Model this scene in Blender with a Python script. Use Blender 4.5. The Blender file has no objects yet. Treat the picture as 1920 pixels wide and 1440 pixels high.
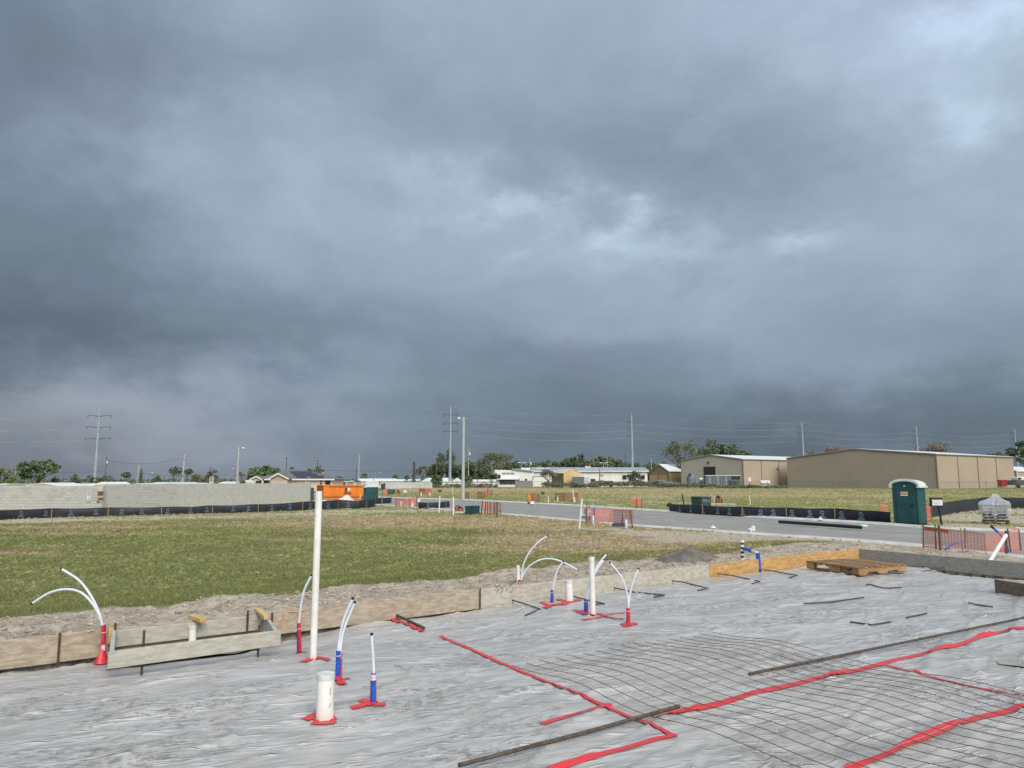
import bpy, bmesh, math, random
import numpy as np
from mathutils import Vector, Matrix, Euler

rnd = random.Random(7)
scn = bpy.context.scene
COL = scn.collection
R = math.radians

# ------------------------------------------------------------------ camera
FOC, CX, CY, CAMZ = 1380.0, 960.0, 720.0, 2.3
PIT = math.atan(180.0 / FOC)
cam_d = bpy.data.cameras.new('camera')
cam = bpy.data.objects.new('camera', cam_d)
COL.objects.link(cam)
cam.location = (0, 0, CAMZ)
cam.rotation_euler = (math.pi / 2 + PIT, 0, 0)
cam_d.sensor_width = 36.0
cam_d.lens = FOC / 1920.0 * 36.0
cam_d.clip_start = 0.05
cam_d.clip_end = 9000
scn.camera = cam

# ------------------------------------------------------------------ render settings
scn.view_settings.view_transform = 'Standard'
scn.view_settings.look = 'None'
scn.view_settings.gamma = 1.0
scn.view_settings.use_curve_mapping = False
scn.view_settings.exposure = 1.15
scn.render.engine = 'CYCLES'
scn.cycles.use_denoising = True
scn.cycles.max_bounces = 6
scn.cycles.transparent_max_bounces = 12

def S(r, g, b):
    def f(c):
        c /= 255.0
        return c / 12.92 if c <= 0.04045 else ((c + 0.055) / 1.055) ** 2.4
    return (f(r), f(g), f(b))

# ------------------------------------------------------------------ sun
SUN_EL, SUN_AZ = R(40), R(157)       # azimuth clockwise from +Y (the view direction)
sun_d = bpy.data.lights.new('sun', 'SUN')
sun_d.energy = 1.5
sun_d.angle = R(42)
sun_d.color = (1.0, 0.93, 0.83)
sun = bpy.data.objects.new('sun', sun_d)
COL.objects.link(sun)
sd = Vector((math.sin(SUN_AZ) * math.cos(SUN_EL), math.cos(SUN_AZ) * math.cos(SUN_EL), math.sin(SUN_EL)))
sun.rotation_euler = sd.to_track_quat('Z', 'Y').to_euler()

# ------------------------------------------------------------------ node helpers
class NT:
    def __init__(s, tree):
        s.t = tree
        s.t.nodes.clear()
    def n(s, typ, **kw):
        nd = s.t.nodes.new(typ)
        for k, v in kw.items():
            setattr(nd, k, v)
        return nd
    def l(s, a, b):
        s.t.links.new(a, b)
    def put(s, sock, v):
        if isinstance(v, bpy.types.NodeSocket):
            s.l(v, sock)
        elif isinstance(v, (tuple, list)) and len(v) == 3 and sock.type == 'RGBA':
            sock.default_value = (*v, 1)
        else:
            sock.default_value = v
    def m(s, op, a, b=0.0, c=None):
        nd = s.n('ShaderNodeMath', operation=op)
        s.put(nd.inputs[0], a)
        s.put(nd.inputs[1], b)
        if c is not None:
            s.put(nd.inputs[2], c)
        return nd.outputs[0]
    def mix(s, f, a, b, blend='MIX'):
        nd = s.n('ShaderNodeMix', data_type='RGBA', blend_type=blend)
        s.put(nd.inputs[0], f)
        s.put(nd.inputs[6], a)
        s.put(nd.inputs[7], b)
        return nd.outputs[2]
    def ss(s, v, lo, hi, a=0.0, b=1.0):
        nd = s.n('ShaderNodeMapRange', interpolation_type='SMOOTHSTEP')
        s.put(nd.inputs[0], v)
        nd.inputs[1].default_value = lo
        nd.inputs[2].default_value = hi
        nd.inputs[3].default_value = a
        nd.inputs[4].default_value = b
        return nd.outputs[0]
    def noise(s, vec, scale, detail=4, rough=0.55, dist=0.0):
        nd = s.n('ShaderNodeTexNoise')
        if vec is not None:
            s.l(vec, nd.inputs['Vector'])
        nd.inputs['Scale'].default_value = scale
        nd.inputs['Detail'].default_value = detail
        nd.inputs['Roughness'].default_value = rough
        nd.inputs['Distortion'].default_value = dist
        return nd.outputs['Fac']
    def mapping(s, vec, scale=(1, 1, 1), rot=(0, 0, 0), loc=(0, 0, 0)):
        nd = s.n('ShaderNodeMapping')
        s.l(vec, nd.inputs[0])
        nd.inputs['Location'].default_value = loc
        nd.inputs['Rotation'].default_value = rot
        nd.inputs['Scale'].default_value = scale
        return nd.outputs[0]

# ------------------------------------------------------------------ sky (storm clouds)
world = bpy.data.worlds.new('World')
scn.world = world
world.use_nodes = True
w = NT(world.node_tree)
tc = w.n('ShaderNodeTexCoord').outputs['Generated']
sep = w.n('ShaderNodeSeparateXYZ'); w.l(tc, sep.inputs[0])
dx, dy, dz = sep.outputs
zup = w.m('MAXIMUM', dz, 0.0)
BLOBS = [(-40, 420, 260, 330, -0.135), (330, 590, 420, 75, -0.068), (640, 640, 360, 60, -0.045), (20, 40, 300, 190, -0.10), (330, 80, 180, 90, -0.03),
         (560, 330, 300, 110, 0.075), (280, 330, 110, 55, 0.06), (850, 370, 70, 38, 0.09), (980, 415, 70, 26, 0.16), (1160, 430, 75, 32, 0.17), (1290, 460, 110, 40, 0.11),
         (1080, 480, 200, 50, 0.06), (1180, 310, 250, 62, -0.075), (1430, 370, 200, 55, -0.04), (700, 130, 160, 80, -0.03), (950, 230, 200, 60, -0.02), (1545, 455, 75, 26, 0.15),
         (1840, 150, 200, 190, 0.15), (1890, 50, 70, 45, 0.20), (1830, 245, 60, 40, 0.14), (1450, 60, 300, 60, 0.05), (1680, 110, 160, 60, 0.06),
         (1860, 420, 160, 90, 0.05), (1250, 590, 260, 70, 0.05), (1650, 540, 260, 60, 0.035), (1000, 720, 300, 50, -0.04), (1560, 690, 260, 55, 0.05), (1450, 810, 420, 60, -0.06), (1130, 690, 150, 40, -0.03),
         (150, 790, 340, 85, 0.11), (60, 690, 200, 40, -0.03), (1900, 780, 220, 60, -0.03), (560, 840, 300, 60, 0.035)]
# cloud coordinates: soft masses, a little flattened towards the horizon
sq = w.m('ADD', w.m('MULTIPLY', zup, 1.35), w.m('MULTIPLY', w.m('SQRT', zup), 0.35))
cmb = w.n('ShaderNodeCombineXYZ')
w.l(dx, cmb.inputs[0]); w.l(dy, cmb.inputs[1]); w.l(sq, cmb.inputs[2])
deck = cmb.outputs[0]
wn = w.n('ShaderNodeTexNoise'); w.l(deck, wn.inputs['Vector'])
wn.inputs['Scale'].default_value = 3.4; wn.inputs['Detail'].default_value = 5; wn.inputs['Roughness'].default_value = 0.55
wsep = w.n('ShaderNodeSeparateColor'); w.l(wn.outputs['Color'], wsep.inputs[0])
wn2 = w.n('ShaderNodeTexNoise'); w.l(deck, wn2.inputs['Vector'])
wn2.inputs['Scale'].default_value = 15.0; wn2.inputs['Detail'].default_value = 5; wn2.inputs['Roughness'].default_value = 0.6
wsep2 = w.n('ShaderNodeSeparateColor'); w.l(wn2.outputs['Color'], wsep2.inputs[0])
def warp(base, i, a, b):
    v = w.m('ADD', base, w.m('MULTIPLY', w.m('SUBTRACT', wsep.outputs[i], 0.5), a))
    return w.m('ADD', v, w.m('MULTIPLY', w.m('SUBTRACT', wsep2.outputs[i], 0.5), b))
az = warp(w.m('ARCTAN2', dx, dy), 0, 0.34, 0.11)
el = warp(w.m('ARCSINE', dz), 1, 0.22, 0.085)
def sky_dir(px, py):
    X, Y = (px - CX) / FOC, (CY - py) / FOC
    d = Vector((X, math.cos(PIT) - Y * math.sin(PIT), math.sin(PIT) + Y * math.cos(PIT))).normalized()
    return math.atan2(d.x, d.y), math.asin(d.z)
def blob(px, py, rx, ry, amp):
    a0, e0 = sky_dir(px, py)
    ua = w.m('MULTIPLY', w.m('SUBTRACT', az, a0), FOC / rx)
    ue = w.m('MULTIPLY', w.m('SUBTRACT', el, e0), FOC / ry)
    q = w.m('ADD', w.m('MULTIPLY', ua, ua), w.m('MULTIPLY', ue, ue))
    return w.m('MULTIPLY', w.m('EXPONENT', w.m('MULTIPLY', q, -1.0)), amp)
# display-linear luminance of the deck: dim at the horizon, brighter overhead (an overcast sky)
lum = w.ss(dz, -0.02, 0.28, 0.19, 0.385)
lum = w.m('ADD', lum, w.ss(dz, 0.42, 1.0, 0.0, 0.30))
# the storm's darker and lighter masses
for b in BLOBS:
    lum = w.m('ADD', lum, blob(*b))
n1 = w.noise(deck, 2.6, 5, 0.5, 0.3)
n2 = w.noise(deck, 8.0, 6, 0.58, 0.8)
lum = w.m('MULTIPLY', lum, w.ss(n1, 0.25, 0.75, 0.90, 1.10))
lum = w.m('MULTIPLY', lum, w.ss(n2, 0.22, 0.78, 0.94, 1.06))
lum = w.m('MAXIMUM', lum, 0.12)
cool = w.mix(w.ss(lum, 0.13, 0.5), (0.745, 0.995, 1.265), (0.80, 1.0, 1.215))
viol = w.mix(w.m('MULTIPLY', w.ss(w.noise(deck, 3.0, 4), 0.45, 0.65), 0.45), cool, (0.83, 0.985, 1.31))
bm_ = blob(130, 830, 420, 110, 1.0)
tint = w.mix(w.m('MULTIPLY', bm_, 0.8), viol, (0.92, 0.99, 1.17))
vm = w.n('ShaderNodeVectorMath', operation='SCALE'); w.l(tint, vm.inputs[0])
w.l(w.m('DIVIDE', lum, 2 ** scn.view_settings.exposure), vm.inputs['Scale'])
nis = w.n('ShaderNodeTexSky', sky_type='NISHITA')
nis.sun_disc = False
nis.sun_elevation = SUN_EL
nis.sun_rotation = SUN_AZ
bgc = w.n('ShaderNodeBackground'); w.l(vm.outputs[0], bgc.inputs[0]); bgc.inputs[1].default_value = 1.0
bgn = w.n('ShaderNodeBackground'); w.l(nis.outputs[0], bgn.inputs[0]); bgn.inputs[1].default_value = 0.05
mx = w.n('ShaderNodeMixShader'); mx.inputs[0].default_value = 0.02
w.l(bgc.outputs[0], mx.inputs[1]); w.l(bgn.outputs[0], mx.inputs[2])
wo = w.n('ShaderNodeOutputWorld'); w.l(mx.outputs[0], wo.inputs[0])

# ------------------------------------------------------------------ numpy noise
_rs = np.random.RandomState(11)
_T = _rs.rand(256, 256)
def vn(x, y, seed=0):
    x = np.asarray(x, float) + seed * 17.31; y = np.asarray(y, float) + seed * 9.77
    xi = np.floor(x).astype(int); yi = np.floor(y).astype(int)
    fx = x - xi; fy = y - yi
    fx = fx * fx * fx * (fx * (fx * 6 - 15) + 10); fy = fy * fy * fy * (fy * (fy * 6 - 15) + 10)
    a = _T[xi % 256, yi % 256]; b = _T[(xi + 1) % 256, yi % 256]
    c = _T[xi % 256, (yi + 1) % 256]; d = _T[(xi + 1) % 256, (yi + 1) % 256]
    return (a * (1 - fx) + b * fx) * (1 - fy) + (c * (1 - fx) + d * fx) * fy
def fbm(x, y, o=4, seed=0):
    s = 0; a = 0.5; t = 0
    for k in range(o):
        s = s + a * vn(x * 2 ** k, y * 2 ** k, seed + k); t += a; a *= 0.5
    return s / t
def sst(lo, hi, v):
    t = np.clip((np.asarray(v, float) - lo) / (hi - lo), 0, 1)
    return t * t * (3 - 2 * t)

# ------------------------------------------------------------------ pixel <-> place
CP, SP = math.cos(PIT), math.sin(PIT)
def ray(px, py):
    X, Y = (px - CX) / FOC, (CY - py) / FOC
    return X, CP - Y * SP, SP + Y * CP
def P(px, py, z=0.0):
    a, b, c = ray(px, py)
    t = (z - CAMZ) / c
    return Vector((a * t, b * t, z))
def Zat(py, d):
    return CAMZ + d * math.tan(math.atan((CY - py) / FOC) + PIT)
def Xat(px, d, z=CAMZ):
    return (px - CX) / FOC * (d * CP + (z - CAMZ) * SP)
def Wp(px, py, d):
    z = Zat(py, d)
    return Vector((Xat(px, d, z), d, z))

# ------------------------------------------------------------------ the building pad
FT, SLAB = 0.92, 0.72
PA, PK = P(0, 1202, FT), P(1610, 1029, FT)
E1 = (PK - PA).to_2d().normalized()
N1 = Vector((-E1.y, E1.x))
PR = P(1925, 1056, FT)
E2 = (PR - PK).to_2d().normalized()           # runs towards the viewer, along the road
N2 = Vector((-E2.y, E2.x))
if N2.x < 0: N2 = -N2
def sdist(x, y):
    return (x - PA.x) * N1.x + (y - PA.y) * N1.y, (x - PK.x) * N2.x + (y - PK.y) * N2.y
BOX = (P(203, 1222, FT), P(520, 1182, FT), P(212, 1184, FT), P(487, 1150, FT))
BOXC = (BOX[0] + BOX[1] + BOX[2] + BOX[3]) / 4
def ground_h(x, y):
    x = np.asarray(x, float); y = np.asarray(y, float)
    s1, s2 = sdist(x, y)
    s = np.maximum(s1, s2)
    rough = (fbm(x * 1.3, y * 1.3, 4, 3) - 0.5)
    z = 0.84 * (1 - sst(0.3, 10.5, s))
    z = z + rough * 0.20 * (1 - sst(1.6, 4.5, s)) + (fbm(x * 5, y * 5, 4, 8) - 0.5) * 0.13 * (1 - sst(1.5, 3.5, s))
    z = z + (fbm(x * 0.35, y * 0.35, 3, 5) - 0.5) * 0.10 * sst(2, 6, s) * (1 - sst(8, 10.5, s))
    z = z - 1.6 * sst(78, 110, y) * sst(12, 32, -x - 0.12 * (y - 80))
    return np.where(s < 0.10, 0.48, z)
def plast_h(x, y):
    x = np.asarray(x, float); y = np.asarray(y, float)
    s1, s2 = sdist(x, y)
    u = (x - PA.x) * E1.x + (y - PA.y) * E1.y
    v = s1
    low = (fbm(x * 0.6, y * 0.6, 3, 21) - 0.5) * 0.10
    wx = u + 0.5 * fbm(u * 0.8, v * 0.8, 2, 33)
    a = fbm(wx * 0.9 + 0.55 * v, v * 4.6 - 1.1 * u, 3, 41)
    rid = 1 - np.abs(2 * a - 1)
    rid = np.clip((rid - 0.70) / 0.30, 0, 1) ** 2
    b = fbm(u * 3.2, v * 8.5 + u, 3, 51) - 0.5
    c = fbm(u * 7 + v * 3, v * 15, 2, 61) - 0.5
    fo = fbm(u * 0.55 + 0.35 * v + 0.3 * fbm(u, v, 2, 35), v * 2.6 - 0.7 * u, 2, 47)
    fo = np.clip(1 - np.abs(2 * fo - 1) / 0.10, 0, 1) ** 1.5
    z = SLAB + low + 0.009 * rid + 0.022 * fo + 0.011 * b + 0.0035 * c
    z = z - 0.035 * sst(-0.6, 0, s1) - 0.05 * sst(-0.9, 0, s2)
    z = z - 0.05 * sst(-1.5, -0.7, s1) * (1 - sst(2.4, 3.3, u))      # footing trench by the box form
    ux = (x - PK.x) * E2.x + (y - PK.y) * E2.y
    z = z - 0.10 * sst(-1.1, -0.5, s2) * sst(1.3, 2.0, ux)
    return z
def march(px, py, hf):
    a, b, c = ray(px, py)
    z = 0.3
    for _ in range(40):
        t = (z - CAMZ) / c
        z = 0.5 * z + 0.5 * float(hf(a * t, b * t))
    return Vector((a * t, b * t, z))
def G(px, py): return march(px, py, ground_h)
def Sl(px, py): return march(px, py, plast_h)
def gz(x, y): return float(ground_h(x, y))
def hz(x, y): return float(plast_h(x, y))

# ------------------------------------------------------------------ materials
def pm(name, c1, c2=None, scale=5.0, rough=0.7, bump=0.0, bscale=None, metal=0.0, stretch=(1, 1, 1), lo=0.35, hi=0.65, detail=5, bdist=0.02, alpha=None, spec=0.5, trans=0.0):
    m = bpy.data.materials.new(name)
    m.use_nodes = True
    t = NT(m.node_tree)
    b = t.n('ShaderNodeBsdfPrincipled')
    o = t.n('ShaderNodeOutputMaterial')
    t.l(b.outputs[0], o.inputs[0])
    v = t.n('ShaderNodeTexCoord').outputs['Object']
    v = t.mapping(v, stretch)
    if c2 is None:
        c2 = tuple(c * 0.82 for c in c1)
    f = t.ss(t.noise(v, scale, detail, 0.6), lo, hi)
    col = t.mix(f, c1, c2)
    t.l(col, b.inputs['Base Color'])
    b.inputs['Roughness'].default_value = rough
    b.inputs['Metallic'].default_value = metal
    b.inputs['Specular IOR Level'].default_value = spec
    if alpha: b.inputs['Alpha'].default_value = alpha
    if bump:
        bp = t.n('ShaderNodeBump')
        bp.inputs['Strength'].default_value = bump
        bp.inputs['Distance'].default_value = bdist
        t.l(t.noise(v, bscale or scale * 4, 5, 0.65), bp.inputs['Height'])
        t.l(bp.outputs[0], b.inputs['Normal'])
    return m
M = {}
M['pvc'] = pm('white_pvc', S(238, 238, 234), S(222, 220, 212), 6, 0.35)
M['pvc_dull'] = pm('dull_pvc', S(226, 228, 226), S(196, 198, 194), 8, 0.5)
M['pex'] = pm('translucent_white_tube', S(222, 230, 238), S(205, 214, 226), 6, 0.3)
M['blue'] = pm('blue_sleeve', S(25, 95, 205), S(20, 75, 180), 14, 0.4)
M['red'] = pm('red_sleeve', S(190, 25, 45), S(215, 60, 70), 22, 0.4)
M['tape'] = pm('red_tape', S(222, 44, 54), S(205, 62, 70), 9, 0.4, 0.3, 30, bdist=0.004)
M['label'] = pm('white_print', S(225, 222, 225), S(225, 130, 140), 60, 0.5)
M['black'] = pm('black_rubber', S(35, 36, 40), S(25, 25, 28), 8, 0.5)
M['rebar'] = pm('rusty_steel', S(92, 82, 74), S(70, 58, 50), 18, 0.75, 0.3, 60, bdist=0.003)
M['rebar_dark'] = pm('dark_steel', S(62, 60, 60), S(84, 74, 66), 14, 0.65)
M['rust'] = pm('rust_stake', S(98, 66, 48), S(74, 52, 42), 22, 0.85)
M['wire'] = pm('mesh_wire', S(84, 68, 58), S(110, 84, 66), 9, 0.7)
M['wirel'] = pm('mesh_cross_wire', S(166, 152, 138), S(140, 124, 110), 9, 0.7)
M['wood_grey'] = pm('weathered_board', S(184, 171, 152), S(154, 141, 124), 2.2, 0.85, 0.4, 8, stretch=(1, 6, 14), bdist=0.006)
M['wood_pale'] = pm('cement_stained_board', S(192, 188, 176), S(170, 164, 150), 3.0, 0.88, 0.5, 9, stretch=(1, 5, 9), bdist=0.006)
M['wood_box'] = pm('grey_form_board', S(188, 186, 175), S(166, 163, 152), 3.4, 0.88, 0.5, 10, stretch=(1, 4, 9), bdist=0.006)
M['wood_yel'] = pm('new_pine_board', S(205, 168, 112), S(176, 132, 78), 2.5, 0.75, 0.3, 8, stretch=(1, 4, 9), lo=0.3, hi=0.7, bdist=0.005)
M['wood_dark'] = pm('damp_grey_board', S(156, 153, 145), S(138, 134, 127), 3, 0.85, 0.4, 8, stretch=(1, 4, 9), bdist=0.005)
M['wood_brn'] = pm('brown_board', S(128, 110, 94), S(104, 90, 78), 3, 0.85, 0.4, 8, stretch=(1, 4, 9), bdist=0.005)
M['pallet'] = pm('pallet_wood', S(150, 116, 84), S(118, 90, 66), 3, 0.85, 0.4, 9, stretch=(1, 5, 5), bdist=0.005)
M['pallet_l'] = pm('pallet_end_wood', S(178, 142, 100), S(150, 116, 80), 4, 0.85, 0.4, 9, bdist=0.005)
M['pallet_w'] = pm('pallet_wood_worn', S(164, 132, 98), S(126, 98, 72), 3, 0.85, 0.4, 9, stretch=(1, 5, 5), bdist=0.005)
M['brace'] = pm('pale_pine_block', S(216, 186, 132), S(196, 162, 106), 4, 0.75, 0.3, 10, bdist=0.003)
M['torn'] = pm('torn_grey_film', S(158, 155, 150), S(134, 131, 126), 9, 0.7, 0.5, 20)
M['stake'] = pm('pale_wood_stake', S(170, 146, 116), S(144, 122, 98), 5, 0.8)
M['orspray'] = pm('orange_spray', S(226, 150, 104), S(190, 150, 120), 14, 0.8)
M['orange_net'] = pm('orange_net', S(228, 128, 104), S(216, 112, 92), 4, 0.6)
M['orange_dk'] = pm('orange_net_folded', S(214, 112, 78), S(176, 84, 60), 4, 0.6)
M['silt'] = pm('black_geotextile', S(46, 50, 58), S(36, 39, 46), 3, 0.62, 0.5, 7, stretch=(1, 1, 0.4), bdist=0.05)
M['print'] = pm('pale_blue_print', S(128, 146, 170), S(96, 112, 136), 16, 0.7)
M['printw'] = pm('white_blue_print', S(158, 176, 196), S(120, 138, 160), 16, 0.7)
M['asphalt'] = pm('asphalt', S(150, 148, 143), S(136, 134, 130), 0.6, 0.9, 0.4, 60, bdist=0.01)
M['curb'] = pm('concrete_kerb', S(206, 204, 196), S(180, 178, 170), 1.5, 0.85, 0.2, 30)
M['conc'] = pm('concrete', S(190, 190, 186), S(168, 168, 164), 0.8, 0.85, 0.2, 30)
M['steelpole'] = pm('galvanised_pole', S(168, 178, 190), S(150, 162, 176), 0.6, 0.5, metal=0.1)
M['concpole'] = pm('concrete_pole', S(186, 188, 186), S(170, 172, 170), 0.8, 0.8)
M['woodpole'] = pm('utility_wood', S(104, 96, 86), S(88, 80, 72), 1.0, 0.85)
M['insul'] = pm('dark_arm', S(70, 76, 84), S(58, 62, 70), 2, 0.5)
M['cable'] = pm('aluminium_cable', S(168, 178, 188), S(156, 166, 178), 0.2, 0.5)
M['cable_dk'] = pm('dark_cable', S(78, 86, 94), None, 0.2, 0.6)
M['blk1'] = pm('block_grey', S(196, 195, 190), S(187, 186, 181), 3, 0.92, 0.3, 25)
M['blk2'] = pm('block_light', S(202, 200, 194), S(193, 191, 185), 3, 0.92, 0.3, 25)
M['blk3'] = pm('block_dark', S(187, 186, 182), S(178, 177, 174), 3, 0.92, 0.3, 25)
M['blkbeige'] = pm('beige_infill', S(212, 200, 182), S(200, 189, 172), 3, 0.9)
M['brown'] = pm('brown_box', S(120, 96, 76), S(98, 80, 66), 6, 0.8)
M['dump'] = pm('orange_paint', S(236, 136, 40), S(222, 120, 36), 1.2, 0.45)
M['dump_shade'] = pm('orange_paint_shaded', S(196, 110, 56), S(170, 96, 54), 3, 0.6)  # darker orange: shade on the dumpster's left end put into the colour
M['teal'] = pm('dark_green_plastic', S(32, 82, 82), S(26, 70, 72), 2, 0.5)
M['teal_lit'] = pm('green_plastic_lit_side', S(34, 92, 92), S(28, 80, 80), 2, 0.5)  # lighter than the door: light on the toilet's side put into the colour
M['teal_n'] = pm('navy_trim', S(28, 52, 66), None, 2, 0.5)
M['white'] = pm('white_paint', S(236, 236, 234), S(224, 224, 222), 1.0, 0.5)
M['whitep'] = pm('white_plastic_roof', S(226, 230, 230), S(206, 212, 214), 3, 0.45)
M['yellow'] = pm('yellow_sticker', S(206, 192, 92), S(196, 180, 80), 8, 0.5)
M['txbox'] = pm('green_utility_box', S(66, 88, 78), S(58, 78, 70), 2, 0.55)
M['tealbox'] = pm('teal_utility_box', S(36, 78, 82), S(30, 66, 72), 2, 0.55)
M['hydy'] = pm('yellow_hydrant_paint', S(226, 166, 52), S(206, 146, 44), 6, 0.5)
M['orplas'] = pm('orange_plastic', S(196, 84, 52), S(170, 70, 46), 5, 0.55)
M['purple'] = pm('purple_plastic', S(92, 70, 108), S(76, 58, 92), 4, 0.6)
M['mint'] = pm('pale_green_cap', S(186, 214, 200), S(168, 200, 188), 5, 0.6)
M['plasw'] = pm('crumpled_white_plastic', S(232, 234, 238), S(206, 210, 218), 12, 0.4)
M['bag'] = pm('grey_sack', S(190, 191, 188), S(128, 130, 130), 9, 0.8, 0.4, 20)
M['wrap'] = pm('clear_wrap', S(232, 238, 244), S(206, 214, 224), 7, 0.25, 0.4, 14, alpha=0.42)
M['barred'] = pm('dark_red_letters', S(128, 52, 56), None, 4, 0.6)
M['signblk'] = pm('black_box', S(36, 40, 48), S(30, 34, 42), 4, 0.6)
M['signnavy'] = pm('navy_box', S(52, 62, 84), S(44, 54, 74), 4, 0.6)
M['paper'] = pm('paper', S(226, 228, 232), S(214, 216, 222), 10, 0.7)
M['ink'] = pm('ink', S(40, 42, 52), None, 4, 0.7)
M['inkblue'] = pm('blue_ink', S(52, 84, 150), None, 4, 0.7)
M['inkred'] = pm('red_ink', S(200, 52, 62), None, 4, 0.7)
M['tan_g'] = pm('tan_cladding', S(196, 186, 173), S(188, 178, 166), 0.1, 0.7)
M['tan_s'] = pm('beige_cladding', S(180, 166, 148), S(173, 159, 142), 0.1, 0.7)
M['tan_d'] = pm('brown_cladding', S(178, 164, 149), S(172, 158, 143), 0.1, 0.7)
M['tantrim'] = pm('brown_trim', S(140, 122, 104), None, 0.3, 0.7)
M['metalroof'] = pm('white_metal_roof', S(226, 230, 234), S(212, 218, 224), 0.15, 0.5)
M['greyroof'] = pm('grey_metal_roof', S(158, 166, 176), S(146, 154, 166), 0.2, 0.6)
M['dark'] = pm('dark_opening', S(52, 54, 60), S(42, 44, 50), 1, 0.7)
M['glass'] = pm('dark_window', S(46, 54, 66), S(36, 42, 54), 0.7, 0.15)
M['yelwall'] = pm('yellow_cladding', S(216, 190, 132), S(206, 180, 122), 0.3, 0.7)
M['creamroof'] = pm('cream_roof', S(206, 200, 172), S(194, 188, 160), 0.3, 0.65)
M['olive'] = pm('olive_and_shed_shade', S(142, 126, 98), S(132, 117, 92), 0.3, 0.7)
M['garage'] = pm('garage_door_paint', S(176, 156, 126), S(166, 147, 119), 0.5, 0.7)
M['stucco'] = pm('beige_stucco', S(212, 202, 186), S(202, 192, 176), 0.6, 0.9)
M['stucco_p'] = pm('pinkish_gable', S(188, 166, 152), S(178, 157, 144), 0.6, 0.9)
M['shingle'] = pm('grey_shingle', S(116, 117, 116), S(100, 102, 102), 1.0, 0.9, 0.4, 6)
M['solar'] = pm('solar_cells', S(52, 58, 74), S(44, 50, 66), 0.5, 0.25)
M['contain'] = pm('grey_container', S(112, 122, 132), S(98, 106, 116), 0.4, 0.65)
M['fencegrey'] = pm('grey_fence_wood', S(140, 140, 144), S(124, 124, 130), 0.8, 0.85)
M['vinyl'] = pm('pale_vinyl', S(206, 206, 204), S(190, 190, 190), 0.4, 0.7)
M['chain'] = pm('chain_link_steel', S(120, 122, 124), S(104, 106, 110), 0.4, 0.6)
M['carred'] = pm('dark_red_car_paint', S(128, 40, 52), S(112, 34, 46), 0.8, 0.25)
M['tyre'] = pm('tyre_rubber', S(34, 34, 36), None, 3, 0.8)
M['dkcar'] = pm('dark_vehicle_paint', S(84, 90, 96), S(66, 72, 80), 0.8, 0.4)
M['redbin'] = pm('red_paint', S(182, 44, 52), S(160, 38, 46), 1, 0.5)
M['bark'] = pm('bark', S(104, 94, 84), S(82, 74, 66), 1.0, 0.9)
M['barkl'] = pm('pale_bark', S(150, 142, 130), S(124, 116, 106), 1.0, 0.9)
def leafm(name, a, b):
    return pm(name, S(*a), S(*b), 0.45, 0.75, lo=0.3, hi=0.7, detail=3)
M['oak'] = leafm('oak_leaves', (114, 128, 88), (88, 104, 73))
M['green'] = leafm('green_leaves', (114, 143, 83), (83, 112, 68))
M['dkgreen'] = leafm('dark_leaves', (102, 118, 96), (82, 100, 80))
M['yelgreen'] = leafm('yellow_green_leaves', (138, 138, 92), (112, 118, 80))
M['pineleaf'] = leafm('pine_needles', (114, 120, 92), (92, 102, 80))
M['brnleaf'] = leafm('brownish_leaves', (134, 130, 112), (108, 106, 90))
M['redleaf'] = leafm('reddish_leaves', (145, 107, 90), (109, 95, 73))
M['twig'] = leafm('bare_twigs', (167, 157, 145), (138, 128, 119))
M['palm'] = leafm('palm_leaves', (96, 108, 82), (78, 90, 70))
M['palmbrn'] = leafm('dry_palm_leaves', (184, 155, 104), (148, 126, 90))
M['farwood'] = leafm('far_wood', (114, 128, 121), (100, 114, 109))  # bluish grey: distance haze put into the leaf colour
M['sandpile'] = pm('white_sand', S(226, 216, 200), S(206, 196, 180), 4, 0.95, 0.4, 20)
M['clod'] = pm('soil_clods', S(190, 177, 160), S(142, 130, 116), 3, 0.95)
M['dirt'] = pm('dark_soil', S(124, 116, 108), S(98, 92, 86), 6, 0.95, 0.5, 30)

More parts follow.
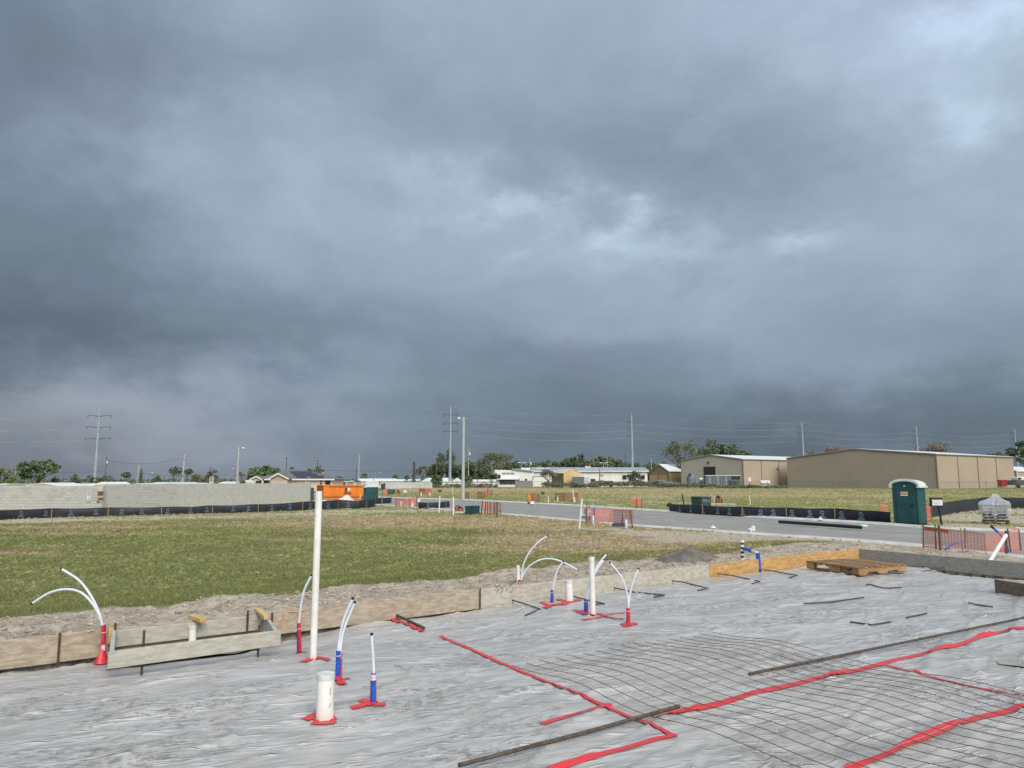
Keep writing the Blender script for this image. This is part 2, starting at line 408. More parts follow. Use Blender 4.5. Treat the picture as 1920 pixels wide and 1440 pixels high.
# ------------------------------------------------------------------ mesh builder
class MB:
    def __init__(s):
        s.v, s.f, s.mi = [], [], []
        s.cur = 0
    def add(s, vs, fs):
        o = len(s.v)
        s.v.extend([tuple(v) for v in vs])
        for f in fs:
            s.f.append([i + o for i in f]); s.mi.append(s.cur)
    def mbox(s, mat, size):
        a, b, c = [q / 2 for q in size]
        vs = [mat @ Vector(p) for p in [(-a, -b, -c), (a, -b, -c), (a, b, -c), (-a, b, -c), (-a, -b, c), (a, -b, c), (a, b, c), (-a, b, c)]]
        s.add(vs, [(0, 3, 2, 1), (4, 5, 6, 7), (0, 1, 5, 4), (1, 2, 6, 5), (2, 3, 7, 6), (3, 0, 4, 7)])
        return s
    def box(s, c, size, rz=0.0, rx=0.0, ry=0.0):
        return s.mbox(Matrix.Translation(Vector(c)) @ Euler((rx, ry, rz)).to_matrix().to_4x4(), size)
    def beam(s, a, b, wd, ht, off=0.0):
        """board from a to b (its top-centre line), width wd, height ht downwards"""
        a, b = Vector(a), Vector(b)
        x = (b - a).normalized(); y = Vector((0, 0, 1)).cross(x).normalized(); z = x.cross(y)
        c = (a + b) / 2 - z * ht / 2 + y * off
        m = Matrix((x, y, z)).transposed().to_4x4(); m.translation = c
        return s.mbox(m, ((b - a).length, wd, ht))
    def tube(s, pts, r, n=8, cap=True):
        pts = [Vector(p) for p in pts]
        rs = r if isinstance(r, (list, tuple)) else [r] * len(pts)
        o = len(s.v); ref = None
        for i, p in enumerate(pts):
            t = (pts[min(i + 1, len(pts) - 1)] - pts[max(i - 1, 0)])
            if t.length < 1e-9: t = Vector((0, 0, 1))
            t.normalize()
            if ref is None:
                ref = Vector((0, 0, 1)) if abs(t.z) < 0.9 else Vector((1, 0, 0))
            u = t.cross(ref).normalized(); v = u.cross(t).normalized(); ref = v
            for k in range(n):
                a = 2 * math.pi * k / n
                s.v.append(tuple(p + (u * math.cos(a) + v * math.sin(a)) * rs[i]))
        for i in range(len(pts) - 1):
            for k in range(n):
                s.f.append([o + i * n + k, o + i * n + (k + 1) % n, o + (i + 1) * n + (k + 1) % n, o + (i + 1) * n + k]); s.mi.append(s.cur)
        if cap:
            s.f.append([o + k for k in range(n)][::-1]); s.mi.append(s.cur)
            e = o + (len(pts) - 1) * n
            s.f.append([e + k for k in range(n)]); s.mi.append(s.cur)
        return s
    def prism(s, poly, d, m=None):
        """polygon given as 3-D points, pushed along vector d"""
        n = len(poly); poly = [Vector(p) for p in poly]; d = Vector(d)
        vs = poly + [p + d for p in poly]
        fs = [list(range(n))[::-1], list(range(n, 2 * n))] + [[i, (i + 1) % n, n + (i + 1) % n, n + i] for i in range(n)]
        s.add(vs, fs)
        return s
    def quad(s, *p):
        s.add([Vector(q) for q in p], [list(range(len(p)))])
        return s
    def ico(s, c, r, sc=(1, 1, 1), jit=0.0, rg=None):
        t = (1 + 5 ** 0.5) / 2
        vs = [(-1, t, 0), (1, t, 0), (-1, -t, 0), (1, -t, 0), (0, -1, t), (0, 1, t), (0, -1, -t), (0, 1, -t), (t, 0, -1), (t, 0, 1), (-t, 0, -1), (-t, 0, 1)]
        fs = [(0, 11, 5), (0, 5, 1), (0, 1, 7), (0, 7, 10), (0, 10, 11), (1, 5, 9), (5, 11, 4), (11, 10, 2), (10, 7, 6), (7, 1, 8), (3, 9, 4), (3, 4, 2), (3, 2, 6), (3, 6, 8), (3, 8, 9), (4, 9, 5), (2, 4, 11), (6, 2, 10), (8, 6, 7), (9, 8, 1)]
        rg = rg or rnd
        out = []
        for v in vs:
            q = Vector(v).normalized() * r * (1 + rg.uniform(-jit, jit))
            out.append(Vector(c) + Vector((q.x * sc[0], q.y * sc[1], q.z * sc[2])))
        s.add(out, fs)
        return s
    def build(s, name, mats, parent=None, local=False, smooth=False, kind=None, bevel=0.0):
        off = Vector((0, 0, 0))
        if parent is not None and not local:
            q = parent
            while q is not None:
                off += Vector(q.location); q = q.parent
        me = bpy.data.meshes.new(name)
        vs = [(v[0] - off.x, v[1] - off.y, v[2] - off.z) for v in s.v] if off.length else s.v
        me.from_pydata(vs, [], s.f)
        mats = mats if isinstance(mats, (list, tuple)) else [mats]
        for m_ in mats: me.materials.append(M[m_] if isinstance(m_, str) else m_)
        if len(mats) > 1: me.polygons.foreach_set('material_index', s.mi)
        if smooth:
            me.polygons.foreach_set('use_smooth', [True] * len(me.polygons))
            me.set_sharp_from_angle(angle=R(40))
        me.update()
        o = bpy.data.objects.new(name, me)
        COL.objects.link(o)
        if parent is not None: o.parent = parent
        if kind: o['kind'] = kind
        if bevel:
            bv = o.modifiers.new('bevel', 'BEVEL'); bv.width = bevel; bv.segments = 1; bv.limit_method = 'ANGLE'
        return o
def tag(o, label=None, cat=None, group=None, kind=None):
    if label: o['label'] = label
    if cat: o['category'] = cat
    if group: o['group'] = group
    if kind: o['kind'] = kind
    return o
def thing(name, label, cat, loc, group=None, rz=0.0):
    o = bpy.data.objects.new(name, None)
    COL.objects.link(o)
    o.location = Vector(loc); o.rotation_euler = (0, 0, rz)
    o.empty_display_size = 0.2
    return tag(o, label, cat, group)
def dup(root, loc, rz=None, label=None, sc=None):
    def cp(o, par):
        c = o.copy(); COL.objects.link(c); c.parent = par
        for ch in kids.get(o.name, []): cp(ch, c)
        return c
    kids = {}
    for o in root.children_recursive: kids.setdefault(o.parent.name, []).append(o)
    r = cp(root, None)
    r.location = Vector(loc)
    if rz is not None: r.rotation_euler = (0, 0, rz)
    if label: r['label'] = label
    if sc: r.scale = sc
    return r
def smooth_line(pts, k=6):
    pts = [Vector(p) for p in pts]
    if len(pts) < 3: return pts
    q = [pts[0] * 2 - pts[1]] + pts + [pts[-1] * 2 - pts[-2]]
    out = []
    for i in range(1, len(q) - 2):
        for j in range(k):
            t = j / k
            a, b, c, d = q[i - 1], q[i], q[i + 1], q[i + 2]
            out.append(0.5 * ((2 * b) + (c - a) * t + (2 * a - 5 * b + 4 * c - d) * t * t + (3 * b - a - 3 * c + d) * t ** 3))
    out.append(pts[-1])
    return out
def resample(pts, step):
    pts = [Vector(p) for p in pts]
    out = [pts[0].copy()]
    for a, b in zip(pts, pts[1:]):
        n = max(1, int((b - a).length / step))
        for i in range(1, n + 1): out.append(a.lerp(b, i / n))
    return out
def text_part(txt, size, mat, parent, loc, rz=0.0, name='lettering', depth=0.004, align='CENTER', sx=1.0, bold=0.0):
    cu = bpy.data.curves.new('t', 'FONT'); cu.body = txt; cu.size = size; cu.align_x = align; cu.align_y = 'CENTER'; cu.extrude = depth; cu.offset = bold
    ob = bpy.data.objects.new('t', cu); COL.objects.link(ob)
    bpy.context.view_layer.update()
    me = bpy.data.meshes.new_from_object(ob.evaluated_get(bpy.context.evaluated_depsgraph_get()))
    bpy.data.objects.remove(ob); bpy.data.curves.remove(cu)
    me.transform(Matrix.Rotation(rz, 4, 'Z') @ Matrix.Rotation(math.pi / 2, 4, 'X') @ Matrix.Diagonal((sx, 1, 1, 1)))
    me.materials.clear(); me.materials.append(M[mat])
    o = bpy.data.objects.new(name, me); COL.objects.link(o); o.parent = parent; o.location = loc
    return o
# ================================================================== ground
SPL_SAND = [  # (px, py, rx, ry, strength)
 (700, 959, 9, 4, 0.7), (820, 957, 8, 4.5, 0.62), (560, 964, 7, 3, 0.7), (350, 970, 8, 2.2, 0.75), (130, 975, 8, 2.0, 0.8), (20, 979, 5, 2.0, 0.8),
 (930, 975, 4, 2, 0.36), (1010, 982, 3.0, 2.0, 0.45), (1120, 992, 3.2, 2.0, 0.6), (1230, 1000, 3.2, 2.2, 0.75), (1350, 1005, 3.6, 3.0, 1.0), (1290, 1012, 3.5, 2.5, 0.6),
 (1450, 1012, 3, 2.2, 1.0), (1560, 1018, 3, 2.0, 1.0), (1650, 1024, 3, 2.0, 0.9), (1740, 1034, 2.5, 2.0, 0.8), (1850, 1042, 2.5, 2, 0.7),
 (1110, 938, 6, 16, 0.55), (1200, 932, 9, 20, 0.55), (1240, 942, 5, 10, 0.5), (1150, 946, 4, 8, 0.5), (1160, 926, 12, 22, 0.4), (1040, 942, 5, 12, 0.4), (1330, 930, 14, 14, 0.3), (960, 930, 10, 14, 0.3),
 (1800, 968, 5, 4.5, 1.0), (1880, 975, 5, 5, 1.0), (1840, 957, 6, 5, 0.95), (1920, 960, 6, 6, 0.95), (1800, 985, 3, 2.2, 0.8), (1900, 992, 4, 2.5, 0.9),
 (700, 951, 5, 3, 0.5), (1250, 1030, 2.4, 1.2, 0.4)]
SPL_DRY = [
 (700, 975, 12, 5, 0.55), (900, 978, 10, 5, 0.6), (1050, 990, 6, 4, 0.6), (1000, 1010, 3.5, 2.0, 0.45), (1200, 1015, 4, 3, 0.7), (1150, 1030, 3, 2, 0.6),
 (80, 990, 6, 1.5, 0.6), (30, 1001, 3, .8, .5), (150, 1044, 1.4, .5, 0.6), (40, 1038, 1.6, .5, 0.5), (300, 1000, 5, 1.5, 0.35), (480, 985, 7, 2, 0.4), (590, 1012, 3, 1, 0.5),
 (760, 918, 40, 18, 0.8), (1000, 920, 50, 18, 0.75), (1300, 925, 40, 12, 0.45), (1500, 930, 30, 10, 0.5), (520, 1030, 1.6, .6, .35), (950, 1030, 3, 1.2, .3)]
def splat(lst):
    out = []
    for px, py, rx, ry, st in lst:
        q = G(px, py); out.append((q.x, q.y, rx, ry, st))
    return out
SPS, SPD = splat(SPL_SAND), splat(SPL_DRY)
def masks(x, y):
    s1, s2 = sdist(x, y)
    s = np.maximum(s1, s2)
    wob = fbm(x * 0.6, y * 0.6, 4, 71) - 0.5
    sand = 1 - sst(1.4, 3.0, s1 + 1.8 * wob)
    sand = np.where(s2 > 0, np.maximum(0.5 * (1 - sst(5, 9, s2 + 4 * wob)), (1 - sst(0.8, 2.4, s2 + 2 * wob))) * (1 - sst(1.0, 5.5, s1 + 3 * wob)), sand)
    sand = np.where(s2 > 0, sand * 1.0, sand)
    for cx, cy, rx, ry, st in SPS:
        sand = np.maximum(sand, st * np.exp(-(((x - cx) / rx) ** 2 + ((y - cy) / ry) ** 2)))
    dry = 0.30 - 0.20 * (1 - sst(36, 50, y)) * (1 - sst(-3, 3, x)) + 0.9 * (fbm(x * 0.22, y * 0.30, 4, 77) - 0.5)
    dry = dry + 0.55 * (1 - sst(1.5, 4.0, s)) * sst(-2, 6, x)
    for cx, cy, rx, ry, st in SPD:
        dry = np.maximum(dry, dry + st * np.exp(-(((x - cx) / rx) ** 2 + ((y - cy) / ry) ** 2)))
    sand = np.maximum(sand, 0.42 * sst(0.52, 0.72, fbm(x * 0.35, y * 0.16, 4, 83)) * sst(38, 60, y) * (1 - sst(110, 170, y)))
    dry = np.clip(dry, 0, 1)
    sand = np.maximum(sand, 0.46 * dry * sst(0.40, 0.70, fbm(x * 0.9, y * 0.9, 4, 87)))
    return np.clip(sand, 0, 1), dry
def ground_mat(name, blades=False):
    m = bpy.data.materials.new(name); m.use_nodes = True
    t = NT(m.node_tree)
    b = t.n('ShaderNodeBsdfPrincipled'); o = t.n('ShaderNodeOutputMaterial'); t.l(b.outputs[0], o.inputs[0])
    v = t.n('ShaderNodeTexCoord').outputs['Object']
    a1 = t.n('ShaderNodeAttribute', attribute_name='sand').outputs['Fac']
    a2 = t.n('ShaderNodeAttribute', attribute_name='dry').outputs['Fac']
    n1 = t.noise(v, 1.6, 6, 0.65); n2 = t.noise(v, 7, 6, 0.7); n3 = t.noise(v, 0.35, 4); n4 = t.noise(v, 28, 4, 0.7)
    far = t.noise(t.mapping(v, (1, 0.5, 1)), 0.9, 7, 0.72)
    k = t.m('ADD', t.m('MULTIPLY', t.m('SUBTRACT', n1, 0.5), 0.9), t.m('MULTIPLY', t.m('SUBTRACT', n2, 0.5), 1.1))
    k = t.m('ADD', k, t.m('MULTIPLY', t.m('SUBTRACT', far, 0.5), 0.9))
    wide = t.noise(t.mapping(v, (1, 0.45, 1)), 0.22, 7, 0.7, 0.5)
    k = t.m('ADD', k, t.m('MULTIPLY', t.m('SUBTRACT', wide, 0.5), 1.5))
    green = t.mix(t.ss(n2, 0.35, 0.65), S(134, 140, 88), S(110, 120, 72))
    green = t.mix(t.ss(n4, 0.3, 0.7), green, S(122, 124, 80))
    dryc = t.mix(t.ss(n2, 0.35, 0.65), S(172, 157, 124), S(146, 130, 102))
    col = t.mix(t.ss(t.m('ADD', a2, t.m('MULTIPLY', k, 0.55)), 0.28, 0.72), green, dryc)
    if blades:
        col = t.mix(a1, t.mix(0.06, col, (0.02, 0.025, 0.01)), S(184, 172, 156))
    else:
        sc = t.mix(t.ss(t.noise(v, 3.2, 6, 0.7), 0.32, 0.68), S(216, 203, 184), S(174, 160, 143))
        sc = t.mix(t.ss(t.noise(v, 16, 5, 0.75), 0.48, 0.7), sc, S(122, 112, 101))
        col = t.mix(t.ss(t.m('ADD', a1, t.m('MULTIPLY', k, 0.5)), 0.38, 0.58), col, sc)
        bp = t.n('ShaderNodeBump'); bp.inputs['Strength'].default_value = 0.9; bp.inputs['Distance'].default_value = 0.09
        hh = t.m('ADD', t.m('MULTIPLY', n2, 0.7), t.m('MULTIPLY', n4, 0.4))
        t.l(hh, bp.inputs['Height']); t.l(bp.outputs[0], b.inputs['Normal'])
    t.l(col, b.inputs['Base Color']); b.inputs['Roughness'].default_value = 0.95; b.inputs['Specular IOR Level'].default_value = 0.2
    return m
M['ground'] = ground_mat('grass_and_sand')
M['blade'] = ground_mat('grass_blades', True)
def np_mesh(name, v, f, mat, attrs=None, smooth=True, kind=None):
    me = bpy.data.meshes.new(name)
    v = np.asarray(v, np.float32); f = np.asarray(f, np.int32)
    k = f.shape[1]
    me.vertices.add(len(v)); me.vertices.foreach_set('co', v.ravel())
    me.loops.add(f.size); me.loops.foreach_set('vertex_index', f.ravel())
    me.polygons.add(len(f)); me.polygons.foreach_set('loop_start', np.arange(0, f.size, k, dtype=np.int32))
    me.update(calc_edges=True)
    if smooth: me.polygons.foreach_set('use_smooth', np.ones(len(f), bool))
    for n_, a in (attrs or {}).items():
        at = me.attributes.new(n_, 'FLOAT', 'POINT'); at.data.foreach_set('value', np.asarray(a, np.float32))
    me.materials.append(M[mat] if isinstance(mat, str) else mat)
    o = bpy.data.objects.new(name, me); COL.objects.link(o)
    if kind: o['kind'] = kind
    return o
angs = np.concatenate([np.linspace(-58, 58, 470), np.linspace(58, 302, 62)[1:-1]]) * math.pi / 180
rad = np.concatenate([np.linspace(0.4, 5, 8), np.geomspace(5, 34, 280)[1:], np.geomspace(34, 3500, 120)[1:]])
AA, RR = np.meshgrid(angs, rad)
gx, gy = RR * np.sin(AA), RR * np.cos(AA)
gzv = ground_h(gx, gy)
sa_, dr_ = masks(gx, gy)
na, nr = len(angs), len(rad)
idx = np.arange(na * nr).reshape(nr, na)
i00, i10 = idx[:-1, :], idx[1:, :]
i01, i11 = np.roll(i00, -1, 1), np.roll(i10, -1, 1)
quads = np.stack([i00, i01, i11, i10], -1).reshape(-1, 4)
ground = np_mesh('ground', np.stack([gx, gy, gzv], -1).reshape(-1, 3), quads, 'ground', {'sand': sa_.ravel(), 'dry': dr_.ravel()}, kind='structure')

# grass blades: single bent triangles, dense near the slab
rs = np.random.RandomState(5)
def grass(n, r0, r1, a0, a1, hgt, wid):
    r = np.sqrt(rs.uniform(r0 ** 2, r1 ** 2, n)); a = np.radians(rs.uniform(a0, a1, n))
    x, y = r * np.sin(a), r * np.cos(a)
    sd_, dy_ = masks(x, y)
    s1, s2 = sdist(x, y)
    keep = (np.maximum(s1, s2) > 0.5) & (sd_ + 0.5 * (fbm(x * 2.5, y * 2.5, 3, 91) - 0.5) < 0.42) & (vn(x * 4, y * 4, 93) > 0.12 + 0.42 * dy_)
    # keep off the road
    keep &= ~((s2 > 9.5) & (x > -6) & (s1 > -30)) | (s2 < 10.5)
    x, y, dy_ = x[keep], y[keep], dy_[keep]
    dy_ = np.clip(dy_ + rs.normal(0, 0.22, len(x)), 0, 1)
    n = len(x); z = ground_h(x, y)
    th = rs.uniform(0, 2 * math.pi, n); h = hgt * rs.uniform(0.45, 1.2, n) * (0.5 + 0.9 * vn(x * 1.7, y * 1.7, 95)); w_ = wid * rs.uniform(0.6, 1.4, n); le = rs.uniform(0.2, 1.1, n) * h
    ph = rs.uniform(0, 2 * math.pi, n)
    cx, cy = np.cos(th) * w_ / 2, np.sin(th) * w_ / 2
    v = np.stack([np.stack([x - cx, y - cy, z - 0.01], -1), np.stack([x + cx, y + cy, z - 0.01], -1), np.stack([x + np.cos(ph) * le, y + np.sin(ph) * le, z + h], -1)], 1)
    return v.reshape(-1, 3), np.repeat(dy_, 3)
gv1, gd1 = grass(300000, 8.5, 18, -38, 32, 0.042, 0.011)
gv2, gd2 = grass(170000, 17, 34, -37, 26, 0.055, 0.022)
gv3, gd3 = grass(60000, 33, 48, -37, 10, 0.07, 0.045)
def tufts(n, r0, r1, a0, a1):
    # taller clumps and crumbs of soil that keep the far field from reading as a flat sheet
    r = np.exp(rs.uniform(math.log(r0), math.log(r1), n)); a = np.radians(rs.uniform(a0, a1, n))
    x, y = r * np.sin(a), r * np.cos(a)
    s1, s2 = sdist(x, y)
    sd_, dy_ = masks(x, y)
    on_road = np.zeros(n, bool)
    for i in range(len(rn) - 1):
        A, B, C, D = rn[i], rn[i + 1], rf[i + 1], rf[i]
        cxm, cym = (A.x + B.x + C.x + D.x) / 4, (A.y + B.y + C.y + D.y) / 4
        ins = np.ones(n, bool)
        for p, q in ((A, B), (B, C), (C, D), (D, A)):
            L = math.hypot(q.x - p.x, q.y - p.y)
            sg = (q.x - p.x) * (cym - p.y) - (q.y - p.y) * (cxm - p.x)
            ins &= ((q.x - p.x) * (y - p.y) - (q.y - p.y) * (x - p.x)) / L * (1 if sg > 0 else -1) > -0.6
        on_road |= ins
    keep = (np.maximum(s1, s2) > 3.0) & ~on_road & (rs.uniform(0, 1, n) < np.clip((r - 11) / 22, 0, 1)) & ((sd_ < 0.55) | (rs.uniform(0, 1, n) > 0.75)) & (vn(x * 1.1, y * 0.7, 98) > 0.30)
    x, y, r, sd_, dy_ = x[keep], y[keep], r[keep], sd_[keep], dy_[keep]; n = len(x)
    z = ground_h(x, y)
    sandy = (rs.uniform(0, 1, n) < np.clip(sd_ * 0.8 - 0.08, 0, 0.7)) * rs.uniform(0.3, 0.9, n)
    dy_ = np.clip(dy_ + rs.normal(-0.06, 0.26, n), 0, 1)
    h = (0.025 + 0.0010 * r) * rs.uniform(0.3, 1.3, n) * np.where(sandy > 0, 0.6, 1.0); wd = (0.05 + 0.0030 * r) * rs.uniform(0.5, 1.8, n)
    th = rs.uniform(-0.5, 0.5, n); cx, cy = np.cos(th) * wd / 2, np.sin(th) * wd / 2
    lx = rs.uniform(-0.4, 0.4, n) * wd; ly = rs.uniform(0.1, 0.9, n) * h * 2
    v = np.stack([np.stack([x - cx, y - cy, z - 0.01], -1), np.stack([x + cx, y + cy, z - 0.01], -1), np.stack([x + lx, y + ly, z + h], -1)], 1)
    return v.reshape(-1, 3), np.repeat(dy_, 3), np.repeat(sandy, 3)
# soil clods and small stones on the sandy bank
mb = MB()
for k in range(5200):
    if k < 3800:
        a = rnd.uniform(-3.5, 17); s_ = abs(rnd.gauss(0.9, 0.75)) + 0.15
        q = Vector((PA.x, PA.y)) + E1 * a + N1 * s_
    else:
        a = rnd.uniform(0, 6); s_ = rnd.uniform(0.2, 7)
        q = Vector((PK.x, PK.y)) + E2 * a * 0.7 + N2 * s_ + N1 * rnd.uniform(-1, 6)
    s1_, s2_ = sdist(q.x, q.y)
    if max(s1_, s2_) < 0.16: continue
    r_ = min(0.05, 0.008 * math.exp(rnd.gauss(0.3, 0.55)))
    c = Vector((q.x, q.y, gz(q.x, q.y) + r_ * 0.3))
    o = len(mb.v)
    j = lambda: rnd.uniform(0.6, 1.3) * r_
    mb.add([c + Vector((j(), 0, 0)), c + Vector((0, j(), 0)), c - Vector((j(), 0, 0)), c - Vector((0, j(), 0)), c + Vector((0, 0, j() * .8)), c - Vector((0, 0, r_))],
           [(0, 1, 4), (1, 2, 4), (2, 3, 4), (3, 0, 4), (1, 0, 5), (2, 1, 5), (3, 2, 5), (0, 3, 5)])
o = mb.build('soil_clods', 'clod')
tag(o, 'loose sandy clods strewn along the bank behind the form boards', 'clods', kind='stuff')

# ================================================================== road
NEARL = [(560, 938), (730, 947.5), (930, 961.5), (1190, 984.5), (1450, 1002), (1620, 1013), (1730, 1022), (1925, 1044), (2250, 1085)]
FARL = [(560, 926), (735, 934), (880, 938.5), (1060, 948), (1230, 959), (1400, 970.5), (1560, 979), (1640, 984), (1730, 991.5), (1920, 1000), (2250, 1015)]
def poly_at(pl, n):
    pts = [P(a, b, 0.0) for a, b in pl]
    d = [0]
    for a, b in zip(pts, pts[1:]): d.append(d[-1] + (b - a).length)
    out = []
    for i in range(n):
        t = d[-1] * i / (n - 1); k = max(j for j in range(len(d)) if d[j] <= t + 1e-9); k = min(k, len(pts) - 2)
        out.append(pts[k].lerp(pts[k + 1], (t - d[k]) / (d[k + 1] - d[k])))
    return out
rn, rf = poly_at(NEARL, 60), poly_at(FARL, 60)
gv4, gd4, gs4 = tufts(125000, 11, 210, -37, 40)
gv = np.concatenate([gv1, gv2, gv3, gv4])
tuft = np_mesh('grass', gv, np.arange(len(gv)).reshape(-1, 3), 'blade', {'dry': np.concatenate([gd1, gd2, gd3, gd4]), 'sand': np.concatenate([np.zeros(len(gv) - len(gv4)), gs4])}, smooth=False)
tag(tuft, 'short green and straw coloured grass growing on the lawn and field', 'grass', kind='stuff')
mb = MB()
for i in range(59):
    z = 0.034
    mb.quad(*[Vector((q.x, q.y, z)) for q in (rn[i], rn[i + 1], rf[i + 1], rf[i])])
mb.build('road', 'asphalt', kind='structure')
def kerb(line, side):
    mb = MB()
    for i in range(len(line) - 1):
        a, b = line[i], line[i + 1]
        d = (b - a).normalized(); n_ = Vector((-d.y, d.x, 0)) * side
        d2 = (line[min(i + 2, len(line) - 1)] - a).normalized() if i + 2 < len(line) else d
        d0 = (b - line[i - 1]).normalized() if i else d
        na_, nb_ = Vector((-d0.y, d0.x, 0)) * side, Vector((-d2.y, d2.x, 0)) * side
        w0, w1 = 0.10, 0.40
        pr = [(0.0, 0.035), (0.05, 0.05), (0.50, 0.066), (0.56, 0.06), (0.80, -0.03)] if line is rn else [(0.0, 0.03), (0.05, 0.06), (0.22, 0.12), (0.52, 0.13), (0.52, -0.1)]
        for (u0, z0), (u1, z1) in zip(pr, pr[1:]):
            mb.quad(a + na_ * u0 + Vector((0, 0, z0)), b + nb_ * u0 + Vector((0, 0, z0)), b + nb_ * u1 + Vector((0, 0, z1)), a + na_ * u1 + Vector((0, 0, z1)))
    return mb.build('kerb', 'curb', kind='structure')
kerb(rn, -1 if (rf[20] - rn[20]).dot(Vector((-(rn[21] - rn[20]).y, (rn[21] - rn[20]).x, 0))) > 0 else 1)
kerb(rf, 1 if (rf[20] - rn[20]).dot(Vector((-(rn[21] - rn[20]).y, (rn[21] - rn[20]).x, 0))) > 0 else -1)

# ================================================================== plastic sheet over the slab fill
m = bpy.data.materials.new('grey_vapour_barrier'); m.use_nodes = True
t = NT(m.node_tree)
b = t.n('ShaderNodeBsdfPrincipled'); o = t.n('ShaderNodeOutputMaterial'); t.l(b.outputs[0], o.inputs[0])
v = t.n('ShaderNodeTexCoord').outputs['Object']
vr = t.mapping(v, (1, 1, 1), (0, 0, -math.atan2(E1.y, E1.x) + 0.25))
st1 = t.mapping(vr, (1.0, 3.0, 1.0))
n1 = t.noise(st1, 1.5, 6, 0.6, 0.5); n2 = t.noise(st1, 3.6, 5, 0.58, 0.7); n3 = t.noise(v, 0.5, 4, 0.6)
col = t.mix(t.ss(n1, 0.34, 0.66), S(188, 185, 181), S(166, 163, 159))
col = t.mix(t.m('MULTIPLY', t.ss(n2, 0.50, 0.76), 0.42), col, S(206, 205, 205))  # pale streaks: highlights on the folds painted into the colour
dirtm = t.m('MULTIPLY', t.ss(t.noise(t.mapping(vr, (1, 2.2, 1)), 0.9, 6, 0.6), 0.46, 0.62), t.ss(t.noise(t.mapping(vr, (1, 1.5, 1)), 11, 7, 0.78, 0.3), 0.47, 0.58))
col = t.mix(t.m('MULTIPLY', dirtm, 0.75), col, S(116, 111, 106))
spk = t.m('MULTIPLY', t.ss(t.noise(v, 46, 4, 0.7), 0.60, 0.70), t.ss(n3, 0.45, 0.62))
col = t.mix(t.m('MULTIPLY', spk, 0.5), col, S(128, 120, 112))
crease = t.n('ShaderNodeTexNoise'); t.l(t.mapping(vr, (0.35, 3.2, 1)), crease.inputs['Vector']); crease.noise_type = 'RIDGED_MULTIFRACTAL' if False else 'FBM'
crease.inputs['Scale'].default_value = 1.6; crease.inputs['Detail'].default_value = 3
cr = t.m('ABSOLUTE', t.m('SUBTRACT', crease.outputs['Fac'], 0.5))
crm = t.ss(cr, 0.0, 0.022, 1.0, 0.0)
fine = t.noise(t.mapping(vr, (1, 2, 1)), 18, 5, 0.65, 0.6)
h = t.m('ADD', t.m('MULTIPLY', t.noise(st1, 2.6, 2, 0.5, 0.4), 1.3), t.m('ADD', t.m('MULTIPLY', crm, 0.55), t.m('MULTIPLY', fine, 0.10)))
bp = t.n('ShaderNodeBump'); bp.inputs['Strength'].default_value = 0.75; bp.inputs['Distance'].default_value = 0.022
t.l(h, bp.inputs['Height']); t.l(bp.outputs[0], b.inputs['Normal'])
col = t.mix(t.m('MULTIPLY', crm, t.m('MULTIPLY', n3, 0.6)), col, S(222, 222, 223))  # bright highlight along each crease painted into the colour
t.l(col, b.inputs['Base Color']); b.inputs['Roughness'].default_value = 0.33; b.inputs['Specular IOR Level'].default_value = 0.5
M['plastic'] = m
us = np.arange(-4.0, 14.3, 0.032); vs_ = np.arange(-14.5, 0.0, 0.032)
vs_ = np.append(vs_[vs_ < -0.03], -0.028)
UU, VV = np.meshgrid(us, vs_)
px_ = PA.x + UU * E1.x + VV * N1.x; py_ = PA.y + UU * E1.y + VV * N1.y
s1_, s2_ = sdist(px_, py_)
pz_ = plast_h(px_, py_)
ok = s2_ < -0.03
nv, nu = UU.shape
idx = np.arange(nu * nv).reshape(nv, nu)
q = np.stack([idx[:-1, :-1], idx[:-1, 1:], idx[1:, 1:], idx[1:, :-1]], -1)
okq = ok[:-1, :-1] & ok[:-1, 1:] & ok[1:, 1:] & ok[1:, :-1]
sheet = np_mesh('plastic_sheet', np.stack([px_, py_, pz_], -1).reshape(-1, 3), q[okq], 'plastic')
tag(sheet, 'wrinkled grey plastic vapour barrier spread over the whole slab fill', 'plastic sheet')

# ================================================================== red tape on the sheet
def ribbon(mb, pts, width, jag=0.04, lift=0.005, step=0.025, taper=False, hf=plast_h):
    pts = resample(smooth_line(pts, 5), step)
    L = []
    for i, p in enumerate(pts):
        d = (pts[min(i + 1, len(pts) - 1)] - pts[max(i - 1, 0)]); d.z = 0
        d = d.normalized() if d.length > 1e-6 else Vector((1, 0, 0))
        n_ = Vector((-d.y, d.x, 0))
        wa = width / 2 * (1 + rnd.uniform(-jag, jag)); wb = width / 2 * (1 + rnd.uniform(-jag, jag))
        row = []
        for q in (p + n_ * wa, p + n_ * (wa - wb) / 2, p - n_ * wb):
            row.append(Vector((q.x, q.y, max(hz(q.x, q.y), hz(q.x + .02, q.y + .02), hz(q.x - .02, q.y - .02), hz(q.x + .02, q.y - .02), hz(q.x - .02, q.y + .02)) + lift)))
        row[1].z += 0.001
        L.append(row)
    zs = [[r_[k].z for r_ in L] for k in range(3)]
    for i, r_ in enumerate(L):
        for k in range(3):
            win = zs[k][max(0, i - 5):i + 6]; r_[k].z = max(r_[k].z - 0.001, sum(win) / len(win))
    o = len(mb.v)
    vs, fs = [q for r_ in L for q in r_], []
    for i in range(len(L) - 1):
        for k in range(2):
            fs.append((i * 3 + k, i * 3 + k + 1, i * 3 + 3 + k + 1, i * 3 + 3 + k))
    mb.add(vs, fs)
def pixline(pp): return [Sl(a, b_) for a, b_ in pp]
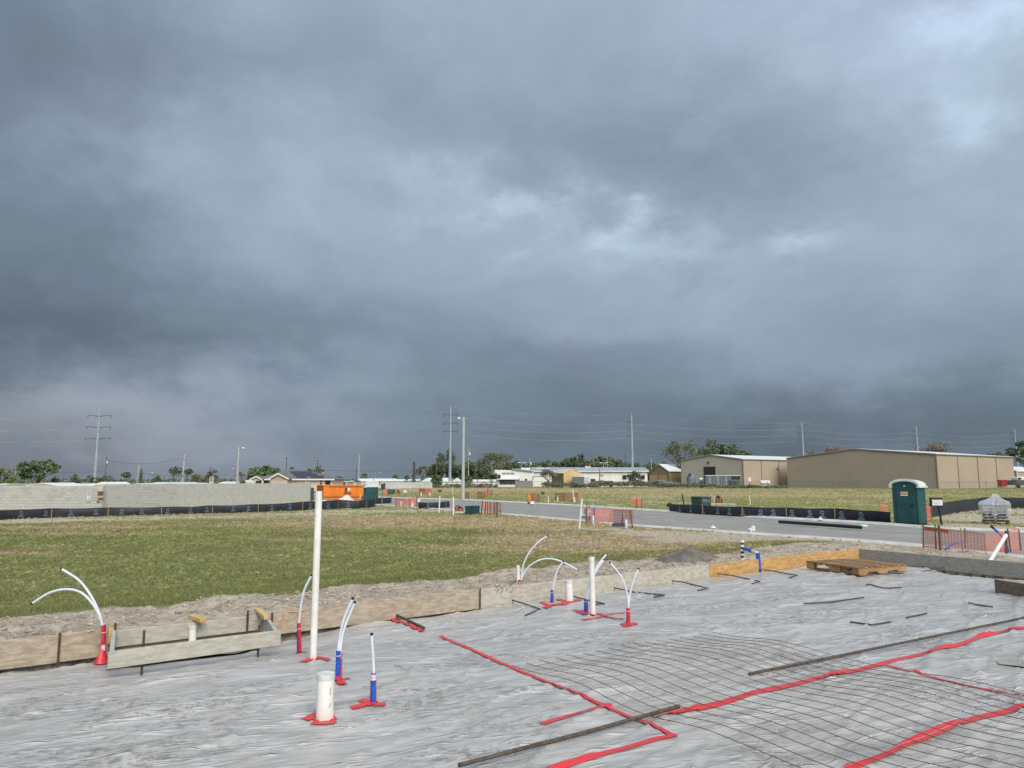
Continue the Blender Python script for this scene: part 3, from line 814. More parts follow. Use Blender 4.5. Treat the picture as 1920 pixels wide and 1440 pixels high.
TAPES = [
 ([(826, 1193), (880, 1216), (950, 1248), (1050, 1290), (1150, 1332), (1210, 1358), (1266, 1382)], 0.042, 'long red tape seam running from mid sheet down to the corner near the bottom'),
 ([(1222, 1346), (1300, 1328), (1400, 1304), (1500, 1281), (1620, 1255), (1690, 1236), (1790, 1212), (1860, 1190), (1925, 1178)], 0.066, 'widest red tape seam crossing the wire mesh towards the right edge'),
 ([(1015, 1359), (1075, 1341), (1146, 1326)], 0.045, 'short red tape branch beside the ribbed rebar, at the left of the seam'),
 ([(1268, 1380), (1200, 1396), (1120, 1418), (1030, 1446)], 0.048, 'red tape strip running off the bottom edge from the seam corner'),
 ([(1655, 1246), (1720, 1262), (1800, 1284), (1925, 1306)], 0.034, 'thin red tape branch on the plain sheet at the right of the mesh'),
 ([(1590, 1446), (1680, 1406), (1760, 1372), (1840, 1346), (1925, 1324)], 0.062, 'red tape seam under the mesh in the bottom right corner'),
 ([(700, 1147), (738, 1164), (792, 1185)], 0.06, 'red tape strip lying under the short bar near the far board')]
for pp, wd, lab in TAPES:
    mb = MB(); ribbon(mb, pixline(pp), wd)
    tag(mb.build('tape_strip', 'tape', smooth=True), lab, 'tape', 'red tape strips on the sheet')

# ================================================================== rebar
def bar(pts, r, mat, name, label, group, ribs=False, lift=0.0, n=8):
    step = 0.012 if ribs else 0.12
    pts = [Vector(p) for p in pts]
    q = resample(pts, step) if ribs else resample(pts, step)
    z = [hz(p.x, p.y) for p in q]
    if len(q) > 8:      # a stiff bar rides on the high spots
        k = 14 if not ribs else 60
        zz = [max(z[max(0, i - k):i + k + 1]) * 0.6 + 0.4 * sum(z[max(0, i - k):i + k + 1]) / len(z[max(0, i - k):i + k + 1]) for i in range(len(z))]
        z = [sum(zz[max(0, i - k):i + k + 1]) / len(zz[max(0, i - k):i + k + 1]) for i in range(len(zz))]
    q = [Vector((p.x, p.y, zq + r + 0.004 + lift)) for p, zq in zip(q, z)]
    rr = [r * (1.18 if i % 2 else 0.94) for i in range(len(q))] if ribs else r
    mb = MB(); mb.tube(q, rr, n)
    return tag(mb.build(name, mat, smooth=not ribs), label, 'rebar', group)
bar(pixline([(860, 1452), (1100, 1381), (1273, 1329)]), 0.0118, 'rebar', 'rebar', 'thick ribbed rebar lying across the red tape corner at the bottom', 'straight reinforcing bars', True)
bar(pixline([(1405, 1267), (1930, 1158)]), 0.0125, 'rebar', 'rebar', 'long grey bar lying behind the widest tape seam at the right', 'straight reinforcing bars', False)
bar(pixline([(714, 1148), (795, 1182)]), 0.016, 'rebar_dark', 'rebar', 'short dark bar lying on red tape near the far form board', 'straight reinforcing bars')
bar(pixline([(-12, 1272), (14, 1239)]), 0.018, 'rebar_dark', 'rebar', 'dark bar poking into view at the left edge of the sheet', 'straight reinforcing bars')
HOOKS = [([(913, 1125), (965, 1133), (1013, 1145), (985, 1156)], 'nearest bent dark bar, left of the short capped pipe'),
 ([(1040, 1113), (1085, 1123), (1133, 1133), (1106, 1138)], 'bent dark bar lying behind the tall pipe among the stubs'),
 ([(1125, 1102), (1190, 1111), (1246, 1118), (1226, 1122)], 'bent dark bar lying just behind the red sleeved stub'),
 ([(1228, 1089), (1280, 1096), (1328, 1104), (1308, 1108)], 'bent dark bar near the pale end of the far board'),
 ([(1309, 1076), (1370, 1083), (1425, 1091), (1410, 1096)], 'bent dark bar below the yellow form board'),
 ([(1372, 1070), (1440, 1074), (1495, 1080), (1480, 1085)], 'bent dark bar between the blue pipe and the pallet'),
 ([(1632, 1046), (1690, 1054), (1734, 1064)], 'dark bar lying behind the pallet by the grey board'),
 ([(1720, 1071), (1760, 1075), (1805, 1066)], 'dark bent bar right of the pallet'),
 ([(1625, 1098), (1655, 1104), (1690, 1103)], 'thin dark bar in front of the pallet'),
 ([(1508, 1135), (1560, 1131), (1620, 1123)], 'long dark bar half buried in folds in front of the pallet'),
 ([(1594, 1168), (1635, 1174), (1670, 1168)], 'curved dark bar lying above the long grey bar'),
 ([(1700, 1160), (1738, 1152)], 'small straight dark bar above the long grey bar'),
 ([(1815, 1132), (1862, 1140)], 'small dark bar in the folds near the right edge')]
for pp, lab in HOOKS:
    bar(pixline(pp), 0.009, 'rebar_dark', 'bent_rebar', lab, 'dark bars on the sheet')

# ================================================================== welded wire mesh
A0, A1 = Sl(967, 1252), Sl(1345, 1193)
ma = (A1 - A0).to_2d(); mw = ma.length; ma.normalize()
md = Vector((ma.y, -ma.x))
mesh_t = thing('wire_mesh', 'rusty sheet of welded wire mesh laid over the plastic at lower right', 'wire mesh', (A0.x, A0.y, 0))
def mesh_pt(a, d_):
    x = A0.x + ma.x * a + md.x * d_; y = A0.y + ma.y * a + md.y * d_
    hump = 0.062 * math.exp(-((d_ - 0.75) / 0.42) ** 2) + 0.05 * math.exp(-((d_ - 2.05 - 0.15 * a) / 0.40) ** 2) + 0.03 * math.exp(-((d_ - 3.3) / 0.4) ** 2)
    hump *= 0.75 + 0.5 * vn(np.array([a * 0.8]), np.array([d_ * 0.6]), 99)[0]
    base = 0.5 * hz(x, y) + 0.5 * (SLAB + 0.03)
    return Vector((x, y, max(hz(x, y) + 0.006, base + hump + 0.004)))
nw = 16
for i in range(nw + 1):
    a = mw * i / nw; d0 = -0.06 - 0.05 * rnd.random()
    pts = [mesh_pt(a, d0 + 0.06 * k) for k in range(88)]
    pts = [Vector((p.x, p.y, sum(pts[j].z for j in range(max(0, k - 2), min(len(pts), k + 3))) / (min(len(pts), k + 3) - max(0, k - 2)))) for k, p in enumerate(pts)]
    MB().tube(pts, 0.0025, 5).build('long_wire', 'wire', mesh_t, smooth=True)
for j in range(34):
    d_ = 0.04 + 0.152 * j
    pts = [mesh_pt(-0.03 + (mw + 0.06) * k / 40, d_) - Vector((0, 0, 0.004)) for k in range(41)]
    MB().tube(pts, 0.0021, 4).build('cross_wire', 'wirel', mesh_t, smooth=True)

# ================================================================== form boards round the slab
def ept(u, z=FT): q = Vector((PA.x, PA.y)) + E1 * u; return Vector((q.x, q.y, z))
def u_of(px, py): q = P(px, py, FT); return (q.to_2d() - PA.to_2d()).dot(E1)
LEN = (PK - PA).length
us_ = [-2.6, u_of(112, 1190), u_of(873, 1100), u_of(1312, 1057), LEN]
u_mid = u_of(505, 1142)
BOARDS = [(us_[0], us_[1], 'wood_grey', 'weathered grey form board at the far left end of the slab edge', 0.0),
          (us_[1], us_[2], 'wood_grey', 'long weathered form board behind the open box form with orange spray marks', 0.004),
          (us_[2], us_[3], 'wood_pale', 'pale cement stained form board with scribbled marks, middle of the slab edge', 0.0),
          (us_[3], us_[4], 'wood_yel', 'bright yellow pine form board ending at the far corner', 0.005)]
bo = []
for a, b_, mt, lab, dz_ in BOARDS:
    mb = MB(); mb.beam(ept(a + 0.004, FT + dz_), ept(b_ - 0.004, FT + dz_), 0.038, 0.245, 0.019)
    t_ = thing('form_board', lab, 'form board', ept((a + b_) / 2, FT - 0.30), 'form boards along the slab edge')
    mb.build('board', mt, t_, bevel=0.004)
    bo.append(t_)
mb = MB(); pr0 = PK + Vector((E2.x, E2.y, 0)) * 0.0 + Vector((N2.x, N2.y, 0)) * 0.021
mb.beam(pr0, pr0 + Vector((E2.x, E2.y, 0)) * 6.5, 0.038, 0.26, 0.0)
t_ = thing('form_board', 'grey damp form board along the road side of the slab', 'form board', pr0 - Vector((0, 0, 0.3)), 'form boards along the slab edge')
mb.build('board', 'wood_dark', t_, bevel=0.004)
# joint plates / cleats and stakes that hold the boards
for u_, t0 in ((us_[1], bo[1]), (us_[2], bo[2])):
    mb = MB(); p = ept(u_ - 0.0, FT - 0.01); mb.tube([p + Vector((N1.x, N1.y, 0)) * -0.02 + Vector((0, 0, 0.03)), p + Vector((N1.x, N1.y, 0)) * -0.02 - Vector((0, 0, 0.32))], 0.009, 6)
    mb.build('steel_stake', 'rust', t0)
# orange spray marks and pencil scribble: thin film on the boards
def board_decal(t0, strokes, wd, mat, name):
    mb = MB()
    for st in strokes:
        pts = []
        for px, py in st:
            a_, b_, c_ = ray(px, py)
            # intersection with the board's inner face
            k = ((PA.to_2d()).dot(N1) - 0.003) / (Vector((a_, b_)).dot(N1))
            pts.append(Vector((a_ * k, b_ * k, CAMZ + c_ * k)))
        mb.tube(smooth_line(pts, 4), wd, 4)
    return mb.build(name, mat, t0, kind='stuff')
board_decal(bo[2], [[(926, 1108), (935, 1098), (932, 1110), (942, 1100), (940, 1112), (947, 1097), (950, 1108)], [(953, 1104), (957, 1097), (962, 1104), (956, 1111), (964, 1108), (967, 1098)], [(972, 1095), (980, 1093)]], 0.0022, 'ink', 'scribble')
board_decal(bo[1], [[(533, 1151), (531, 1163), (527, 1176)], [(540, 1148), (556, 1147), (572, 1144)], [(556, 1150), (566, 1160), (560, 1172)], [(164, 1185), (170, 1183), (176, 1182)]], 0.009, 'orspray', 'orange_spray_mark')
board_decal(bo[2], [[(800, 1116), (812, 1114), (822, 1112)]] if False else [[(885, 1109), (889, 1102)]], 0.003, 'orspray', 'orange_spray_mark')

# ================================================================== open box form beside the left end
bf = thing('box_form', 'open rectangular form of grey boards around a capped pipe stub', 'box form', (BOXC.x, BOXC.y, 0.68), 'open box forms')
F0, F1, B0, B1 = BOX
e_ = (F1 - F0).normalized(); B0 = ept((B0.to_2d() - PA.to_2d()).dot(E1)); B1 = ept((B1.to_2d() - PA.to_2d()).dot(E1))
nin = Vector((N1.x, N1.y, 0))
MB().beam(F0, F1 + e_ * 0.03, 0.038, 0.135).build('front_board', 'wood_box', bf, bevel=0.004)
MB().beam(B0 - nin * 0.03 - Vector((0, 0, .012)), B1 - nin * 0.03 - Vector((0, 0, .012)), 0.036, 0.150).build('back_board', 'wood_box', bf, bevel=0.004)
MB().beam(F0 + e_ * 0.03 + nin * 0.022, B0 - nin * 0.052 + e_ * 0.02, 0.036, 0.133).build('left_board', 'wood_box', bf, bevel=0.004)
MB().beam(F1 - e_ * 0.005 + nin * 0.022, B1 - nin * 0.052 + e_ * 0.04, 0.036, 0.133).build('right_board', 'wood_box', bf, bevel=0.004)
MB().beam(B1 + nin * 0.09 + Vector((0, 0, .042)), B1 + (F1 - B1) * 0.42 + Vector((0, 0, .040)), 0.05, 0.038).build('brace_block', 'brace', bf, bevel=0.003)
bq = B0.lerp(B1, 0.53)
MB().beam(bq + nin * 0.10 + Vector((0, 0, .042)), bq - nin * 0.16 + Vector((0.05, 0, .038)), 0.06, 0.038).build('brace_block', 'brace', bf, bevel=0.003)
MB().beam(B0 + Vector((0, 0, .02)) - nin * .06, B0 - Vector((0, 0, .12)) - nin * .061, 0.05, 0.03).build('brace_block', 'brace', bf)
for q, dz0, dz1 in ((F0.lerp(F1, 0.19) + nin * 0.03, 0.13, 0.27), (F0.lerp(F1, 0.885) + nin * 0.03, 0.06, 0.24), (B0.lerp(B1, 0.02) - nin * .06, 0.06, 0.24),
                    (B0.lerp(B1, 0.90) - nin * .06, 0.05, 0.26), (F1.lerp(B1, 0.55) + e_ * .05, 0.07, 0.26)):
    MB().tube([q + Vector((0, 0, dz0)), q - Vector((0, 0, dz1))], 0.011, 8).build('steel_stake', 'rust', bf)
mb = MB()
gq = [F0 + nin * .40 + e_ * .06, F1 + nin * .40 - e_ * .04, B1 - nin * .06, B0 - nin * .06 + e_ * .04]
for i in range(14):
    for j in range(6):
        def gp(i, j):
            a = gq[0].lerp(gq[1], i / 14); b_ = gq[3].lerp(gq[2], i / 14); p = a.lerp(b_, j / 6)
            return Vector((p.x, p.y, hz(p.x, p.y) + 0.012 + 0.02 * float(vn(np.array(p.x * 8), np.array(p.y * 8), 3))))
        mb.quad(gp(i, j), gp(i + 1, j), gp(i + 1, j + 1), gp(i, j + 1))
tag(mb.build('dirt_patch', 'dirt', smooth=True), 'dark damp soil inside the left box form', 'soil')
# second box form at the right edge
q0, q1 = Sl(1868, 1112), Sl(1990, 1135)
z2 = Zat(1086, q0.y) 
q0.z = z2; q1.z = z2
bf2 = thing('box_form', 'brown box form with yellow boards at the right edge below the grey board', 'box form', (q0.x, q0.y, z2 - 0.2), 'open box forms')
d2 = (q1 - q0).normalized(); n2_ = Vector((-d2.y, d2.x, 0))
MB().beam(q0, q1, 0.038, 0.19).build('front_board', 'wood_brn', bf2, bevel=0.004)
MB().beam(q0 + n2_ * 0.62 + d2 * .45 + Vector((0, 0, .02)), q1 + n2_ * 0.62 + Vector((0, 0, .02)), 0.038, 0.16).build('back_board', 'wood_pale', bf2, bevel=0.004)
MB().beam(q0 + n2_ * 0.03 + d2 * .02, q0 + n2_ * 0.60 + d2 * .47, 0.036, 0.15).build('left_board', 'wood_pale', bf2, bevel=0.004)
MB().beam(q0 + d2 * 0.50 + n2_ * 0.05 + Vector((0, 0, .03)), q0 + d2 * 0.42 + n2_ * 0.62 + Vector((0, 0, .05)), 0.05, 0.038).build('brace_block', 'brace', bf2, bevel=0.003)
qq = q0 + d2 * .38 + n2_ * .56
MB().tube([qq + Vector((0, 0, .08)), qq - Vector((0, 0, .24))], 0.012, 6).build('steel_stake', 'wood_grey', bf2)

# ================================================================== pipes and tube stubs standing in the slab
def tape_base(parent, base, strips, name='tape_patch', width=0.05):
    mb = MB()
    for st in strips: ribbon(mb, [Sl(a, b_) for a, b_ in st], width, 0.35, 0.007, 0.02)
    # a collar that climbs the pipe foot
    return mb.build(name, 'tape', parent, smooth=True)
def collar(mb, c, r0, r1, h0, h1):
    n = 14; lo, up = [], []
    for k in range(n):
        a = 2 * math.pi * k / n; rr = r0 * rnd.uniform(0.8, 1.25)
        p = Vector((c.x + math.cos(a) * rr, c.y + math.sin(a) * rr, 0)); p.z = hz(p.x, p.y) + 0.008
        lo.append(p); up.append(Vector((c.x + math.cos(a) * r1, c.y + math.sin(a) * r1, c.z + rnd.uniform(h0, h1))))
    mb.add(lo + up, [(k, (k + 1) % n, n + (k + 1) % n, n + k) for k in range(n)])
def pvc(label, bpx, tpx, r, strips, cap=False, coupling=False, sw=0.072, name='pvc_pipe', markings=False):
    b_ = Sl(*bpx); t_ = Wp(tpx[0], tpx[1], b_.y)
    t_.y += 0.0
    th = thing(name, label, 'pipe', b_, 'white pipes standing in the slab')
    ax = (t_ - b_).normalized()
    mb = MB()
    if cap:
        mb.tube([b_ - Vector((0, 0, .08)), t_ - ax * 0.03], r, 28)
        mb.build('pipe', 'pvc', th, smooth=True)
        mc = MB(); mc.tube([t_ - ax * 0.035, t_ - ax * 0.006, t_, t_ - ax * 0.0005, t_ - ax * 0.010, t_ - ax * 0.0101], [r * 1.05, r * 1.06, r * 1.04, r * 0.92, r * 0.90, 0.001], 28, cap=False)
        mc.build('cap', 'pvc_dull', th, smooth=True)
    else:
        mb.tube([b_ - Vector((0, 0, .08)), t_, t_ - ax * 0.0005, t_ - ax * 0.12], [r, r, r * 0.88, r * 0.86], 24, cap=False)
        mb.build('pipe', 'pvc', th, smooth=True)
    if coupling:
        mk = MB(); mk.tube([t_ - ax * 0.045, t_ + ax * 0.002, t_ + ax * 0.002, t_ - ax * 0.03], [r * 1.13, r * 1.13, r * 0.92, r * .9], 24, cap=False); mk.build('coupling', 'pvc', th, smooth=True)
    if strips:
        mb = MB()
        for st in strips: ribbon(mb, [Sl(a, c_) for a, c_ in st], sw, 0.35, 0.007, 0.02)
        collar(mb, b_, r * 1.30, r * 1.02, 0.004, 0.018)
        mb.build('tape_patch', 'tape', th, smooth=True)
    return th, b_, t_
th, b_, t_ = pvc('fat short white pipe with a flat cap, nearest to the camera', (609, 1349), (611, 1262), 0.0585, [[(572, 1352), (590, 1343), (600, 1338)], [(585, 1356), (610, 1357), (630, 1354)]], cap=True)
ax = (t_ - b_).normalized()
mb = MB()
tc_ = t_ - ax * 0.006
for st in ([(-.03, -.005), (-.012, .012), (-.012, -.018), (-.03, 0)], [(0.0, -.008), (.018, .004), (.010, .010), (.03, .012)], [(-.002, -.016), (.02, -.012), (.034, -.004)]):
    mb.tube([tc_ + Vector((a, c, 0)) for a, c in st], 0.0012, 4)
mb.build('cap_writing', 'inkred', th, kind='stuff')
mb = MB(); mb.tube([b_ + Vector((.04, -.044, .17)), b_ + Vector((.043, -.042, .215))], 0.0016, 4); mb.tube([b_ + Vector((.036, -.047, .09)), b_ + Vector((.046, -.038, .115))], 0.002, 4)
mb.build('scuff_mark', 'dirt', th, kind='stuff')
pvc('tallest white pipe, standing upright left of centre', (587, 1236), (598, 921), 0.0305, [[(568, 1243), (580, 1237), (590, 1234)], [(590, 1234), (606, 1236), (618, 1240)]], sw=0.06)
pvc('short white pipe with rounded top among the middle stubs', (1068, 1127), (1066, 1088), 0.052, [[(1046, 1124), (1056, 1127), (1066, 1129)], [(1070, 1129), (1080, 1127), (1090, 1125)]], cap=True)
pvc('tall white pipe with a coupling on top among the middle stubs', (1112, 1154), (1109, 1044), 0.0325, [[(1074, 1145), (1090, 1150), (1100, 1153)], [(1092, 1163), (1120, 1159), (1150, 1152), (1172, 1150)], [(1120, 1151), (1145, 1158), (1170, 1162)], [(1098, 1152), (1112, 1155), (1124, 1155)]], coupling=True, sw=0.045)
th, b_, t_ = pvc('small white pipe stub standing inside the left box form', (361, 1224), (361, 1173), 0.036, [], cap=True)

def stub(label, bpx, sleeves, tubes, strips, tr=0.0108, group='water tube stubs', labelpx=None, sw=0.058, pushes=None, extra=None):
    """sleeves: (dx px, top px y, radius, material); tubes: pixel polylines from the sleeve to the free end"""
    b_ = Sl(*bpx)
    th = thing('tube_stub', label, 'tube', b_, group)
    d0 = b_.y
    for dxp, top, r, mat, ddy in sleeves:
        a = Wp(bpx[0] + dxp[0], bpx[1], d0 + ddy); t_ = Wp(bpx[0] + dxp[1], top, d0 + ddy)
        a.z = min(a.z, b_.z) - 0.03
        MB().tube([a, t_], r, 14).build('sleeve', mat, th, smooth=True)
        mk = MB(); k_ = a.lerp(t_, 0.82); mk.tube([k_, k_ + (t_ - a).normalized() * 0.006], r * 1.08, 12); mk.build('tie', 'pvc_dull', th, smooth=True)
    for i, pl in enumerate(tubes):
        ps = (pushes or [0] * 9)[i]
        pts = smooth_line([Wp(a, c, d0 + ps * k / max(1, len(pl) - 1)) for k, (a, c) in enumerate(pl)], 8)
        MB().tube(pts, tr, 12).build('tube', 'pex', th, smooth=True)
        e = (pts[-1] - pts[-2]).normalized()
        MB().tube([pts[-1] - e * 0.004, pts[-1] + e * 0.012], tr * 1.12, 12).build('end_plug', 'black' if i != 7 else 'pex', th, smooth=True)
    mb = MB()
    for st in strips: ribbon(mb, [Sl(a, c) for a, c in st], sw, 0.35, 0.007, 0.02)
    collar(mb, b_, 0.034, 0.020, 0.002, 0.014)
    mb.build('tape_patch', 'tape', th, smooth=True)
    if labelpx:
        a = Wp(labelpx[0], labelpx[2], d0); t_ = Wp(labelpx[1], labelpx[3], d0)
        MB().tube([a, t_], labelpx[4], 14).build('print_band', 'label', th, smooth=True)
    return th, b_
th, sb = stub('leftmost stub with red sleeve and two long arching white tubes', (190, 1246), [((2, 4), 1172, 0.0175, 'red', 0), ((6, 7), 1172, 0.010, 'blue', .02)],
     [[(194, 1190), (189, 1160), (175, 1125), (150, 1090), (116, 1067)], [(195, 1190), (188, 1158), (172, 1130), (150, 1110), (122, 1105), (92, 1112), (61, 1131)]],
     [[(183, 1244), (190, 1237), (196, 1228)], [(198, 1244), (196, 1236), (194, 1226)]], sw=0.07, labelpx=(193.5, 193.5, 1220, 1209, 0.0187))
mb = MB(); collar(mb, sb + Vector((0, 0, .0)), 0.058, 0.019, 0.09, 0.15); mb.build('tape_skirt', 'tape', th, smooth=True)
stub('stub with red and blue sleeve just left of the tallest pipe', (561, 1224), [((-2, -2), 1170, 0.012, 'blue', .012), ((2, 0), 1168, 0.0155, 'red', -.01)],
     [[(560, 1176), (563, 1145), (570, 1108), (584, 1079)]], [[(556, 1225), (565, 1224), (574, 1224)]], labelpx=(563, 562.6, 1222, 1211, 0.0167), sw=0.025)
stub('stub with tall blue sleeve and two pale tubes between the tallest and fattest pipes', (633, 1268), [((0, 2), 1220, 0.0195, 'blue', 0), ((5, 7), 1224, 0.010, 'red', .02)],
     [[(633, 1230), (637, 1195), (645, 1160), (661, 1123)], [(637, 1230), (641, 1195), (650, 1165), (665, 1130)]],
     [[(628, 1272), (634, 1273), (642, 1286)], [(634, 1278), (645, 1276), (655, 1274)], [(632, 1268), (638, 1280), (644, 1287)]], pushes=[0, 0.05])
stub('stub with short blue sleeve and one upright tube, nearest on the bare sheet', (699, 1318), [((1, 1), 1262, 0.0180, 'blue', 0), ((4, 4), 1276, 0.0115, 'red', .012), ((-3, -2), 1276, 0.010, 'red', .015)],
     [[(701, 1272), (700, 1240), (698, 1210), (697, 1190)]], [[(658, 1329), (680, 1325), (697, 1320)], [(676, 1313), (688, 1319), (698, 1324)], [(700, 1324), (712, 1322), (723, 1322)]], labelpx=(700, 700, 1275, 1264, 0.0190), tr=0.0105)
th, b_, t_ = pvc('slim white pipe with red sleeve beside the far board', (973, 1116), (971, 1060), 0.025, [], coupling=False)
stub('red sleeved stub with the widest arching tubes beside the far board', (975, 1116), [((-1, -1), 1087, 0.019, 'red', -.05)],
     [[(977, 1088), (981, 1060), (993, 1035), (1010, 1016), (1026, 1005)], [(977, 1085), (990, 1064), (1012, 1050), (1035, 1048), (1060, 1056), (1083, 1069)]],
     [[(955, 1121), (966, 1119), (975, 1118)], [(975, 1118), (985, 1116), (991, 1114)]], sw=0.03)
stub('blue sleeved stub with one leaning tube left of the short capped pipe', (1034, 1130), [((0, 1), 1106, 0.018, 'blue', 0), ((3, 3), 1110, 0.011, 'red', .02)],
     [[(1036, 1108), (1041, 1082), (1047, 1066), (1056, 1053)]], [[(1016, 1130), (1026, 1134), (1036, 1137)], [(1020, 1141), (1036, 1135), (1058, 1133)], [(1052, 1135), (1062, 1131), (1072, 1128)]], sw=0.075)
stub('blue and red sleeved stub just left of the tall coupled pipe', (1098, 1149), [((-1, 0), 1123, 0.018, 'blue', 0), ((3, 3), 1126, 0.013, 'red', .03)],
     [[(1099, 1125), (1103, 1100), (1117, 1066), (1137, 1039)], [(1101, 1125), (1106, 1097), (1118, 1070), (1132, 1050)]], [[(1080, 1148), (1092, 1150), (1100, 1152)]], sw=0.06, pushes=[.15, .1])
stub('rightmost red sleeved stub with two tubes spreading in a vee', (1178, 1168), [((0, 0), 1140, 0.0215, 'red', 0), ((-2, -2), 1142, 0.011, 'blue', .02)],
     [[(1179, 1142), (1176, 1115), (1165, 1082), (1144, 1055)], [(1178, 1142), (1181, 1115), (1188, 1088), (1197, 1067)]], [[(1164, 1172), (1178, 1170), (1196, 1171)], [(1166, 1175), (1178, 1174), (1190, 1169)]], sw=0.06)
# blue taped pipe by the yellow board, with the service riser outside
pb = Sl(1424, 1072); d_ = pb.y
th = thing('service_pipe', 'blue taped pipe rising inside the yellow form board', 'pipe', pb)
MB().tube([pb - Vector((0, 0, .05)), Wp(1421, 1037, d_)], 0.036, 14).build('sleeve', 'blue', th, smooth=True)
MB().tube([Wp(1419, 1036, d_ + .05), Wp(1409, 1033, d_ + .25)], 0.026, 10).build('elbow', 'pvc', th, smooth=True)
MB().tube([Wp(1410, 1033.5, d_ + .22), Wp(1394, 1028, d_ + .6)], 0.030, 12).build('crossover', 'blue', th, smooth=True)
th = thing('riser_pipe', 'striped white and blue riser pipe outside the yellow form board', 'pipe', Wp(1392, 1048, d_ + .9))
a, c = Wp(1392, 1050, d_ + .6), Wp(1391.5, 1013, d_ + .6)
for k in range(9):
    MB().tube([a.lerp(c, k / 9), a.lerp(c, (k + 0.97) / 9)], 0.030 if k % 2 else 0.034, 12).build('band', 'pvc' if k % 2 == 0 else 'signnavy', th, smooth=True)

# ================================================================== pallet
pc = (Sl(1517, 1064) + Sl(1628, 1081) + Sl(1692, 1066)) / 3
l_, f_, r_ = P(1517, 1055, .86), P(1630, 1070, .86), P(1692, 1058, .86)
pa = (f_ - l_).to_2d().normalized()
rz = math.atan2(pa.y, pa.x)
cen = (l_ + r_) / 2
SC_ = 0.93
pal = thing('pallet', 'empty wooden pallet lying on the sheet near the yellow board', 'pallet', (cen.x, cen.y, hz(cen.x, cen.y) + 0.012), rz=rz)
for j in range(9):
    y = -0.55 + 1.10 * j / 8
    MB().box((0, y, 0.130), (1.22, 0.105 if j in (0, 8) else 0.088, 0.018), rz=rnd.uniform(-.008, .008)).build('deck_board', ('pallet', 'pallet_l', 'pallet_w')[j % 3], pal, local=True)
for x in (-0.58, 0, 0.58):
    mb = MB()
    mb.prism([(x - .02, -.60, 0.018), (x - .02, -.40, 0.018), (x - .02, -.36, 0.055), (x - .02, -.14, 0.055), (x - .02, -.10, 0.018), (x - .02, .10, 0.018), (x - .02, .14, 0.055), (x - .02, .36, 0.055), (x - .02, .40, 0.018), (x - .02, .60, 0.018), (x - .02, .60, 0.120), (x - .02, -.60, 0.120)], (0.04, 0, 0))
    mb.build('stringer', 'pallet_l', pal, local=True)
for y in (-0.545, -0.47, 0.0, 0.545):
    MB().box((0, y, 0.009), (1.22, 0.09, 0.017)).build('bottom_board', 'pallet', pal, local=True)
for x in (-0.50, 0.0, 0.12, 0.52):
    MB().box((x, -0.545, 0.07), (0.12, 0.09, 0.10)).build('spacer_block', 'pallet_l', pal, local=True)
# torn, gathered spot in the sheet near the right edge
c = Sl(1904, 1246); mb = MB()
for k in range(10):
    a = 2 * math.pi * k / 10
mb.add([(c.x, c.y, hz(c.x, c.y) + .012)] + [(c.x + math.cos(2 * math.pi * k / 18) * .15 * rnd.uniform(.6, 1.3), c.y + math.sin(2 * math.pi * k / 18) * .11 * rnd.uniform(.6, 1.3), hz(c.x + math.cos(2 * math.pi * k / 18) * .19, c.y + math.sin(2 * math.pi * k / 18) * .15) + .012) for k in range(18)], [(0, 1 + k, 1 + (k + 1) % 18) for k in range(18)])
tag(mb.build('bare_patch', 'torn', smooth=True), 'torn spot showing bare soil in the sheet near the right edge', 'soil')

pal.scale = (SC_, SC_, SC_)

c = P(1300, 1054, .80); mb = MB(); n = 22
for l_ in range(7):
    f = l_ / 6
    for k in range(n):
        a = 2 * math.pi * k / n; r_ = (1 - f) * .72 * rnd.uniform(.88, 1.12) + .03
        x, y = c.x + math.cos(a) * r_, c.y + math.sin(a) * r_ * .7 + .25
        mb.v.append((x, y, gz(x, y) - .05 + .27 * f ** .9 * rnd.uniform(.94, 1.06)))
    if l_:
        for k in range(n):
            mb.f.append([(l_ - 1) * n + k, (l_ - 1) * n + (k + 1) % n, l_ * n + (k + 1) % n, l_ * n + k]); mb.mi.append(0)
tag(mb.build('soil_mound', 'dirt', smooth=True), 'small dark grey soil mound behind the pale form board', 'soil mound')
# ================================================================== silt fences
def logo_mesh():
    mb = MB()
    pts = []
    for k in range(9):
        a = R(-30) + R(240) * k / 8; pts.append(Vector((0.075 * math.cos(a), 0, 0.34 + 0.045 * math.sin(a) + 0.02)))
    for k in range(9):
        a = R(120) - R(270) * k / 8; pts.append(Vector((0.075 * math.cos(a), 0, 0.25 + 0.045 * math.sin(a) + 0.012)))
    def flat(pl, wd):
        for a, b in zip(pl, pl[1:]):
            d = (b - a); n_ = Vector((-d.z, 0, d.x)).normalized() * wd
            mb.quad(a - n_, b - n_, b + n_, a + n_)
    flat(pts, 0.017)
    flat([Vector((-.10, 0, .30)), Vector((.10, 0, .30))], 0.008)
    for j, (z, n_, wd) in enumerate(((0.165, 7, .26), (0.115, 9, .34))):
        for k in range(n_):
            x = -wd / 2 + wd * (k + .5) / n_
            mb.add([(x - wd / n_ * .38, 0, z - .017), (x + wd / n_ * .38, 0, z - .017), (x + wd / n_ * .38, 0, z + .017), (x - wd / n_ * .38, 0, z + .017)], [(0, 1, 2, 3)])
    return mb
_lg = {}
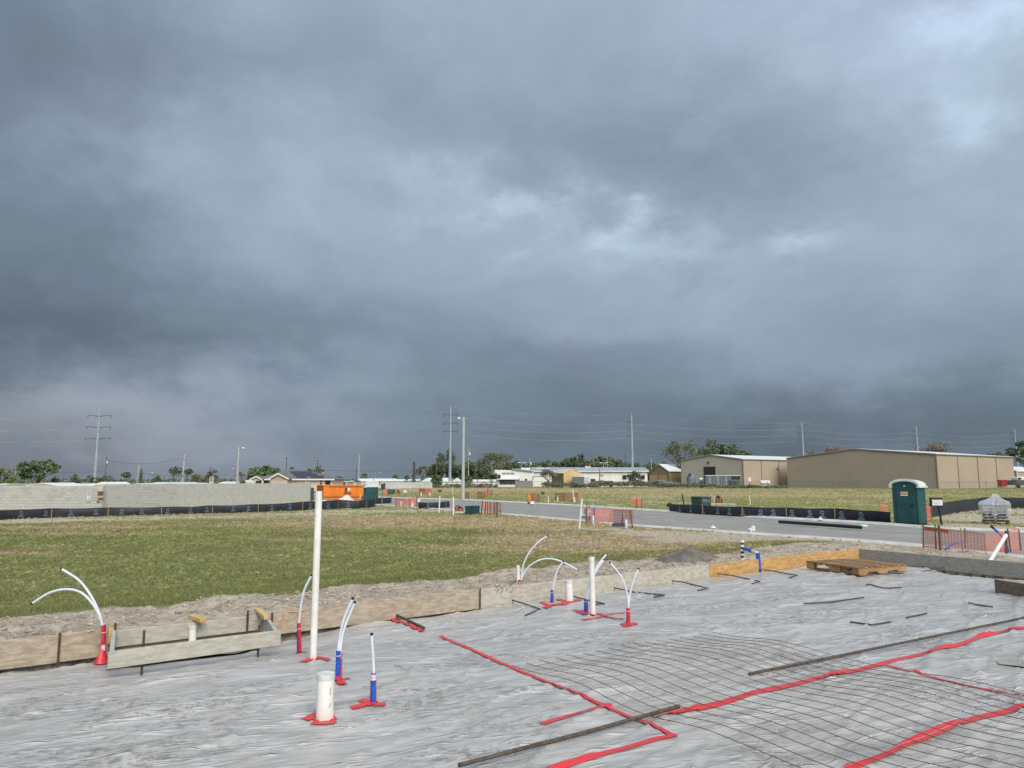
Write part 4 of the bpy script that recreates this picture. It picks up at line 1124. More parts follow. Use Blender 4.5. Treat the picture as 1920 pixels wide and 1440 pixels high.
def silt_fence(label, base, tops, stakes, logos, mat='silt', printm='print', tops_dark=()):
    """base: pixel list of the fabric foot; tops: heights in metres; stakes / logos: arc fractions in pixels x"""
    bp = [P(a, b_, 0.0) for a, b_ in base]
    pts, hs, pxs = [], [], []
    for i in range(len(bp) - 1):
        n = max(2, int((bp[i + 1] - bp[i]).length / 0.35))
        for k in range(n):
            f = k / n; pts.append(bp[i].lerp(bp[i + 1], f)); hs.append(tops[i] * (1 - f) + tops[i + 1] * f); pxs.append(base[i][0] * (1 - f) + base[i + 1][0] * f)
    pts.append(bp[-1]); hs.append(tops[-1]); pxs.append(base[-1][0])
    c = bp[len(bp) // 2]
    th = thing('silt_fence', label, 'silt fence', c, 'black silt fences')
    stk = []
    for sx in stakes:
        i = min(range(len(pxs)), key=lambda q: abs(pxs[q] - sx)); stk.append(i)
    mb = MB(); rows = []
    for i, p in enumerate(pts):
        d = (pts[min(i + 1, len(pts) - 1)] - pts[max(0, i - 1)]).normalized(); n_ = Vector((-d.y, d.x, 0))
        near = min([abs(i - q) for q in stk] + [9])
        wob = 0.05 * (float(vn(np.array(i * .31), np.array(bp[0].x), 4)) - .5)
        sag = -0.045 * min(near, 4) / 4 + 0.04 * (float(vn(np.array(i * .45), np.array(bp[0].y), 5)) - .5)
        g = gz(p.x, p.y)
        row = []
        for k, f in enumerate((-.06, .12, .4, .7, 1.0)):
            bul = 0.07 * math.sin(math.pi * max(f, 0)) * (1 if near > 1 else .3) * (0.4 + float(vn(np.array(i * .5), np.array(k * .8), 6)))
            q = p + n_ * (wob - bul); row.append(Vector((q.x, q.y, g + (hs[i] + sag) * f)))
        rows.append(row)
    o = [q for r_ in rows for q in r_]
    mb.add(o, [(i * 5 + k, (i + 1) * 5 + k, (i + 1) * 5 + k + 1, i * 5 + k + 1) for i in range(len(rows) - 1) for k in range(4)])
    # a thin hem gives the cloth thickness
    mb.tube([r_[4] for r_ in rows], 0.012, 4)
    mb.build('fabric', mat, th, smooth=True)
    for q, sx in zip(stk, stakes):
        p = rows[q][2]; d = (pts[min(q + 1, len(pts) - 1)] - pts[max(0, q - 1)]).normalized(); n_ = Vector((-d.y, d.x, 0))
        if n_.y > 0: n_ = -n_
        e = Vector((p.x, p.y, 0)) + n_ * 0.06
        dark = sx in tops_dark
        MB().box((e.x, e.y, (hs[q] + .06) / 2 + gz(e.x, e.y) - .04), (0.045, 0.03, hs[q] + 0.12), rz=math.atan2(d.y, d.x), ry=rnd.uniform(-.03, .03)).build('stake', 'woodpole' if dark else 'stake', th)
    for lx in logos:
        i = min(range(len(pxs)), key=lambda q: abs(pxs[q] - lx)); i = min(max(i, 1), len(pts) - 2)
        d = (pts[i + 1] - pts[i - 1]).normalized(); n_ = Vector((-d.y, d.x, 0))
        if n_.y > 0: n_ = -n_
        sc = hs[i] / 0.52
        if printm not in _lg:
            o = logo_mesh().build('printed_emblem', printm, None); _lg[printm] = o.data
        else:
            o = bpy.data.objects.new('printed_emblem', _lg[printm]); COL.objects.link(o)
        o.parent = th
        zm = [rows[i][k] for k in range(5)]
        off = min((q - pts[i]).dot(-n_) for q in zm + rows[i - 1] + rows[i + 1])
        q = pts[i] + n_ * (abs(off) + 0.03)
        # sit the print just proud of the cloth bulge
        mx_ = max((v_ - pts[i]).dot(n_) for v_ in rows[i - 1] + rows[i] + rows[i + 1])
        q = pts[i] + n_ * (mx_ + 0.008)
        o.location = Vector((q.x, q.y, gz(q.x, q.y))) - Vector(th.location)
        o.rotation_euler = (0, 0, math.atan2(d.y, d.x) if d.x > 0 else math.atan2(-d.y, -d.x))
        o.scale = (sc, 1, sc)
    return th
def hpx(base, rows): return [(b_[1] - r_) * (P(*b_).y * CP) / FOC for b_, r_ in zip(base, rows)]
B_ = [(-60, 979), (0, 975), (95, 970.5), (202, 967.5), (302, 965.5), (397, 962.5), (483, 960), (566, 957), (633, 954), (672, 953.5), (702, 951.5)]
silt_fence('long black silt fence with wooden stakes in front of the block wall', B_, hpx(B_, [958, 955.5, 954, 952, 951, 948, 946, 941, 937.5, 938.5, 936]),
           [95, 202, 302, 397, 483, 566, 635, 701], [32, 82, 133, 182, 228, 270, 312, 354, 390, 434, 461, 508, 544, 580, 612, 656, 686], tops_dark=(635, 701))
B_ = [(702, 945.5), (716, 945), (733, 944)]
silt_fence('short plain black silt fence behind the navy sign post', B_, hpx(B_, [933, 933, 932.5]), [733], [], tops_dark=(733,))
B_ = [(785, 953.5), (802, 954), (822, 953.5), (842, 952)]
silt_fence('short sagging black silt fence between two white marker poles and the road', B_, hpx(B_, [941, 942, 941, 939]), [], [805, 833])
B_ = [(1257, 960.5), (1319, 965.5), (1393, 970), (1476, 973), (1567, 976.5), (1630, 979.5), (1672, 982)]
silt_fence('black silt fence with white emblems along the far kerb left of the green toilet', B_, hpx(B_, [944, 948, 950.5, 952, 954, 957, 959.5]),
           [1319, 1393, 1476, 1567], [1276, 1299, 1321, 1347, 1372, 1398, 1427, 1456, 1484, 1516, 1549, 1584, 1620], printm='printw')
B_ = [(1722, 979), (1740, 972), (1775, 965), (1805, 960), (1850, 955), (1925, 952), (2010, 952)]
silt_fence('plain black silt fence curving behind the sand lot and the wrapped bags', B_, hpx(B_, [953, 948, 941.5, 937, 932, 933, 933]), [], [])

# ================================================================== orange safety fences
def orange_fence(label, base, hpix, stakes, cell=0.11, mat='orange_net', strand=0.03, name='safety_fence', stakes_w=(), fold=0.0, zoff=0.0, hmax=None, tilt=None):
    bp = []
    for (a, b_) in base:
        p = G(a, b_) if b_ > 1000 else P(a, b_, 0.0); bp.append(p)
    hh = [h * (p.y * CP) / FOC for h, p in zip(hpix, bp)]
    th = thing(name, label, 'safety fence', bp[len(bp) // 2], 'orange safety fences')
    tot = sum((b_ - a).length for a, b_ in zip(bp, bp[1:]))
    def at(f):
        d = f * tot
        for i, (a, b_) in enumerate(zip(bp, bp[1:])):
            L = (b_ - a).length
            if d <= L + 1e-6 or i == len(bp) - 2:
                k = min(1.0, d / L); q = a.lerp(b_, k); return q, hh[i] * (1 - k) + hh[i + 1] * k, (b_ - a).normalized()
            d -= L
    nx = max(3, int(tot / cell)); H = max(hh)
    nz = max(4, int(H / (cell * 0.62)))
    mb = MB()
    def pt(f, g):
        q, h, d = at(min(1, max(0, f))); n_ = Vector((-d.y, d.x, 0))
        w_ = (float(vn(np.array(f * tot * .9), np.array(g * 1.5 + bp[0].x), 7)) - .5) * 0.10
        sag = (float(vn(np.array(f * tot * 1.1), np.array(bp[0].y), 8)) - .6) * 0.10 * h
        return q + n_ * w_ + Vector((0, 0, 0.06 * h + g * (h * .94 + sag)))
    for i in range(nx + 1):
        f = i / nx; df = strand * .36 / tot
        for g in range(4):
            mb.quad(pt(f - df, g / 4), pt(f + df, g / 4), pt(f + df, (g + 1) / 4), pt(f - df, (g + 1) / 4))
    for j in range(nz + 1):
        g = j / nz; dg = strand * .36 / H * (1.6 if j in (0, nz) else 0.8)
        ns = max(4, nx // 2)
        for i in range(ns):
            mb.quad(pt(i / ns, g - dg), pt((i + 1) / ns, g - dg), pt((i + 1) / ns, g + dg), pt(i / ns, g + dg))
    mb.build('netting', mat, th)
    if fold:
        mb = MB(); n = 16
        for k in range(2):
            g0, g1 = (0.84, 1.0) if k == 0 else (0.3, 0.42)
            if k == 1 and fold < 1: continue
            for i in range(n):
                f0, f1 = 0.02 + .25 * i / n, 0.02 + .25 * (i + 1) / n
                mb.quad(pt(f0, g0) - Vector((0, .03, 0)), pt(f1, g0) - Vector((0, .03, 0)), pt(f1, g1) - Vector((0, .05, 0)), pt(f0, g1) - Vector((0, .05, 0)))
        mb.build('folded_netting', 'orange_dk', th)
    for s_ in stakes:
        px, b_, t_, wd, mt = s_[:5]; lean = s_[5] if len(s_) > 5 else 0
        q = G(px, b_) if b_ > 1000 else P(px, b_, 0.0)
        tp = Wp(px + lean, t_, q.y)
        MB().tube([q - Vector((0, 0, .1)), tp], wd, 4 if mt != 'rust' else 6).build('stake', mt, th)
    return th
orange_fence('sagging orange safety fence outside the grey form board at the right edge',
   [(1731, 1026), (1757, 1030), (1805, 1034), (1850, 1038), (1884, 1038), (1915, 1033)], [38, 40, 38, 34, 36, 42],
   [(1731, 1031, 984, .022, 'brown'), (1755, 1031, 983, .022, 'brown', -2), (1763, 1032, 985, .045, 'woodpole', -3), (1806, 1040, 990, .018, 'stake', -5), (1887, 1042, 995, .04, 'woodpole', -1), (1896, 1038, 991, .025, 'brown', -7), (1915, 1034, 992, .022, 'brown', -5), (1810, 1030, 990, .02, 'woodpole', -1)], cell=0.105, strand=0.034, fold=0.8)
orange_fence('orange safety fence with leaning stakes beside the white notice signs',
   [(1096, 980), (1113, 981), (1150, 981), (1166, 984), (1187, 986)], [25, 25, 24, 26, 27],
   [(1100, 982, 954, .04, 'brown', 0), (1114, 982, 952, .03, 'woodpole', 0), (1165, 984, 956, .03, 'woodpole', 4), (1170, 985, 955, .035, 'stake', -2), (1187, 991, 956, .03, 'brown', -6)], cell=0.14, strand=0.05)
orange_fence('orange safety fence with a close row of stakes beside the teal utility box',
   [(903, 963), (918, 963), (940, 964)], [19, 19, 20],
   [(902, 964, 939, .04, 'woodpole', 3), (909, 965, 940, .04, 'woodpole', 2), (914, 965, 941, .03, 'brown', 0), (919, 965, 941, .03, 'brown', 0), (927, 965, 941, .03, 'brown', 0), (932, 971, 941, .045, 'woodpole', 0), (940, 968, 942, .035, 'stake', -1)], cell=0.18, strand=0.07)
orange_fence('orange safety fence between the navy sign post and the short silt fence',
   [(742, 950), (762, 950.5), (782, 950.5)], [15, 13, 18], [(742, 951, 933, .03, 'brown'), (768, 951, 934, .03, 'brown'), (781, 952, 931, .04, 'brown')], cell=0.22, strand=0.09)
orange_fence('small orange fence square immediately right of the yellow hydrant', [(992.5, 942), (1011, 943)], [15, 15], [(993, 944, 927, .03, 'brown'), (1004, 945, 928, .03, 'stake'), (1011, 945, 927, .03, 'brown')], cell=0.25, strand=0.12)
orange_fence('far orange fence behind the two white pipe markers, right of the hydrant', [(1040, 938), (1060, 940), (1084, 941)], [13, 14, 15], [(1041, 939, 925, .035, 'brown'), (1056, 941, 924, .035, 'brown'), (1084, 942, 925, .04, 'stake')], cell=0.26, strand=0.10)
orange_fence('small orange fence square on the sandy field right of the blue sign', [(1183, 948), (1193, 948), (1202, 948)], [14, 14, 14], [(1183, 954, 934, .035, 'stake'), (1194, 956, 935, .04, 'woodpole'), (1203, 955, 935, .03, 'brown')], cell=0.22, strand=0.10)
orange_fence('far orange fence on the grass just right of the street lamp, with a bent end', [(895, 933), (905, 935), (915, 931), (923, 927)], [10, 12, 12, 8], [(896, 937, 924, .04, 'brown'), (908, 936, 922, .04, 'brown'), (915, 934, 920, .05, 'stake'), (922, 930, 921, .04, 'brown')], cell=0.3, strand=0.13)
orange_fence('tiny orange fence at the foot of the street lamp', [(872, 935), (879, 936)], [10, 9], [(873, 937, 923, .04, 'brown'), (879, 938, 922, .03, 'brown')], cell=0.3, strand=0.12)
orange_fence('solid orange fence panel behind two white stubs in the far grass', [(785, 926), (798, 926.5), (808, 926)], [9, 9, 8], [(786, 927, 917, .04, 'stake'), (801, 927, 916, .04, 'stake'), (808, 927, 917, .04, 'stake')], cell=0.25, strand=0.2)
orange_fence('faded orange fence left of the small green box in the far grass', [(720, 926), (727, 926)], [8, 8], [(720, 927, 917, .04, 'stake'), (726, 927, 916, .05, 'redbin')], cell=0.25, strand=0.18)
orange_fence('small orange fence peeping over the silt fence left of the green toilet', [(1649, 968), (1666, 968)], [22, 20], [(1649, 969, 945, .02, 'stake')], cell=0.16, strand=0.06)
orange_fence('dull red orange fence standing right behind the green toilet', [(1731, 976), (1746, 975)], [27, 25], [(1746, 977, 947, .03, 'stake', -1)], cell=0.14, strand=0.09)

# ================================================================== marker poles, stubs, signs, boxes
def marker(label, bpx, tpx, r=0.045, mat='pvc', name='marker_pole', cap=None, group='white marker poles'):
    b_ = G(*bpx) if bpx[1] > 1000 else P(bpx[0], bpx[1], 0.0)
    b_.z = gz(b_.x, b_.y)
    t_ = Wp(tpx[0], tpx[1], b_.y)
    th = thing(name, label, 'marker', b_, group)
    MB().tube([b_ - Vector((0, 0, .05)), t_], r, 12).build('pole', mat, th, smooth=True)
    if cap:
        MB().tube([b_.lerp(t_, 0), b_.lerp(t_, .55)], r * 1.12, 12).build('sleeve', cap, th, smooth=True)
    else:
        MB().tube([t_, t_ + (t_ - b_).normalized() * 0.02], r * 1.08, 12).build('top_cap', mat, th, smooth=True)
    return th
marker('white marker pole crossing the short sagging silt fence', (823, 962.5), (824.5, 930.5), 0.05)
marker('upright white marker pole left of the orange hose pedestal', (850, 966), (849.8, 932), 0.055)
marker('far leaning white marker pole left of the street lamp', (849, 928), (848, 913), 0.05)
marker('leaning white marker pole left of the blue and white sign', (1086, 991), (1091, 935.5), 0.045)
marker('far white marker pole with a lean behind the blue sign', (1076, 942), (1074, 917), 0.055)
marker('thin white marker right of the yellow hydrant', (1028, 945), (1028, 931), 0.045)
marker('white marker pole behind the emblem silt fence on the far grass', (1407, 947), (1405, 930), 0.045)
marker('thin pale marker beside the orange and black hose on the far grass', (1338, 944), (1339, 931), 0.04)
marker('white marker stake in the far grass near the white bag', (769, 923), (768.5, 916), 0.05)
marker('left one of two white stubs in front of the solid orange panel', (790, 930), (789.5, 923), 0.09)
marker('right one of two white stubs in front of the solid orange panel', (806, 930), (806, 923.5), 0.09)
marker('pale green capped stub, left of the pair by the blue sign fence', (1112, 985), (1112, 967), 0.06, cap='mint')
marker('pale green capped stub, right of the pair by the blue sign fence', (1174, 991), (1174, 974), 0.065, cap='mint')
marker('white stub with green foot at the left of the fence by the navy sign', (752, 951), (752, 940), 0.06, cap='mint')
marker('white stub near the right end of the fence by the navy sign', (773, 952), (773.5, 943), 0.075)
marker('slim white stub in front of the far orange fence, left one', (1046, 941), (1045.5, 931), 0.06)
marker('slim white stub in front of the far orange fence, right one', (1078, 943), (1077, 932), 0.06)
marker('dark blue marker post with a white band left of the grey green utility box', (1283, 950), (1279, 927), 0.06, mat='signnavy', cap=None)
def plate(th, px0, px1, r0, r1, d, mat, name, t=0.02, dy=0.0):
    a, b_ = Zat(r1, d), Zat(r0, d); x0, x1 = Xat(px0, d, a), Xat(px1, d, a)
    return MB().box(((x0 + x1) / 2, d + dy, (a + b_) / 2), (x1 - x0, t, b_ - a)).build(name, mat, th)
# blue and white sign, red and white sign
b_ = P(1095, 980, 0); d = b_.y
th = thing('notice_sign', 'white notice sign with black letters and a blue foot band', 'sign', b_, 'small notice signs')
plate(th, 1090.5, 1099, 954.5, 967.5, d, 'paper', 'sign_face')
plate(th, 1091, 1099.5, 967.6, 970.5, d, 'inkblue', 'blue_band')
MB().box((Xat(1099.8, d), d + .03, 0.45), (.05, .03, 1.1)).build('post', 'brown', th)
for (tx, row, c_) in ((1093.2, 957.6, 'X'), (1097, 957.6, 'K'), (1093.6, 962.6, 'V'), (1097, 962.6, 'K')):
    z = Zat(row, d); text_part(c_, 0.20, 'ink', th, Vector((Xat(tx, d, z), d - .014, z)) - Vector(th.location))
b_ = P(1104, 981, 0); d = b_.y
th = thing('notice_sign', 'red and white notice sign tied to the orange fence', 'sign', b_, 'small notice signs')
plate(th, 1101, 1107.5, 954.5, 967.5, d, 'paper', 'sign_face', dy=-.12)
MB().box((Xat(1104, d), d - .06, .5), (.04, .03, 1.0)).build('post', 'brown', th)
for r0, r1, a, c_ in ((955.5, 958.5, 1101.6, 1103.6), (955.5, 958.5, 1104.6, 1106.8), (960, 962.4, 1101.8, 1103.2), (960.3, 963, 1104, 1106.6), (964, 966.6, 1101.8, 1106.8)):
    plate(th, a, c_, r0, r1, d, 'inkred', 'red_mark', 0.006, -.135)
b_ = P(784, 951, 0); d = b_.y
th = thing('notice_sign', 'small white sign with a black mark above the short silt fence', 'sign', b_, 'small notice signs')
plate(th, 781, 788, 935.5, 941, d, 'paper', 'sign_face'); plate(th, 782, 783.5, 937, 939, d, 'ink', 'black_mark', .006, -.013)
MB().box((Xat(784.5, d), d + .03, .5), (.05, .03, 1.0)).build('post', 'brown', th)
# permit boxes on posts
b_ = P(1766, 984, 0); d = b_.y
th = thing('permit_box', 'black box with a white paper on a leaning black post by the toilet', 'sign box', b_, 'document boxes on posts')
tp = Wp(1759, 945, d)
MB().tube([b_ - Vector((0, 0, .1)), tp], 0.055, 8).build('post', 'signblk', th, smooth=True)
plate(th, 1744.5, 1767, 933, 949.5, d, 'signblk', 'box', .14)
plate(th, 1746.5, 1766, 937, 947.5, d, 'paper', 'paper_sheet', .008, -.082)
z = Zat(942, d)
mb = MB()
mb.tube([Wp(1749, 942, d - .09) + Vector((.03 * math.cos(k), 0, .03 * math.sin(k))) for k in range(7)], .006, 4)
mb.tube([Wp(1752 + k * 1.0, 943.4 + (0.35 if k % 2 else -.45), d - .09) for k in range(13)], .006, 4)
mb.tube([Wp(1753 + k * 1.3, 945.2 + (0.2 if k % 2 else -.2), d - .09) for k in range(6)], .005, 4)
mb.tube([Wp(1750, 939.4, d - .09), Wp(1763, 939.0, d - .09)], .004, 4)
mb.build('script_print', 'ink', th)
b_ = P(716, 945.5, 0); d = b_.y
th = thing('permit_box', 'navy box on a thin post right of the far toilet', 'sign box', b_, 'document boxes on posts')
MB().tube([b_ - Vector((0, 0, .1)), Wp(717, 915, d)], 0.05, 8).build('post', 'chain', th, smooth=True)
plate(th, 714.5, 722, 907, 917, d, 'signnavy', 'box', .18)
# utility boxes
def util_box(label, px0, px1, rt, rb, mat, name='utility_box', rz=0.0, dep=0.6, lid=True, group='ground utility boxes'):
    b_ = P((px0 + px1) / 2, rb, 0); d = b_.y
    w_ = (px1 - px0) * d * CP / FOC; h = (rb - rt) * d * CP / FOC
    w_ = w_ / (math.cos(rz) + abs(math.sin(rz)) * dep / max(w_, .1)) if rz else w_
    th = thing(name, label, 'utility box', (b_.x, b_.y + dep / 2, 0), group, rz)
    MB().box((0, 0, h * .41), (w_ * .97, dep * .97, h * .86)).build('body', mat, th, local=True, bevel=.03)
    if lid: MB().box((0, 0, h * .92), (w_, dep, h * .16)).build('lid', mat, th, local=True, bevel=.03)
    return th, w_, h, dep
util_box('teal utility box on the near verge left of the row of stakes', 872, 898, 949, 965, 'tealbox', rz=R(-22), dep=.9)
th, w_, h, dp_ = util_box('large grey green transformer box with white letters behind the emblem silt fence', 1302, 1335, 931.5, 951, 'txbox', rz=R(30), dep=1.3)
text_part('HB', .36, 'printw', th, Vector((-.18 * w_, -dp_ / 2 - .02, h * .60)), depth=.01)
text_part('6', .32, 'printw', th, Vector((.22 * w_, -dp_ / 2 - .02, h * .56)), depth=.01)
util_box('small dark green box in the far grass right of the navy sign', 727, 740, 918, 926.5, 'txbox')
tag(MB().box((P(1362, 950, 0).x, P(1362, 946.5, 0).y, .05), (4.2, 1.6, .12)).build('concrete_pad', 'conc'), 'pale concrete pad on the far grass behind the emblem silt fence', 'pad')
# hose pedestals
def pedestal(label, px, rb, wpx, hpx_, far=False, name='hose_pedestal', dark_top=False):
    b_ = P(px, rb, 0); d = b_.y; s_ = wpx * d * CP / FOC; h = hpx_ * d * CP / FOC
    th = thing(name, label, 'pedestal', b_, 'pedestals with coiled conduit')
    if dark_top:
        MB().ico((b_.x - .1 * s_, d, h * .72), s_ * .30, (1, .6, 1), .12).build('coil_bundle', 'black', th)
    for k, (cx, rr, hh) in enumerate(((-.18, .30, .80), (.10, .34, .68), (.2, .28, .62))):
        pts = [Vector((b_.x + cx * s_ + rr * s_ * math.cos(R(a)), d - .05 * k, h * .42 + (hh * h - .42 * h) * math.sin(R(a)))) for a in range(0, 181, 15)]
        pts = [pts[0] - Vector((0, 0, h * .40))] + pts + [pts[-1] - Vector((0, 0, h * .36))]
        MB().tube(pts, s_ * .055, 8).build('conduit', 'black', th, smooth=True)
    for cx, ww, hh in ((-.28, .34, .50), (.16, .30, .52)):
        MB().box((b_.x + cx * s_, d - .02, hh * h / 2), (ww * s_, .22, hh * h)).build('orange_base', 'orplas', th, bevel=.02)
    if not dark_top:
        MB().tube([Vector((b_.x - .5 * s_, d - .2, .06)), Vector((b_.x + .55 * s_, d - .2, .05))], .05, 8).build('foot_pipe', 'pvc_dull', th, smooth=True)
    return th
pedestal('orange pedestal with black looped conduit left of the teal utility box', 861, 962, 15, 17)
pedestal('orange pedestal with a black coil bundle right of the transformer box', 1348, 944.5, 11, 18, dark_top=True)
pedestal('tiny orange and black pedestal right of the small green box in the far grass', 747, 926.5, 6, 9, dark_top=True)
pedestal('orange hoses standing behind the long silt fence left of the far toilet', 681, 941, 8, 12)
# traffic cone beside it
b_ = P(675, 941.5, 0); d = b_.y
th = thing('traffic_cone', 'white and orange cone beside the hoses behind the long silt fence', 'traffic cone', b_)
k_ = d * CP / FOC
MB().tube([b_, b_ + Vector((0, 0, 6 * k_))], [1.6 * k_, 1.1 * k_], 12).build('body', 'orplas', th, smooth=True)
MB().tube([b_ + Vector((0, 0, 6 * k_)), b_ + Vector((0, 0, 14.5 * k_))], [1.12 * k_, .6 * k_], 12).build('reflective_band', 'pvc', th, smooth=True)
MB().box((b_.x, b_.y, .03), (3.6 * k_, 3.6 * k_, .06)).build('base_plate', 'orplas', th)
# fire hydrant
b_ = P(992, 945.5, 0); d = b_.y; k_ = 19 * d * CP / FOC
th = thing('fire_hydrant', 'yellow fire hydrant on the far verge beside the small orange fence', 'fire hydrant', b_)
MB().tube([b_, b_ + Vector((0, 0, .12 * k_)), b_ + Vector((0, 0, .13 * k_)), b_ + Vector((0, 0, .2 * k_))], [.13 * k_, .13 * k_, .17 * k_, .17 * k_], 12).build('base_flange', 'black', th, smooth=True)
MB().tube([b_ + Vector((0, 0, z * k_)) for z in (.2, .62, .64, .70, .71, .84, .92, 1.0)], [q * k_ for q in (.12, .12, .19, .19, .13, .11, .07, .03)], 14).build('barrel', 'hydy', th, smooth=True)
for dx_, dy_ in ((.22, 0), (-.22, 0), (0, -.24)):
    c = b_ + Vector((0, 0, .52 * k_)); MB().tube([c, c + Vector((dx_ * k_, dy_ * k_, 0))], .085 * k_, 10).build('nozzle', 'hydy', th, smooth=True)
# scraps of white plastic
def scrap(label, px, rb, wpx, hpx_, name='plastic_scrap', mat='plasw', cat='litter'):
    b_ = G(px, rb) if rb > 985 else P(px, rb, 0.06); k_ = b_.y * CP / FOC
    b_.z = max(gz(b_.x, b_.y), .06 if rb < 985 else -9)
    rg = random.Random(px * 7 + rb)
    mb = MB()
    mb.ico(b_ + Vector((0, 0, hpx_ * k_ * .32)), 1, (wpx * k_ / 2, wpx * k_ / 2.4, hpx_ * k_ * .42), .42, rg)
    mb.ico(b_ + Vector((wpx * k_ * rg.uniform(-.2, .2), 0, hpx_ * k_ * .55)), 1, (wpx * k_ / 3.6, wpx * k_ / 3.6, hpx_ * k_ * .5), .5, rg)
    for q in range(3):
        mb.ico(b_ + Vector((wpx * k_ * rg.uniform(-.45, .45), -.05, hpx_ * k_ * .15)), 1, (wpx * k_ / 6, wpx * k_ / 6, hpx_ * k_ * .2), .45, rg)
    return tag(mb.build(name, mat, smooth=False), label, cat, 'white plastic scraps')
scrap('crumpled white plastic on the near kerb, left of two', 1338, 992, 13, 7)
scrap('peaked crumpled white plastic on the near kerb, right of two', 1411, 998, 14, 11)
scrap('tiny white plastic scrap on the sand near the yellow board', 1390, 1019, 8, 7)
scrap('white scrap lying on the black pipe by the far kerb', 1537, 976, 11, 6)
scrap('white plastic sheet scrap at the right end of the black pipe', 1622, 988, 20, 5)
scrap('white plastic lump at the foot of the yellow hydrant', 998, 947, 11, 7)
scrap('white bag lying in the far grass left of the solid orange panel', 759, 925, 8, 7)
scrap('white block pile beside the right end of the block wall', 607, 942, 22, 5)
scrap('small white lump in front of the white trailers at the field edge', 1103, 916, 5, 3)
scrap('white rag on the sandy lot verge near the road at right', 1911, 992, 18, 4)
scrap('white litter on the lawn left of the middle stubs', 873, 1038, 4, 3)
# black pipe on the far kerb, purple box
a, c = P(1461, 977.5, .2), P(1615, 988, .2)
tag(MB().tube([a - Vector((0, 0, .02)), a.lerp(c, .5) - Vector((0, 0, .02)), c - Vector((0, 0, .02))], .08, 14).build('black_pipe', 'black', smooth=True), 'long black pipe lying along the far kerb in front of the emblem silt fence', 'pipe')
b_ = P(1160, 987, 0); k_ = b_.y * CP / FOC
th = thing('valve_box', 'purple valve box at the foot of the orange fence by the signs', 'valve box', b_)
MB().box((b_.x, b_.y, 2.6 * k_), (22 * k_, .45, 5.2 * k_)).build('body', 'purple', th, bevel=.02)
MB().box((b_.x + .03, b_.y, 5.6 * k_), (20 * k_, .5, 0.9 * k_)).build('lid', 'purple', th, bevel=.01)
# leaning white pipe and blue pipes at the right
b_ = Wp(1858, 1049, 13.3); t_ = Wp(1886, 1004, 14.2)
tag(MB().tube([b_ - (t_ - b_) * .08, t_], .034, 14).build('leaning_pipe', 'pvc', smooth=True), 'white pipe leaning over the grey form board at the right', 'pipe')
b_ = G(1886, 1037); t_ = Wp(1862, 990, b_.y)
th = thing('blue_pipe', 'blue pipe with dark end leaning beside the white leaning pipe', 'pipe', b_)
pts = smooth_line([b_, Wp(1884, 1015, b_.y), Wp(1873, 1000, b_.y), t_], 6)
MB().tube(pts, .035, 8).build('pipe', 'blue', th, smooth=True); MB().tube([pts[-1], Wp(1858, 986, b_.y)], .04, 8).build('dark_end', 'black', th, smooth=True)
MB().tube([Wp(1890, 1037, b_.y), Wp(1887, 1024, b_.y)], .05, 8).build('blue_foot', 'blue', th, smooth=True)
b_ = G(1772, 1032)
tag(MB().tube(smooth_line([b_, Wp(1780, 1024, b_.y), Wp(1792, 1019, b_.y), Wp(1806, 1016, b_.y)], 6), .026, 8).build('blue_hose', 'blue', smooth=True), 'thin blue hose curving up behind the orange fence at the right', 'hose')

